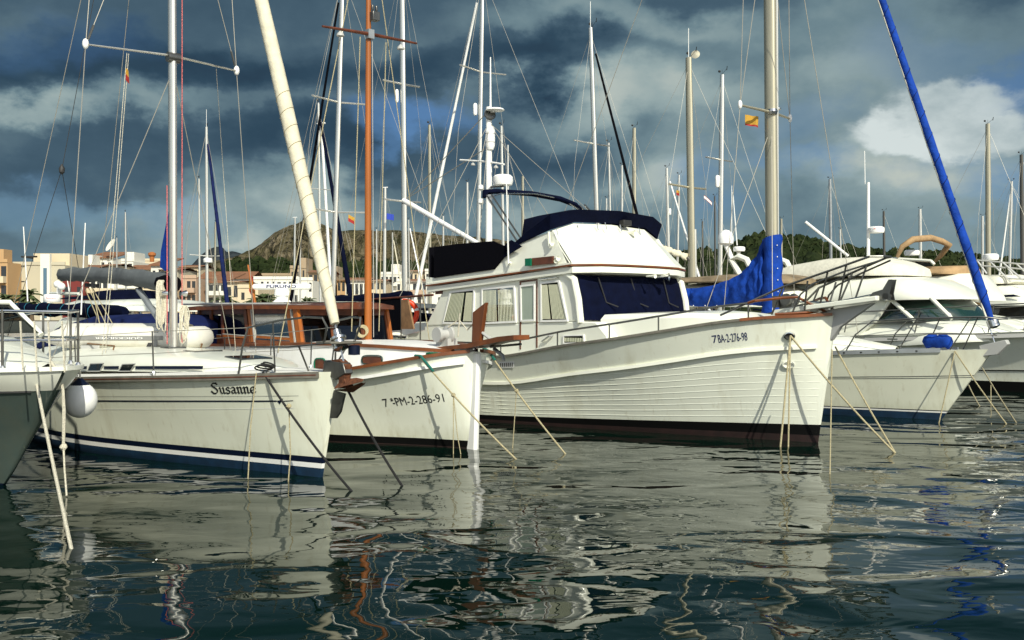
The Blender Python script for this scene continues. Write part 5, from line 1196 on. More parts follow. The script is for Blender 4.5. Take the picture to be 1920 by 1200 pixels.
rope('green sheathing on the rope beside the bowsprit', [m0+Vector((-.08, .1, .04)), m0, m0.lerp(e, .10)], .022, 'rope_green', group='green rope sheaths', name='rope_sheath', cat='rope sheath')
kk = m0.lerp(e, .38)-Vector((0, 0, .035)); ko = rope('bluish thin line hanging in front of the trawler plank lines', [kk, kk+Vector((-.06, 0, -.9)), kk+Vector((-.14, 0, -1.15))], .007); knot(ko, kk)
hw_ = T.wld(hawse)+Vector((0, -.06, 0)); anchor_pt = WZ(1680, 849)
rope('taut cream rope from the trawler hawse hole sloping right into the water', sag(hw_, anchor_pt, .05, 14), .016)
rope('thick cream rope hanging from the trawler hawse hole to the left', sag(hw_, WZ(1463, 838), .03, 8), .016); rope('cream rope hanging straight down from the trawler hawse hole', sag(hw_, WZ(1478, 838), .02, 8), .013)
b2 = Fb.wld(Vector((-.2, -.5, 1.35))); st_ = W(T, TH, 1562, 645, .04)
rope('grey-brown rope from behind the trawler stem to the meeting point in the water', sag(P(1566, 650, 16.5), anchor_pt, .03, 10), .014); rope('long thin line hanging just right of the trawler stem', [P(1560, 655, 15.2), P(1558, 780, 15.0), P(1556, 890, 13.1)], .010)
c0 = W(Fb, FH, 1790, 657, .03); rope('cream rope from the bow of the blue-covered sloop sloping down right', sag(c0, WZ(1888, 794), .03, 10), .013); rope('cream rope hanging from the bow rail of the blue-covered sloop', sag(c0, WZ(1760, 793), .02, 8), .012)
rope('pale rope sloping into the water at the far right edge', sag(P(1842, 690, 24), WZ(1907, 793), .03, 8), .014); rope('rope half hidden behind the stem of the blue-covered sloop', sag(P(1816, 722, 25), WZ(1838, 762), .02, 8), .014)
rope('thin line hanging between the two right-hand sloping ropes', [P(1858, 722, 23.5), P(1858, 780, 23.0)], .009)
# left edge
l0 = A.wld(ar_(.62, .06)); e = WZ(135, 1030)
rope('thick cream rope from the left motorboat bow sloping to the lower left water', sag(P(62, 686, 12.0), e, .03, 14), .017, 'rope_white'); 
q0 = P(95, 678, 11.9)
kr = rope('knotted cream rope hanging over the left motorboat bow', [q0, P(112, 700, 11.8), P(118, 730, 11.8), P(120, 770, 11.8), P(119, 835, 11.8)], [.018, .018, .017, .022, .018], 'rope_white'); knot(kr, P(119, 838, 11.8), .045, 'rope_white'); 
rope('thin tail of rope dangling into the water at the left', [P(119, 834, 11.8), P(121, 880, 11.7), P(125, 930, 11.5)], .011, 'rope_white')
# ================================================================ boats further back
used_xy = []
def plainhull(b, L, hw=1.6, z0=1.25, z1=1.05, m='gelcoat', stripe='navy_paint'):
    h = Hull(b, L, [(0, .04), (.6, .5*hw/1.6), (1.5, .95*hw/1.6), (3, 1.4*hw/1.6), (5, hw), (L, hw*.8)], [(0, .02), (1, .3), (3, .95*hw/1.6), (5, hw*.82), (L, hw*.7)], (0, .7), sheer=[(0, z0), (L*.5, z1), (L, z1)], p=1.2)
    h.stations = lambda n=12: [L*(i/12)**1.5 for i in range(13)]
    h.build([(.15, stripe)], m, nfree=4)
    return h
def back_sloop(label, pxb, pxt, pyt, Y, rpx, m='alu', spr=(), furl=None, cover='navy_canvas', rev=False, L=10, kit='vane', light=False, boom=True, furl_spiral=None, fr_w=.08, name='moored_sailboat', group='sailboats moored behind', fpx=None, curved=0):
    ang = 48+(180 if rev else 0)
    a = R(ang); hx = Vector((math.cos(a), -math.sin(a), 0))
    ms = P(pxb, 500, Y); ms.z = 0
    off = L*.38; o = ms+hx*off
    b = Boat(name, ang=ang, label=label, cat='sailboat', group=group, XY=(o.x, o.y)); used_xy.append((label, o.x-hx.x*L/2, o.y-hx.y*L/2, L, a))
    plainhull(b, L, 1.6)
    rows = []
    for t, hw, z in ((.18, .3, 1.22), (.26, .7, 1.45), (.4, 1.0, 1.6), (.7, 1.05, 1.62), (.72, 1.05, 1.2)):
        rows.append([(-L*t, -hw, 1.0), (-L*t, -hw, z-.08), (-L*t, 0, z), (-L*t, hw, z-.08), (-L*t, hw, 1.0)])
    MB().grid(rows).build('cabin_roof', 'gelcoat', b.o)
    top = b.loc(P(pxt, pyt, Y)); base = b.loc(P(pxb, 500, Y)); d = (top-base); base2 = base-d*((base.z-1.3)/d.z)
    r = rpx/F*Y/2
    mo = MB().tube([base2, base2.lerp(top, .8), top], [r*.86, r*.82, r*.70], 12, flat=1.5).build('mast', m, b.o)
    for sy in spr:
        z = H-(sy-HY)/F*Y; t = (z-base2.z)/(top.z-base2.z); c = base2.lerp(top, t)
        for sd in (-1, 1): MB().tube([c, c+Vector((-.12, sd*1.0, .05))], r*.35, 6).build('spreader', m, mo)
    segs = []
    z1 = base2.lerp(top, .98)
    if not light:
        for sd in (-1, 1):
            w0 = base2.lerp(top, .55)+Vector((-.1, sd*1.0, 0)); segs += [(z1, w0), (w0, Vector((base2.x-.2, sd*1.5, 1.1)))]
    bow = Vector((.5, 0, 1.35)); segs += [(z1, bow), (z1, Vector((-L, 0, 1.1)))]
    rg = MB()
    for p, q in segs: rg.tube([p, q], .006 if Y < 50 else .008, 4)
    rg.build('rigging', 'wire', b.o)
    if furl:
        fb = bow
        if fpx: fb = b.w(fpx[0], fpx[1], 0); fb2 = fb-(z1-fb)*((fb.z-1.35)/(z1.z-fb.z))
        else: fb2 = bow
        furled(b, 'furled_jib', fb2.lerp(z1, .04), fb2.lerp(z1, .93), fr_w, furl, spiral=furl_spiral, sm='white_plastic', turns=5, lr=.05)
    if boom:
        z = 2.5; bb = base2.lerp(top, (z-base2.z)/(top.z-base2.z)); e = bb+Vector((-L*.36, 0, .15)); rows = []
        for i in range(9):
            t = i/8; c = bb.lerp(e, t); rr = .16*(1-.4*t)
            rows.append([c+Vector((0, rr*.8*math.cos(2*math.pi*k/8), rr*math.sin(2*math.pi*k/8)+.03*math.sin(i*2))) for k in range(8)])
        q = MB().grid(rows, closed=True); q.poly(rows[0]); q.poly(rows[-1]); q.build('boom_cover', cover, b.o)
    if kit == 'vane': windvane(top, .9, mo)
    if kit == 'whip': MB().tube([top, top+Vector((0, 0, 1.0))], .012, 5).build('whip_antenna', 'white_paint', mo); windvane(top+Vector((.1, 0, 0)), .8, mo)
    if kit == 'tee': MB().tube([top+Vector((-.25, -.1, .02)), top+Vector((.25, .1, .02))], .05, 6).build('masthead_plate', 'white_plastic', mo)
    return b, mo
BS = [
 # label, base px, top px, top py, Y, width px, kwargs
 ('distant sailboat with thin bare mast left of the taller white one near the grey boom', 374, 373, 335, 80, 4, dict(m='white_alu')),
 ('sailboat with white mast and thin dark blue furled jib right of the Susanne mast', 388, 387, 238, 57, 6, dict(m='white_alu', furl='deep_blue_canvas', fpx=(425, 560), spr=(480,), fr_w=.13, kit='whip')),
 ('sailboat with slim mast ending just beside the cream furled jib', 600, 597, 193, 51, 5, dict(spr=(355,), m='white_alu', furl='navy_canvas', fpx=(655, 545), fr_w=.13)),
 ('sailboat with leaning white mast behind the lower end of the cream furled jib', 618, 602, 232, 56, 6, dict(m='white_paint', kit='tee')),
 ('tall grey-masted sailboat with black furled jib sloping left, left of the orange mast', 626, 643, -60, 30, 10, dict(spr=(192, 398), furl='black_canvas', rev=True, fpx=(550, 535), fr_w=.055, L=11)),
 ('sailboat with T-shaped white masthead just right of the orange mast', 721, 722, 352, 85, 6, dict(kit='tee', m='white_alu')),
 ('tall sailboat with silver mast and thin crosstrees right of the orange mast', 759, 753, -80, 44, 11, dict(spr=(158, 378), m='alu', L=11, cover='grey_canvas', kit=None)),
 ('sailboat with pale mast topped by a wind vane left of the white boom', 806, 805, 234, 57, 6, dict(m='champagne_alu')),
 ('tall sailboat with white furled jib sloping left behind the trawler mast', 896, 905, -60, 33, 8, dict(spr=(135,), furl='white_paint', rev=True, fpx=(787, 520), fr_w=.07, L=11)),
 ('sailboat with thin mast and vane just right of the trawler mast', 944, 940, 236, 58, 5, dict(m='white_alu')),
 ('far sailboat with short mast left of the blue rolled awning', 952, 952, 272, 70, 4, dict(light=True, kit=None)),
 ('far sailboat whose stubby mast shows under the navy awning roll', 980, 980, 330, 78, 5, dict(m='champagne_alu', light=True, kit=None)),
 ('sailboat with leaning silver mast and black and white spiral furled jib', 1122, 1107, 52, 38, 8, dict(spr=(270,), furl='black_canvas', fpx=(1195, 405), furl_spiral=(.06, .30), fr_w=.07, kit='whip', m='alu')),
 ('sailboat with twin-looking thin mast between spiral jib and the tall one', 1146, 1141, 268, 62, 4, dict(kit='vane')),
 ('sailboat with cream mast and curved antenna right of the spiral jib', 1189, 1189, 240, 58, 7, dict(m='champagne_alu')),
 ('sailboat with thick shaded mast carrying a round reflector and vane', 1297, 1291, 108, 34, 12, dict(m='champagne_alu', spr=(352,), L=11, kit='whip', cover='cream_canvas')),
 ('sailboat with silver mast and oblong white reflector behind the satellite dome', 1350, 1354, 140, 45, 8, dict(m='alu', spr=(300,), cover='brown_canvas')),
 ('far sailboat with slim mast and white sloping furled jib right of the flybridge', 1254, 1250, 315, 74, 5, dict(m='white_alu', furl='white_paint', fpx=(1288, 445), fr_w=.10)),
 ('far sailboat with small yellow-red pennant on a thin mast', 1270, 1273, 328, 80, 4, dict()),
 ('far sailboat with dark thin mast between dome boat and thick mast', 1341, 1340, 368, 92, 3, dict(m='dark_alu')),
 ('sailboat with grey mast between the two blue furled and stowed sails', 1558, 1556, 336, 80, 5, dict(m='grey_alu')),
 ('sailboat with pale mast standing under the bright white cloud at far right', 1853, 1852, 232, 56, 8, dict(m='champagne_alu', cover='blue_canvas')),
 ('far sailboat with short mast above the tan rolled bimini', 1726, 1725, 392, 102, 5, dict(light=True)),
 ('far sailboat with thin mast just right of the white radar pole', 1658, 1657, 396, 104, 4, dict(light=True, m='dark_alu')),
 ('far sailboat with slim mast immediately right of the blue furled jib', 1842, 1842, 405, 106, 4, dict(light=True)),
 ('far sailboat with leaning furled jib at the right picture edge', 1893, 1897, 340, 83, 4, dict(rev=True, furl='white_paint', fpx=(1880, 470), fr_w=.10)),
 ('far sailboat with mast cut by the right picture edge', 1917, 1915, 290, 66, 6, dict(m='dark_alu')),
 ('far sailboat with thin mast left of the blue folded sail', 236, 235, 398, 104, 4, dict(light=True)),
 ('far sailboat with masthead lamp above the terracotta roofs', 219, 219, 446, 130, 3, dict(light=True)),
 ('far sailboat with thin brown mast left of the thin blue furled jib', 403, 404, 416, 110, 4, dict(light=True, m='champagne_alu')),
 ('far sailboat with stub mast in front of the bare mountain', 552, 553, 408, 108, 4, dict(light=True, kit='tee')),
 ('far sailboat with short mast beside the black furled jib', 563, 563, 455, 125, 3, dict(light=True)),
 ('far sailboat with pale mast between orange mast and T-shaped masthead', 706, 706, 430, 118, 3, dict(light=True, m='white_alu')),
 ('far sailboat with short mast and pale leaning jib behind the silver mast', 736, 736, 436, 121, 3, dict(light=True, furl='cream_sail', fpx=(750, 520), fr_w=.12)),
 ('far sailboat with white sloping jib between the silver mast and the furled white sail', 767, 766, 412, 108, 3, dict(light=True, furl='white_paint', fpx=(790, 530), fr_w=.12)),
 ('far sailboat with thin grey mast left of the black weather cloth', 831, 831, 405, 100, 4, dict(light=True)),
 ('far sailboat with slim mast left of the trawler mast', 876, 876, 342, 84, 5, dict(light=True)),
 ('far sailboat with thin white mast inside the navy awning hoops', 1137, 1137, 372, 96, 3, dict(light=True, m='white_alu')),
 ('far sailboat with slim mast beside the cream mast and thick mast', 1166, 1166, 310, 76, 4, dict(light=True)),
 ('far sailboat with stub mast in front of the wooded hill left of the dome', 1318, 1317, 415, 112, 3, dict(light=True, m='dark_alu')),
 ('far sailboat with thin mast in front of the wooded hill right of the blue cover', 1465, 1465, 410, 108, 4, dict(light=True, m='champagne_alu')),
 ('far sailboat with thin mast beyond the canvas-covered flybridge', 1577, 1575, 430, 116, 3, dict(light=True)),
]
BSO = {}
for lab, a, b_, c, Y, w_, kw in BS: BSO[a] = back_sloop(lab, a, b_, c, Y, w_, **kw)
# things hoisted in the rigging of boats behind
def white_reflector(px_, py_, Y, hpx, wpx, label):
    h = hpx/F*Y/2; r = wpx/F*Y/2; o = MB().lathe([(.01, -h), (r*.7, -h*.9), (r, -h*.65), (r, h*.65), (r*.7, h*.9), (.01, h)], P(px_, py_, Y), n=14).build('radar_reflector', 'white_plastic'); tag(o, label, 'radar reflector', 'white reflectors hoisted in the rigging'); return o
def at_mast(key, px_, py_, Y, hpx, wpx):
    b, mo = BSO[key]; h = hpx/F*Y/2; r = wpx/F*Y/2
    MB().lathe([(.01, -h), (r*.7, -h*.9), (r, -h*.65), (r, h*.65), (r*.7, h*.9), (.01, h)], b.loc(P(px_, py_, Y)), n=14).build('radar_reflector', 'white_plastic', mo)
at_mast(759, 744, 180, 44, 26, 7); at_mast(896, 891, 205, 33, 24, 8); at_mast(1350, 1345, 340, 45, 24, 8); at_mast(1254, 1256, 397, 74, 13, 5)
b, mo = BSO[1297]; MB().lathe([(.01, -.01), (.15, 0), (.01, .02)], b.loc(P(1304, 102, 34)), (.5, -.8, .2), 16).build('reflector_disc', 'champagne_alu', mo)
MB().tube([b.loc(P(1302, 430, 34)), b.loc(P(1303, 545, 34))], .07, 8).build('stowed_pole', 'white_alu', mo)
b, mo = BSO[388]; MB().lathe([(.02, -.15), (.25, -.12), (.28, .05), (.18, .13), (.02, .15)], b.loc(P(390, 488, 57)), n=16).build('radar_dome', 'white_plastic', mo)
flag('pennant', 'tiny red and yellow flag in the sky left of the orange mast', P(653, 402, 55), ['flag_yellow', 'flag_red'], w=.35, h=.38, right=(.8, .3, -.2))
flag('pennant', 'tiny blue flag flying beside the T-shaped masthead', P(725, 400, 84), ['flag_blue'], w=.6, h=.5, right=(1, .2, 0))
flag('pennant', 'tiny red and white pennant trailing above the thin dark mast', P(1320, 366, 70), ['flag_red', 'white_paint', 'flag_red'], w=.55, h=.25, droop=.5)
flag('pennant', 'tiny orange-red flag on the second thin mast right of the flybridge', P(1268, 356, 79), ['flag_yellow', 'flag_red'], w=.25, h=.4)
def pole_ant(label, p0, p1, Y, r=.012, m='white_paint'):
    o = MB().tube([P(*p0, Y), P(*p1, Y)], [r*1.4, r], 6).build('whip_antenna', m); return tag(o, label, 'antenna', 'whip antennas standing among the masts')
# ---------------------------------------------------------------- motor yachts
def prof_solid(b, pts, w, m, name, parent=None, bevel=0, w2=None, xs=None):
    q = [b.w(x, y, w) for x, y in pts]; w2 = w if w2 is None else w2
    return MB().prism([Vector((p.x, -w, p.z)) for p in q], (0, 2*w, 0)).build(name, m, parent or b.o, bevel=bevel)
def dome_solid(b, top, bot, w, m, name, parent=None, round_=.7, n=14):
    """a moulded roof or cover: side profile between two pixel lines, plan rounded towards the bow, edges rolled"""
    T_ = [b.w(x, y, w) for x, y in top]; B_ = [b.w(x, y, w) for x, y in bot]
    tt = sorted([(p.x, p.z) for p in T_]); bb = sorted([(p.x, p.z) for p in B_]); x0 = max(tt[0][0], bb[0][0]); x1 = min(tt[-1][0], bb[-1][0]); rows = []
    for i in range(n+1):
        u = i/n; x = x0+(x1-x0)*u; zt = interp_lin(tt, x); zb_ = interp_lin(bb, x); hw = w*(1-max(0, (u-round_)/(1-round_))**2*.55)
        if zt < zb_+.02: zt = zb_+.02
        h = zt-zb_; rows.append([(x, -hw*.99, zb_), (x, -hw, zb_+h*.14), (x, -hw*.95, zb_+h*.5), (x, -hw*.82, zb_+h*.85), (x, -hw*.55, zb_+h*.99), (x, 0, zt+.03), (x, hw*.55, zb_+h*.99), (x, hw*.82, zb_+h*.85), (x, hw*.95, zb_+h*.5), (x, hw, zb_+h*.14), (x, hw*.99, zb_)])
    q = MB().grid(rows, closed=True); q.poly(rows[0]); q.poly(rows[-1])
    return q.build(name, m, parent or b.o, angle=50)
G1 = Boat('motor_yacht', 1985, 738, 48, 'white flybridge motor yacht under pale canvas cover, with green windscreen, at right', 'motor yacht')
G1H = Hull(G1, 13, [(0, .06), (.5, .55), (1.2, 1.0), (2.5, 1.5), (4.5, 1.95), (8, 2.1), (13, 2.0)], [(0, .02), (1, .2), (3, .8), (5, 1.3), (8, 1.7), (13, 1.8)], (0, 1.6), sheer=[(0, 1.75), (3, 1.55), (7, 1.40), (13, 1.3)], p=1.6, bl=5)
G1H.build([(.28, 'black_paint')], 'white_hull'); G1H.strake('rub_rail', -.10, .10, .05, 'light_grey', s0=.1); G1H.strake('hull_stripe', 0, .05, .004, 'black_paint', s0=.1, frac=.36)
dome_solid(G1, [(1560, 600), (1640, 598), (1740, 596), (1800, 604), (1860, 622)], [(1560, 650), (1700, 648), (1800, 642), (1870, 640)], 1.7, 'gelcoat', 'foredeck')
prof_solid(G1, [(1480, 640), (1480, 560), (1665, 558), (1640, 603), (1600, 640)], 1.65, 'gelcoat', 'cabin_side')
dome_solid(G1, [(1640, 601), (1655, 580), (1672, 558), (1745, 556), (1770, 575), (1792, 600)], [(1640, 602), (1700, 603), (1792, 602)], 1.62, 'green_glass', 'windscreen', round_=.3)
for a, c in (((1668, 559), (1715, 602)), ((1745, 558), (1785, 598)), ((1640, 603), (1672, 558))): MB().tube([G1.w(*a, 1.66), G1.w(*c, 1.66)], .06, 8).build('windscreen_pillar', 'gelcoat', G1.o)
dome_solid(G1, [(1478, 545), (1520, 528), (1565, 518), (1640, 516), (1700, 520), (1745, 538), (1772, 556)], [(1478, 565), (1600, 565), (1772, 560)], 1.85, 'gelcoat', 'hardtop')
dome_solid(G1, [(1458, 496), (1480, 492), (1530, 483), (1605, 479), (1640, 486), (1683, 500)], [(1458, 540), (1480, 533), (1560, 518), (1640, 516), (1676, 515)], 1.6, 'cream_canvas', 'flybridge_cover')
MB().tube([G1.w(1716, 533, 1.3), G1.w(1720, 537, 1.35), G1.w(1738, 546, 1.3), G1.w(1742, 552, 1.25)], .018, 6).build('grab_rail', 'steel', G1.o)
ap = G1.w(1628, 500, .6); am = MB().tube([ap+Vector((0, 0, -1.0)), Vector((ap.x, ap.y, G1.w(1628, 342, .6).z))], [.055, .045], 10).build('radar_mast', 'white_paint', G1.o); radar(G1, G1.w(1643, 431, .5), .24, am, .2); kx = Matrix.Rotation(G1.a, 3, 'Z'); flat_text('radar_lettering', 'Raymarine', G1.w(1641, 430, .5)+kx@Vector((0, -.235, 0)), kx@Vector((1, 0, 0)), (0, 0, 1), .26, .045, 'letter_red', am, bold=.02)
MB().tube([G1.w(1628, 436, .6), G1.w(1640, 436, .5)], .03, 6).build('radar_bracket', 'white_paint', am); MB().tube([G1.w(1622, 345, .6), G1.w(1621, 283, .6)], .012, 5).build('whip_antenna', 'white_paint', am)
for sd in (1, -1):
    rl = []
    for st, dz in ((7.5, .65), (5, .70), (3.2, .72), (1.8, .74), (.9, .74), (.2, .72)):
        p = G1H.pt(st, G1H.sheer(st), sd); p.y += sd*.08; rl.append(p+Vector((0, 0, dz)))
        MB().tube([p+Vector((-.15, 0, 0)), p+Vector((.0, 0, dz))], .017, 6).build('rail_post', 'dark_steel', G1.o)
    MB().tube(rl+[Vector((1.6, 0, 2.46))], .018, 7).build('bow_rail', 'dark_steel', G1.o); MB().tube([p-Vector((0, 0, .35)) for p in rl]+[Vector((1.55, 0, 2.1))], .014, 6).build('bow_rail', 'dark_steel', G1.o)
for a in ((1700, 640), (1760, 638)): MB().box(G1.w(*a, 1.6), (.22, .04, .04)).build('deck_cleat', 'steel', G1.o)

G2 = Boat('motor_yacht', ang=48, label='white flybridge motor yacht with tan rolled bimini and tan screen at right', cat='motor yacht', XY=(18.2, 29.6))
plainhull(G2, 12, 2.0, 1.8, 1.5); 
dome_solid(G2, [(1690, 516), (1710, 512), (1788, 511), (1800, 528), (1826, 552), (1830, 560)], [(1690, 562), (1760, 564), (1830, 563)], 1.6, 'gelcoat', 'flybridge')
dome_solid(G2, [(1700, 508), (1712, 499), (1790, 496)], [(1695, 516), (1786, 513)], 1.45, 'tan_canvas', 'screen_cover')
dome_solid(G2, [(1700, 566), (1790, 566), (1800, 590)], [(1700, 620), (1850, 620)], 1.5, 'tan_canvas', 'windscreen_cover'); dome_solid(G2, [(1650, 590), (1800, 590), (1880, 612)], [(1650, 640), (1880, 640)], 1.9, 'gelcoat', 'foredeck')
bmt = [G2.w(*p, w_) for p, w_ in (((1682, 482), 1.4), ((1692, 462), 1.4), ((1712, 449), 1.2), ((1745, 446), .0), ((1765, 452), -.9), ((1779, 459), -1.2), ((1765, 478), -1.3), ((1753, 490), -1.4))]
MB().tube(bmt, [.06, .09, .11, .11, .11, .12, .09, .05], 10).build('rolled_bimini', 'tan_canvas', G2.o, angle=80)
radar(G2, G2.w(1710, 474, .3), .26, G2.o, .2)
for a in (((1672, 484), (1700, 515)), ((1692, 486), (1712, 512)), ((1676, 485), (1745, 489)), ((1745, 489), (1752, 496))): MB().tube([G2.w(*a[0], 1.3), G2.w(*a[1], 1.3)], .05, 8).build('radar_arch', 'gelcoat', G2.o)
MB().prism([G2.w(*p, .9) for p in ((1690, 488), (1742, 491), (1748, 500), (1702, 502))], (0, .02, 0)).build('fly_windscreen', 'smoke_glass', G2.o)

G3 = Boat('motor_yacht', ang=48, label='white motor yacht with blue stripe and cream flybridge cover at the right edge', cat='motor yacht', XY=(23.5, 31.5))
plainhull(G3, 13, 2.1, 1.9, 1.6)
dome_solid(G3, [(1796, 520), (1830, 515), (1885, 514), (1889, 519)], [(1800, 537), (1880, 531), (1886, 527)], 1.5, 'cream_canvas', 'flybridge_cover')
dome_solid(G3, [(1800, 538), (1850, 532), (1885, 534), (1930, 552), (1950, 565)], [(1800, 574), (1950, 572)], 1.8, 'gelcoat', 'flybridge')
plate(G3, [(1828, 556), (1900, 552), (1915, 556), (1840, 559)], 1.83, .03, 'navy_paint', 'side_stripe'); dome_solid(G3, [(1780, 590), (1880, 588), (1960, 605)], [(1780, 640), (1960, 640)], 1.9, 'gelcoat', 'cabin')
prof_solid(G3, [(1800, 573), (1935, 572), (1925, 592), (1800, 592)], 1.6, 'dark_glass', 'saloon_window')
for p_ in ([(1832, 488), (1850, 513)], [(1832, 488), (1880, 492)], [(1856, 490), (1895, 528)], [(1880, 492), (1918, 525)], [(1838, 498), (1885, 502)], [(1890, 522), (1925, 524)]):
    for w_ in (1.2, -1.2): MB().tube([G3.w(*p_[0], 1.2)+Vector((0, 1.2-w_, 0)), G3.w(*p_[1], 1.2)+Vector((0, 1.2-w_, 0))], .035, 6).build('tower_frame', 'white_alu', G3.o)
radar(G3, G3.w(1858, 482, .3), .28, G3.o, .25)
G4 = Boat('motor_yacht', ang=48, label='white motor yacht with satellite dome arch and brown camouflage awning behind the blue sail', cat='motor yacht', XY=(9.4, 29.0))
plainhull(G4, 11, 1.9, 1.6, 1.4)
dome_solid(G4, [(1270, 531), (1400, 530), (1440, 545)], [(1270, 575), (1440, 575)], 1.6, 'gelcoat', 'cabin')
dome_solid(G4, [(1265, 519), (1340, 513), (1430, 513), (1450, 520)], [(1265, 530), (1450, 530)], 1.7, 'brown_canvas', 'awning')
for w0_ in (.6, -1.6):
    MB().tube([G4.w(1388, 516, .6)+Vector((0, .6-w0_, 0)), G4.w(1371, 487, .6)+Vector((0, .6-w0_, 0)), G4.w(1385, 481, .6)+Vector((0, .6-w0_, 0)), G4.w(1400, 487, .6)+Vector((0, .6-w0_, 0)), G4.w(1412, 512, .6)+Vector((0, .6-w0_, 0))], .10, 8).build('radar_arch', 'gelcoat', G4.o)
p = G4.w(1361, 445, .2); s_ = 17/F*27
MB().lathe([(s_*.7, -s_*.95), (s_*.95, -s_*.8), (s_, -s_*.2), (s_*.93, s_*.35), (s_*.6, s_*.8), (.01, s_)], p, n=22).build('satellite_dome', 'white_plastic', G4.o); MB().tube([p+Vector((0, 0, -s_)), G4.w(1372, 485, .2)], .08, 8).build('dome_bracket', 'white_paint', G4.o)
radar(G4, G4.w(1386, 467, .0), .19, G4.o, .16); MB().tube([G4.w(1385, 472, .0), G4.w(1385, 484, .0)], .06, 8).build('radar_post', 'white_paint', G4.o)
# sail bundle on a boom beyond the flybridge, sloping white pole
o = furled(T, 'stowed_sail', (0, 0, 0), (1, 0, 0), .1, 'cream_sail'); bpy.data.objects.remove(o)
q0, q1 = P(1238, 464, 34), P(1288, 482, 34); b, mo = BSO[1297]; rows = []
for i in range(19):
    t = i/18; c = b.loc(q0.lerp(q1, t)); rr = .11+.02*math.sin(i*2.1); rows.append([c+Vector((0, rr*math.cos(2*math.pi*k/10), rr*math.sin(2*math.pi*k/10)+.03*math.sin(i+k))) for k in range(10)])
m = MB().grid(rows, closed=True); m.poly(rows[0]); m.poly(rows[-1]); m.build('stowed_sail', 'cream_sail', b.o, angle=80)
MB().tube([b.loc(q1), b.loc(P(1304, 500, 34))], .06, 8).build('boom', 'dark_alu', b.o)
wb, wm = BSO[1558]; MB().tube([wb.loc(P(1510, 416, 78)), wb.loc(P(1590, 480, 78))], .12, 8).build('white_boom', 'white_paint', wb.o)
# ---------------------------------------------------------------- boats behind the Susanne on the left
K1 = Boat('sailboat_with_awning', ang=48, label='sailboat with dark navy boom cover tied by light blue lashings and navy awning at left', cat='sailboat', XY=(-5.6, 19.6))
K1h = plainhull(K1, 9, 1.5, 1.1, 1.0)
a, c = K1.w(-30, 577, .3), K1.w(236, 585, .3)
rows = []
for i in range(25):
    t = i/24; q_ = a.lerp(c, t); rr = (.17+.02*math.sin(i*1.1))*(1 if 0 < i < 24 else .5); rows.append([q_+Vector((0, rr*.9*math.cos(2*math.pi*k/12), rr*math.sin(2*math.pi*k/12)+.02*math.sin(i*2+k))) for k in range(12)])
m = MB().grid(rows, closed=True); m.poly(rows[0]); m.poly(rows[-1]); bc = m.build('boom_cover', 'navy_canvas', K1.o, angle=80)
for i in range(9):
    t = .15+.085*i; q_ = a.lerp(c, t); MB().grid([[q_+Vector((dx+.08*math.sin(an)*(-1)**i, .18*math.cos(an), .20*math.sin(an))) for an in [math.pi*(.5+k/5) for k in range(6)]] for dx in (0, .05)]).build('lashing', 'turquoise_cloth', bc)
dome_solid(K1, [(60, 640), (90, 605), (130, 592), (200, 588), (262, 592), (285, 610)], [(60, 655), (285, 655)], 1.3, 'deep_blue_canvas', 'cockpit_awning')
for q_ in ([(100, 640), (112, 612), (140, 606), (138, 640)], [(155, 640), (158, 606), (205, 604), (212, 640)]): plate(K1, q_, 1.31, .01, 'smoke_glass', 'awning_window')
K2 = Boat('motorboat', ang=48, label='white flybridge motorboat with navy canopy and radar seen behind the grey boom', cat='motorboat', XY=(-8.0, 25.2))
plainhull(K2, 10, 1.7, 1.5, 1.3)
dome_solid(K2, [(112, 567), (125, 561), (200, 561), (210, 568), (224, 582)], [(110, 574), (200, 582), (226, 584)], 1.5, 'gelcoat', 'flybridge')
dome_solid(K2, [(112, 556), (150, 552), (165, 543), (185, 545), (200, 558)], [(112, 561), (205, 562)], 1.2, 'navy_canvas', 'fly_cover'); dome_solid(K2, [(95, 590), (235, 590)], [(95, 640), (250, 640)], 1.55, 'gelcoat', 'cabin')
MB().tube([K2.w(95, 550, .4), K2.w(148, 551, .4)], .05, 8).build('radar_arch', 'gelcoat', K2.o)
pr = K2.w(98, 560, 1.0); r_ = 18/F*26; rr_ = MB().lathe([(r_*.9, -.10), (r_, -.04), (r_, .09), (r_*.9, .13), (.01, .14)], pr, n=20).build('radar_dome', 'white_plastic', K2.o)
kx = Matrix.Rotation(K2.a, 3, 'Z'); flat_text('radar_lettering', 'Raytheon', K2.w(103, 559.5, 1.0)+kx@Vector((0, -.26, .0)), kx@Vector((1, 0, 0)), (0, 0, 1), .28, .05, 'letter_red', rr_, bold=.02)
for q_ in ((108, 533), (115, 537)): MB().ball(K2.w(*q_, .6), .12).build('antenna_dome', 'white_plastic', K2.o)
MB().tube([K2.w(110, 550, .6), K2.w(111, 538, .6)], .07, 8).build('dome_post', 'white_plastic', K2.o)
K3 = Boat('motorboat', ang=48, label='motorboat with beige awning and white rails behind the Susanne boom vang', cat='motorboat', XY=(-7.6, 31))
plainhull(K3, 9, 1.6, 1.4, 1.2); dome_solid(K3, [(228, 574), (250, 570), (310, 568)], [(228, 584), (310, 582)], 1.2, 'cream_canvas', 'awning'); dome_solid(K3, [(225, 595), (300, 595)], [(225, 640), (300, 640)], 1.5, 'gelcoat', 'cabin')
for x_ in (232, 262, 300): MB().tube([K3.w(x_, 580, 1.2), K3.w(x_+8, 610, 1.2)], .02, 6).build('awning_post', 'steel', K3.o)
K4 = Boat('motorboat', ang=48, label='dark-covered motorboat between the dinghy and the wheelhouse', cat='motorboat', XY=(-6.0, 27.0))
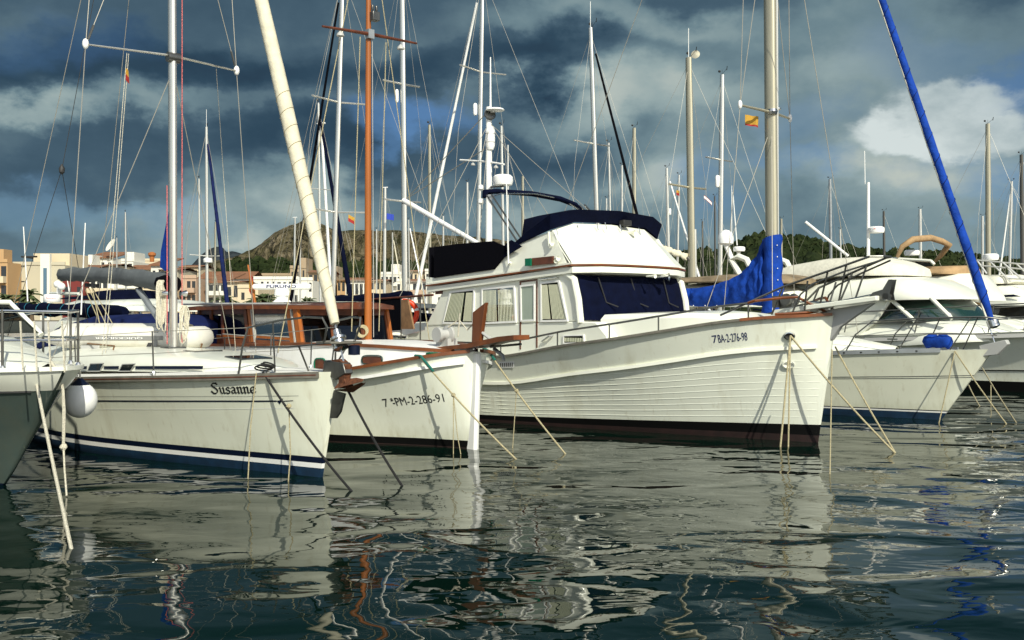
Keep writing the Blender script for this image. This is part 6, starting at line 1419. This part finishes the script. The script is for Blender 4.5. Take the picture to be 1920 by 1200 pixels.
plainhull(K4, 9, 1.5, 1.35, 1.2); dome_solid(K4, [(345, 598), (365, 592), (390, 600), (400, 618)], [(345, 640), (405, 640)], 1.3, 'black_canvas', 'cockpit_cover'); dome_solid(K4, [(290, 600), (340, 596)], [(290, 640), (345, 640)], 1.3, 'gelcoat', 'cabin')
K5 = Boat('motorboat', ang=48, label='white motorboat with navy sprayhood behind the orange mast', cat='motorboat', XY=(-3.3, 25.5))
plainhull(K5, 8, 1.5, 1.35, 1.2); dome_solid(K5, [(650, 592), (680, 586), (700, 590), (712, 604)], [(650, 600), (715, 608)], 1.2, 'navy_canvas', 'sprayhood'); dome_solid(K5, [(640, 606), (720, 606), (745, 622)], [(640, 650), (750, 650)], 1.3, 'gelcoat', 'cabin')
dome_solid(K5, [(630, 567), (700, 568), (790, 572)], [(630, 576), (795, 578)], .4, 'grey_canvas', 'boom_cover')
pole_ant('tall white antenna slanting at the far left, in front of the orange building', (52, 565), (44, 425), 24); pole_ant('tall white antenna left of the grey boom end', (152, 590), (160, 418), 22); pole_ant('short white antenna in front of the maroon shopfront', (130, 547), (126, 524), 25)
pole_ant('thin antenna in the sky right of the oblong reflector', (1372, 455), (1372, 348), 40); pole_ant('thin antenna rising beside the satellite dome', (1382, 460), (1374, 360), 27)

# ================================================================ the shore: land, hills, town, palms
def terrain_mat(name, cols, scale, bumpd, green=None, detail=8):
    m = bpy.data.materials.new(name); m.use_nodes = True; nt = m.node_tree; b = nt.nodes['Principled BSDF']; b.inputs['Roughness'].default_value = .95; b.inputs['Specular IOR Level'].default_value = .1
    t = nt.nodes.new('ShaderNodeTexCoord'); n = nt.nodes.new('ShaderNodeTexNoise'); n.inputs['Scale'].default_value = scale; n.inputs['Detail'].default_value = detail; n.inputs['Roughness'].default_value = .65; nt.links.new(t.outputs['Object'], n.inputs['Vector'])
    c = ramp(nt, n.outputs['Fac'], cols)
    if green:
        n3 = nt.nodes.new('ShaderNodeTexNoise'); n3.inputs['Scale'].default_value = scale*3; n3.inputs['Detail'].default_value = 6; nt.links.new(t.outputs['Object'], n3.inputs['Vector'])
        sp = nt.nodes.new('ShaderNodeSeparateXYZ'); nt.links.new(t.outputs['Object'], sp.inputs[0])
        f = math_(nt, 'MULTIPLY_ADD', sp.outputs['Z'], -1/green[1], green[2]); f = math_(nt, 'ADD', f, n3.outputs['Fac']); f = ramp(nt, f, [(.95, (0, 0, 0)), (1.0, (1, 1, 1))]) if 0 else math_(nt, 'GREATER_THAN', f, 1.0)
        c = mixc(nt, f, c, green[0])
    nt.links.new(c, b.inputs['Base Color'])
    n2 = nt.nodes.new('ShaderNodeTexNoise'); n2.inputs['Scale'].default_value = scale*2.5; n2.inputs['Detail'].default_value = 6; nt.links.new(t.outputs['Object'], n2.inputs['Vector'])
    bp = nt.nodes.new('ShaderNodeBump'); bp.inputs['Strength'].default_value = 1; bp.inputs['Distance'].default_value = bumpd; nt.links.new(n2.outputs['Fac'], bp.inputs['Height']); nt.links.new(bp.outputs[0], b.inputs['Normal'])
    M[name] = m
terrain_mat('limestone', [(.36, (.036, .038, .016)), (.47, (.080, .070, .036)), (.56, (.13, .108, .066)), (.68, (.27, .225, .155))], .02, 40, ((.022, .036, .012), 130.0, .62))
terrain_mat('dark_rock', [(.3, (.018, .024, .028)), (.7, (.045, .055, .062))], .006, 40)
terrain_mat('pine_wood', [(.30, (.006, .012, .003)), (.5, (.017, .026, .008)), (.72, (.040, .048, .017))], .07, 6)
terrain_mat('ground', [(.3, (.10, .09, .07)), (.7, (.2, .18, .14))], .05, .5)
def hill(name, ridge, Yb, Yr, m, amp, fs, step=5, nrow=26, back=1.25, power=1.15, seed=0, kind='structure', ext=True):
    x0, x1 = ridge[0][0], ridge[-1][0]; n = int((x1-x0)/step); cols = []
    for i in range(n+1):
        px_ = x0+(x1-x0)*i/n; py_ = interp_lin(ridge, px_); zr = H+(HY-py_)/F*Yr; col = []
        for j in range(nrow+1):
            t = j/nrow; Y = Yb+(Yr-Yb)*t; X = (px_-960)/F*Y; z = zr*t**power; v = Vector((X*fs, Y*fs, seed))
            nn = noise.fractal(v, 1.0, 2.1, 6); nn2 = abs(noise.fractal(v*2.3+Vector((9, 3, 1)), 1.0, 2.0, 5)); w_ = math.sin(math.pi*min(1, t*1.0))**.7 if t < 1 else 0
            z += amp*(nn*1.0-nn2*.7)*(w_+.16*(1-abs(1-2*t)) if t < 1 else .10)
            col.append((X, Y, max(min(z, (zr-H)*Y/Yr*(.985 if t < .97 else 1.03)), 0.3)))
        col.append((X, Yr+(Yr-Yb)*(back-1)*1.0, zr*.75)); col.append((X, Yr+(Yr-Yb)*back, 0)); cols.append(col)
    o = MB().grid(cols).build(name, m, angle=180); tag(o, kind=kind); return o
sh = MB(); sh.poly([(-3000, 140, 1.1), (3000, 140, 1.1), (3000, 9000, 1.1), (-3000, 9000, 1.1)]); tag(sh.build('shore_ground', 'ground'), kind='structure')
qw = MB().box((0, 140.2, .2), (1200, .5, 1.9)); tag(qw.build('quay_edge', 'light_grey'), kind='structure')
hill('far_dark_mountains', [(330, 520), (360, 495), (375, 478), (392, 466), (405, 461), (418, 463), (424, 472), (436, 470), (446, 473), (470, 480), (520, 500)], 3600, 4600, 'dark_rock', 60, .002, 4)
hill('bare_mountain', [(300, 530), (350, 510), (385, 495), (420, 482), (450, 474), (472, 466), (490, 456), (510, 441), (528, 430), (545, 423), (560, 418), (572, 409), (584, 411), (597, 418), (615, 428), (632, 435), (655, 431), (700, 432), (745, 433), (800, 436), (850, 440), (900, 439), (940, 446), (1000, 462), (1080, 485), (1160, 515)], 700, 2100, 'limestone', 75, .007, 3, nrow=90, power=1.5)
hill('wooded_foothill', [(395, 515), (430, 504), (470, 500), (495, 496), (520, 495), (545, 499), (600, 508), (680, 505), (720, 500), (780, 506), (850, 512), (930, 525)], 330, 480, 'pine_wood', 6, .05, 3, power=.8)
hill('wooded_hill', [(1180, 540), (1230, 505), (1270, 490), (1310, 482), (1350, 478), (1380, 470), (1400, 460), (1430, 452), (1465, 453), (1500, 460), (1540, 465), (1570, 473), (1610, 481), (1660, 484), (1700, 482), (1740, 485), (1790, 491), (1850, 498), (1900, 503), (1960, 505), (2100, 520), (2300, 540)], 350, 620, 'pine_wood', 10, .035, 3, power=.85, seed=3)
# individual tree crowns roughen the wooded ridges
random.seed(11)
def clump_field(name, ridge, Yr, n, r0, label_kind='stuff'):
    mb = MB(); x0, x1 = ridge[0][0], ridge[-1][0]
    for i in range(n):
        px_ = random.uniform(x0, x1); py_ = interp_lin(ridge, px_); d = random.uniform(0, 1)**1.5; Y = Yr*(1-.25*d); X = (px_-960)/F*Yr; zr = H+(HY-py_)/F*Yr; z = zr*(1-d)**.9-1
        r = r0*random.uniform(.6, 1.3); ph = random.uniform(0, 6); rows = []
        for a in range(4):
            an = math.pi*(a+.3)/4.2; rows.append([(X+r*math.sin(an)*math.cos(2*math.pi*k/6+ph)*random.uniform(.7, 1.2), Y+r*math.sin(an)*math.sin(2*math.pi*k/6+ph), z+r*1.1*math.cos(an)+r*.6+random.uniform(-.2, .2)*r) for k in range(6)])
        mb.grid(rows, closed=True)
    o = mb.build(name, 'pine_wood', smooth=False); tag(o, kind=label_kind); return o
clump_field('pine_trees', [(1200, 520), (1270, 490), (1310, 482), (1350, 478), (1380, 470), (1400, 460), (1430, 452), (1465, 453), (1500, 460), (1540, 465), (1570, 473), (1610, 481), (1660, 484), (1700, 482), (1740, 485), (1790, 491), (1850, 498), (1900, 503), (1960, 505)], 610, 1500, 3.6)
clump_field('pine_trees', [(430, 508), (470, 502), (495, 497), (520, 496), (545, 500), (600, 508), (680, 505), (720, 500), (780, 506), (850, 512)], 470, 500, 3.0)
# ---------------------------------------------------------------- town
mat('plaster_white', (.70, .68, .60), .9, vary=.06, vscale=.15); mat('plaster_cream', (.60, .50, .34), .9, vary=.07, vscale=.15); mat('plaster_beige', (.47, .43, .32), .9, vary=.06, vscale=.15)
mat('plaster_orange', (.46, .29, .14), .9, vary=.08, vscale=.15); mat('plaster_pink', (.44, .31, .22), .9, vary=.08, vscale=.15); mat('plaster_tan', (.36, .27, .17), .9, vary=.08, vscale=.15); mat('maroon_panel', (.16, .02, .015), .6)
mat('roof_tile', (.25, .125, .065), .9, vary=.35, vscale=.8, wave=(1.6, 'X', (.16, .06, .025))); mat('window_dark', (.02, .025, .03), .15); mat('blue_glass', (.05, .13, .20), .1, coat=1)
mat('palm_leaf', (.045, .065, .018), .7, vary=.3); mat('palm_trunk', (.12, .085, .05), .95, bump=.8, bscale=6)
def building(label, px0, px1, pyt, Y, wall, floors=3, cols=4, roof=None, balc=None, depth=12, name='apartment_building', awn=None, rz=0, win=True, group='buildings along the far shore'):
    X0, X1 = (px0-960)/F*Y, (px1-960)/F*Y; zt = H+(HY-pyt)/F*Y; w = X1-X0; h = zt-1.1
    b = empty(name, ((X0+X1)/2, Y, 1.1), rz); tag(b, label, 'building', group)
    MB().box((0, depth/2, h/2), (w, depth, h)).build('wall', wall, b, smooth=False)
    fh = h/floors; ww_ = w/cols
    wm = None; k = 0
    if win:
        random.seed(int(px0*7+pyt))
        for f in range(floors):
            for c in range(cols):
                if random.random() < .12: continue
                cx = -w/2+ww_*(c+.5); cz = fh*(f+.5); a = ww_*random.choice((.32, .45, .6)); hh = fh*random.choice((.45, .6, .68))
                if balc: a = ww_*.7; hh = fh*.62
                if wm is None:
                    m = MB().box((0, 0, 0), (1, .12, 1)); wm = m.build('window', 'window_dark', b, smooth=False); o = wm
                else: o = wm.copy(); COL.objects.link(o); o.parent = b
                o.location = (cx, .03, cz); o.scale = (a, 1, hh)
        if balc:
            for f in range(1 if floors > 1 else 0, floors): MB().box((0, -.6, fh*f+.35), (w*.96, 1.2, fh*.34)).build('balcony', balc, b, smooth=False)
    if roof == 'tile':
        MB().grid([[(-w/2-.4, -.6, h-.1), (-w/2-.4, depth/2, h+min(2.2, w*.16)), (-w/2-.4, depth+.4, h-.1)], [(w/2+.4, -.6, h-.1), (w/2+.4, depth/2, h+min(2.2, w*.16)), (w/2+.4, depth+.4, h-.1)]]).poly([(-w/2-.4, -.6, h-.1), (-w/2-.4, depth/2, h+min(2.2, w*.16)), (-w/2-.4, depth+.4, h-.1)]).build('roof', 'roof_tile', b, smooth=False)
    elif roof == 'mono':
        MB().prism([(-w/2-.3, -.6, h-.05), (w/2+.3, -.6, h-.05), (w/2+.3, depth, h+2.0), (-w/2-.3, depth, h+2.0)], (0, 0, .25)).build('roof', 'roof_tile', b, smooth=False)
    else:
        r = MB().box((0, -.05, h+.3), (w+.1, .2, .6)).build('parapet', wall, b, smooth=False)
        if roof == 'pent': MB().box((w*.15, depth/2, h+1.2), (w*.4, depth*.6, 2.4)).build('penthouse', wall, b, smooth=False)
    return b
building('orange plaster building cut by the left picture edge', -70, 14, 492, 175, 'plaster_orange', 3, 6, roof='pent', depth=5, balc='plaster_cream')
cb_ = building('large cream block with few thin windows and glazed stair tower at left', 21, 122, 497, 180, 'plaster_beige', 3, 6, win=False, roof=None, depth=20)
MB().box((-2.6, 6, 11.6), (3, 8, .3)).build('terrace_canopy', 'rubber', cb_, smooth=False)
for z in (4.0, 7.0, 9.7):
    for x in (-4.0, -2.7): MB().box((x-.2, -.03, z), (.95, .1, .16)).build('slit_window', 'window_dark', cb_, smooth=False)
MB().box((1.6, -.4, 5.8), (1.7, .8, 12.3)).build('stair_tower', 'plaster_white', cb_, smooth=False); MB().box((1.65, -.85, 4.9), (.62, .12, 9.0)).build('stair_window', 'blue_glass', cb_, smooth=False); MB().box((1.5, 6, 10.8), (6.6, 8, 2.8)).build('penthouse', 'plaster_cream', cb_, smooth=False)
building('white house with low tiled roof just right of the cream block', 122, 178, 503, 205, 'plaster_white', 3, 4, roof='tile')
building('stepped white house whose top carries a satellite dish and tiled slope', 161, 212, 484, 235, 'plaster_white', 4, 4, roof='mono')
building('small white tower-topped flat block left of the blue folded sail', 213, 250, 490, 240, 'plaster_white', 4, 3, roof='pent'); building('long white upper block with flat parapet behind the tiled roofs', 228, 300, 489, 262, 'plaster_cream', 4, 6, roof=None)
building('house with broad brown tiled roof left of the Susanne mast', 238, 304, 505, 225, 'plaster_white', 3, 5, roof='tile')
building('low maroon-panelled shop with teal windows below the grey boom', 117, 158, 522, 168, 'maroon_panel', 1, 2, win=True, name='shop_building')
building('white balcony block just right of the maroon shop', 158, 214, 523, 170, 'plaster_white', 3, 5, balc='plaster_cream'); building('white balcony block with deep dark loggias under the grey boom', 215, 266, 522, 172, 'plaster_white', 4, 3, balc='plaster_white'); building('cream balcony block behind the boom vang', 267, 322, 524, 171, 'plaster_cream', 3, 4, balc='plaster_cream')
building('tiled-roof house directly right of the Susanne mast', 336, 372, 500, 210, 'plaster_cream', 4, 3, roof='tile'); building('pinkish narrow house right of the Susanne mast', 340, 368, 522, 175, 'plaster_pink', 3, 3, balc='plaster_pink')
building('long low row with terracotta roof band in front of the mountain', 372, 468, 522, 200, 'plaster_white', 2, 8, roof='tile'); building('white gabled houses with wooden balconies behind the blue thin furled jib', 390, 424, 530, 178, 'plaster_white', 3, 3, roof='mono', balc='plaster_white')
building('white plain gable house beside the flag staff', 424, 448, 528, 172, 'plaster_cream', 2, 2, roof='tile'); building('cream two-storey house with dark door behind the palms', 446, 484, 540, 168, 'plaster_cream', 2, 2)
building('low white hotel wing behind the radar antenna', 476, 560, 524, 190, 'plaster_white', 3, 8); building('beige flat-roofed block above the white hotel wing', 491, 548, 517, 230, 'plaster_tan', 3, 5)
building('terracotta and tan house right of the radar antenna', 544, 574, 503, 215, 'plaster_tan', 4, 3, roof='pent'); building('brown-roofed house behind the lower cream furled jib', 578, 615, 510, 195, 'plaster_tan', 3, 4, roof='tile', balc='plaster_pink')
building('white narrow house left of the grey-masted sailboat', 560, 586, 526, 180, 'plaster_white', 3, 3); building('sunlit orange-walled house beside the dark furled sail', 632, 648, 525, 200, 'plaster_orange', 3, 2, roof='tile')
building('white house with long terracotta roof left of the orange mast', 648, 690, 525, 185, 'plaster_white', 2, 5, roof='tile', balc='plaster_cream'); building('white house with brown roof right of the orange mast', 694, 722, 526, 188, 'plaster_cream', 3, 3, roof='tile', balc='plaster_cream')
building('white apartment block with rooftop chimneys right of the orange mast', 714, 752, 515, 215, 'plaster_white', 4, 5, balc='plaster_white', roof='pent'); building('small terracotta-roofed tower house near the furled white sail', 767, 792, 508, 220, 'plaster_cream', 4, 3, roof='tile')
building('white low house with tiled awning near the black weather cloth', 764, 800, 527, 190, 'plaster_white', 3, 4, roof='tile', balc='plaster_pink'); building('white block behind the black weather cloth', 797, 862, 509, 222, 'plaster_white', 4, 6)
building('white block hidden behind the masts left of the trawler', 744, 766, 528, 192, 'plaster_white', 3, 3, balc='plaster_cream')
building('small white house with chimney between the slope-roofed and stepped houses', 148, 168, 496, 228, 'plaster_white', 3, 2, roof='pent'); building('cream terrace house under the satellite dish', 186, 214, 497, 212, 'plaster_cream', 3, 3, roof='tile')
building('white gabled house just left of the folded blue sail', 283, 306, 498, 205, 'plaster_white', 3, 2, roof='mono'); building('beige house peeking over the balcony blocks at the halyard coil', 300, 334, 505, 196, 'plaster_beige', 3, 3, roof='tile'); building('tan chimneyed house at the foot of the bare mountain', 600, 634, 518, 225, 'plaster_tan', 3, 3, roof='pent')
ds_ = MB(); dn = Vector((-.6, -.6, .5)).normalized(); ds_.lathe([(.05, .45), (.9, .38), (1.5, .12), (1.7, 0), (1.5, .05), (.05, .32)], (0, 0, 0), dn*-1, 20); ds_.tube([(0, 0, 0), (0, .3, -1.6)], .12, 6); dso = ds_.build('satellite_dish', 'plaster_white'); dso.location = P(207, 459, 233); tag(dso, 'big white satellite dish on the roofs above the grey boom', 'satellite dish')
mat('rust_cowl', (.35, .12, .03), .8)
cw = MB(); cw.lathe([(.5, 0), (.55, 1.2), (.9, 1.6), (.9, 2.1), (.3, 2.4)], (0, 0, 0), n=10); cwo = cw.build('chimney_cowl', 'rust_cowl'); cwo.location = P(285, 491, 240); tag(cwo, 'orange-brown chimney cowl on the white roofs left of the folded blue sail', 'chimney cowl')
def P3(px_, py_, Y): return P(px_, py_, Y)
# palms
def palm(label, px_, pyc, Y, s_, first=[None]):
    c = P(px_, pyc, Y)
    if first[0] is None:
        e = empty('palm_tree', (c.x, c.y, 1.1)); 
        MB().tube([(0, 0, 0), (.05, 0, 1.8), (0, .05, 3.2)], [.28, .22, .2], 8).build('trunk', 'palm_trunk', e)
        m = MB(); random.seed(5)
        for k in range(34):
            az = random.uniform(0, 6.28); el = random.uniform(-.3, 1.3); L_ = random.uniform(1.5, 2.2); d = Vector((math.cos(az)*math.cos(el), math.sin(az)*math.cos(el), math.sin(el))); sd = Vector((-math.sin(az), math.cos(az), 0))
            prev = None
            for j in range(6):
                t = j/5; p = Vector((0, 0, 3.2))+d*L_*t+Vector((0, 0, -1.1*t*t)); w_ = .30*math.sin(math.pi*min(1, t+.12))
                q_ = [p-sd*w_+Vector((0, 0, -.12)), p, p+sd*w_+Vector((0, 0, -.12))]
                if prev: m.grid([prev, q_])
                prev = q_
        m.build('crown', 'palm_leaf', e, smooth=False); first[0] = e
    else:
        e = copy_tree(first[0]); e.location = (c.x, c.y, 1.1)
    e.scale = (s_, s_, (c.z-1.1)/3.2); e.rotation_euler.z = px_*.7; tag(e, label, 'palm tree', 'palms along the far promenade')
for lab, x_, y_, Y, s_ in (('palm at the far left in front of the orange building', 12, 560, 150, 1.3), ('palm in front of the cream block beside the white antenna', 52, 553, 150, 1.5), ('palm under the maroon shop corner', 60, 572, 148, 1.2), ('palm right of the navy fly cover', 218, 562, 150, 1.2), ('palm between the boom vang and balconies', 256, 562, 150, 1.4), ('palm left of the Susanne halyards', 291, 561, 150, 1.3),
    ('palm behind the blue thin furled jib', 424, 563, 150, 1.3), ('dark palm left of the radar pedestal', 494, 560, 150, 1.7), ('small palm between flag staff and radar', 480, 566, 148, 1.1), ('palm behind the cream furled jib foot', 575, 566, 150, 1.1), ('palm between the two lifebuoys and the orange mast', 672, 566, 150, 1.2)): palm(lab, x_, y_, Y, s_)
# ---------------------------------------------------------------- every boat rides on its waterline; report
for o in SC.objects:
    if o.type == 'MESH' and o.parent is None and not o.get('category') and not o.get('kind'): print('untagged', o.name)
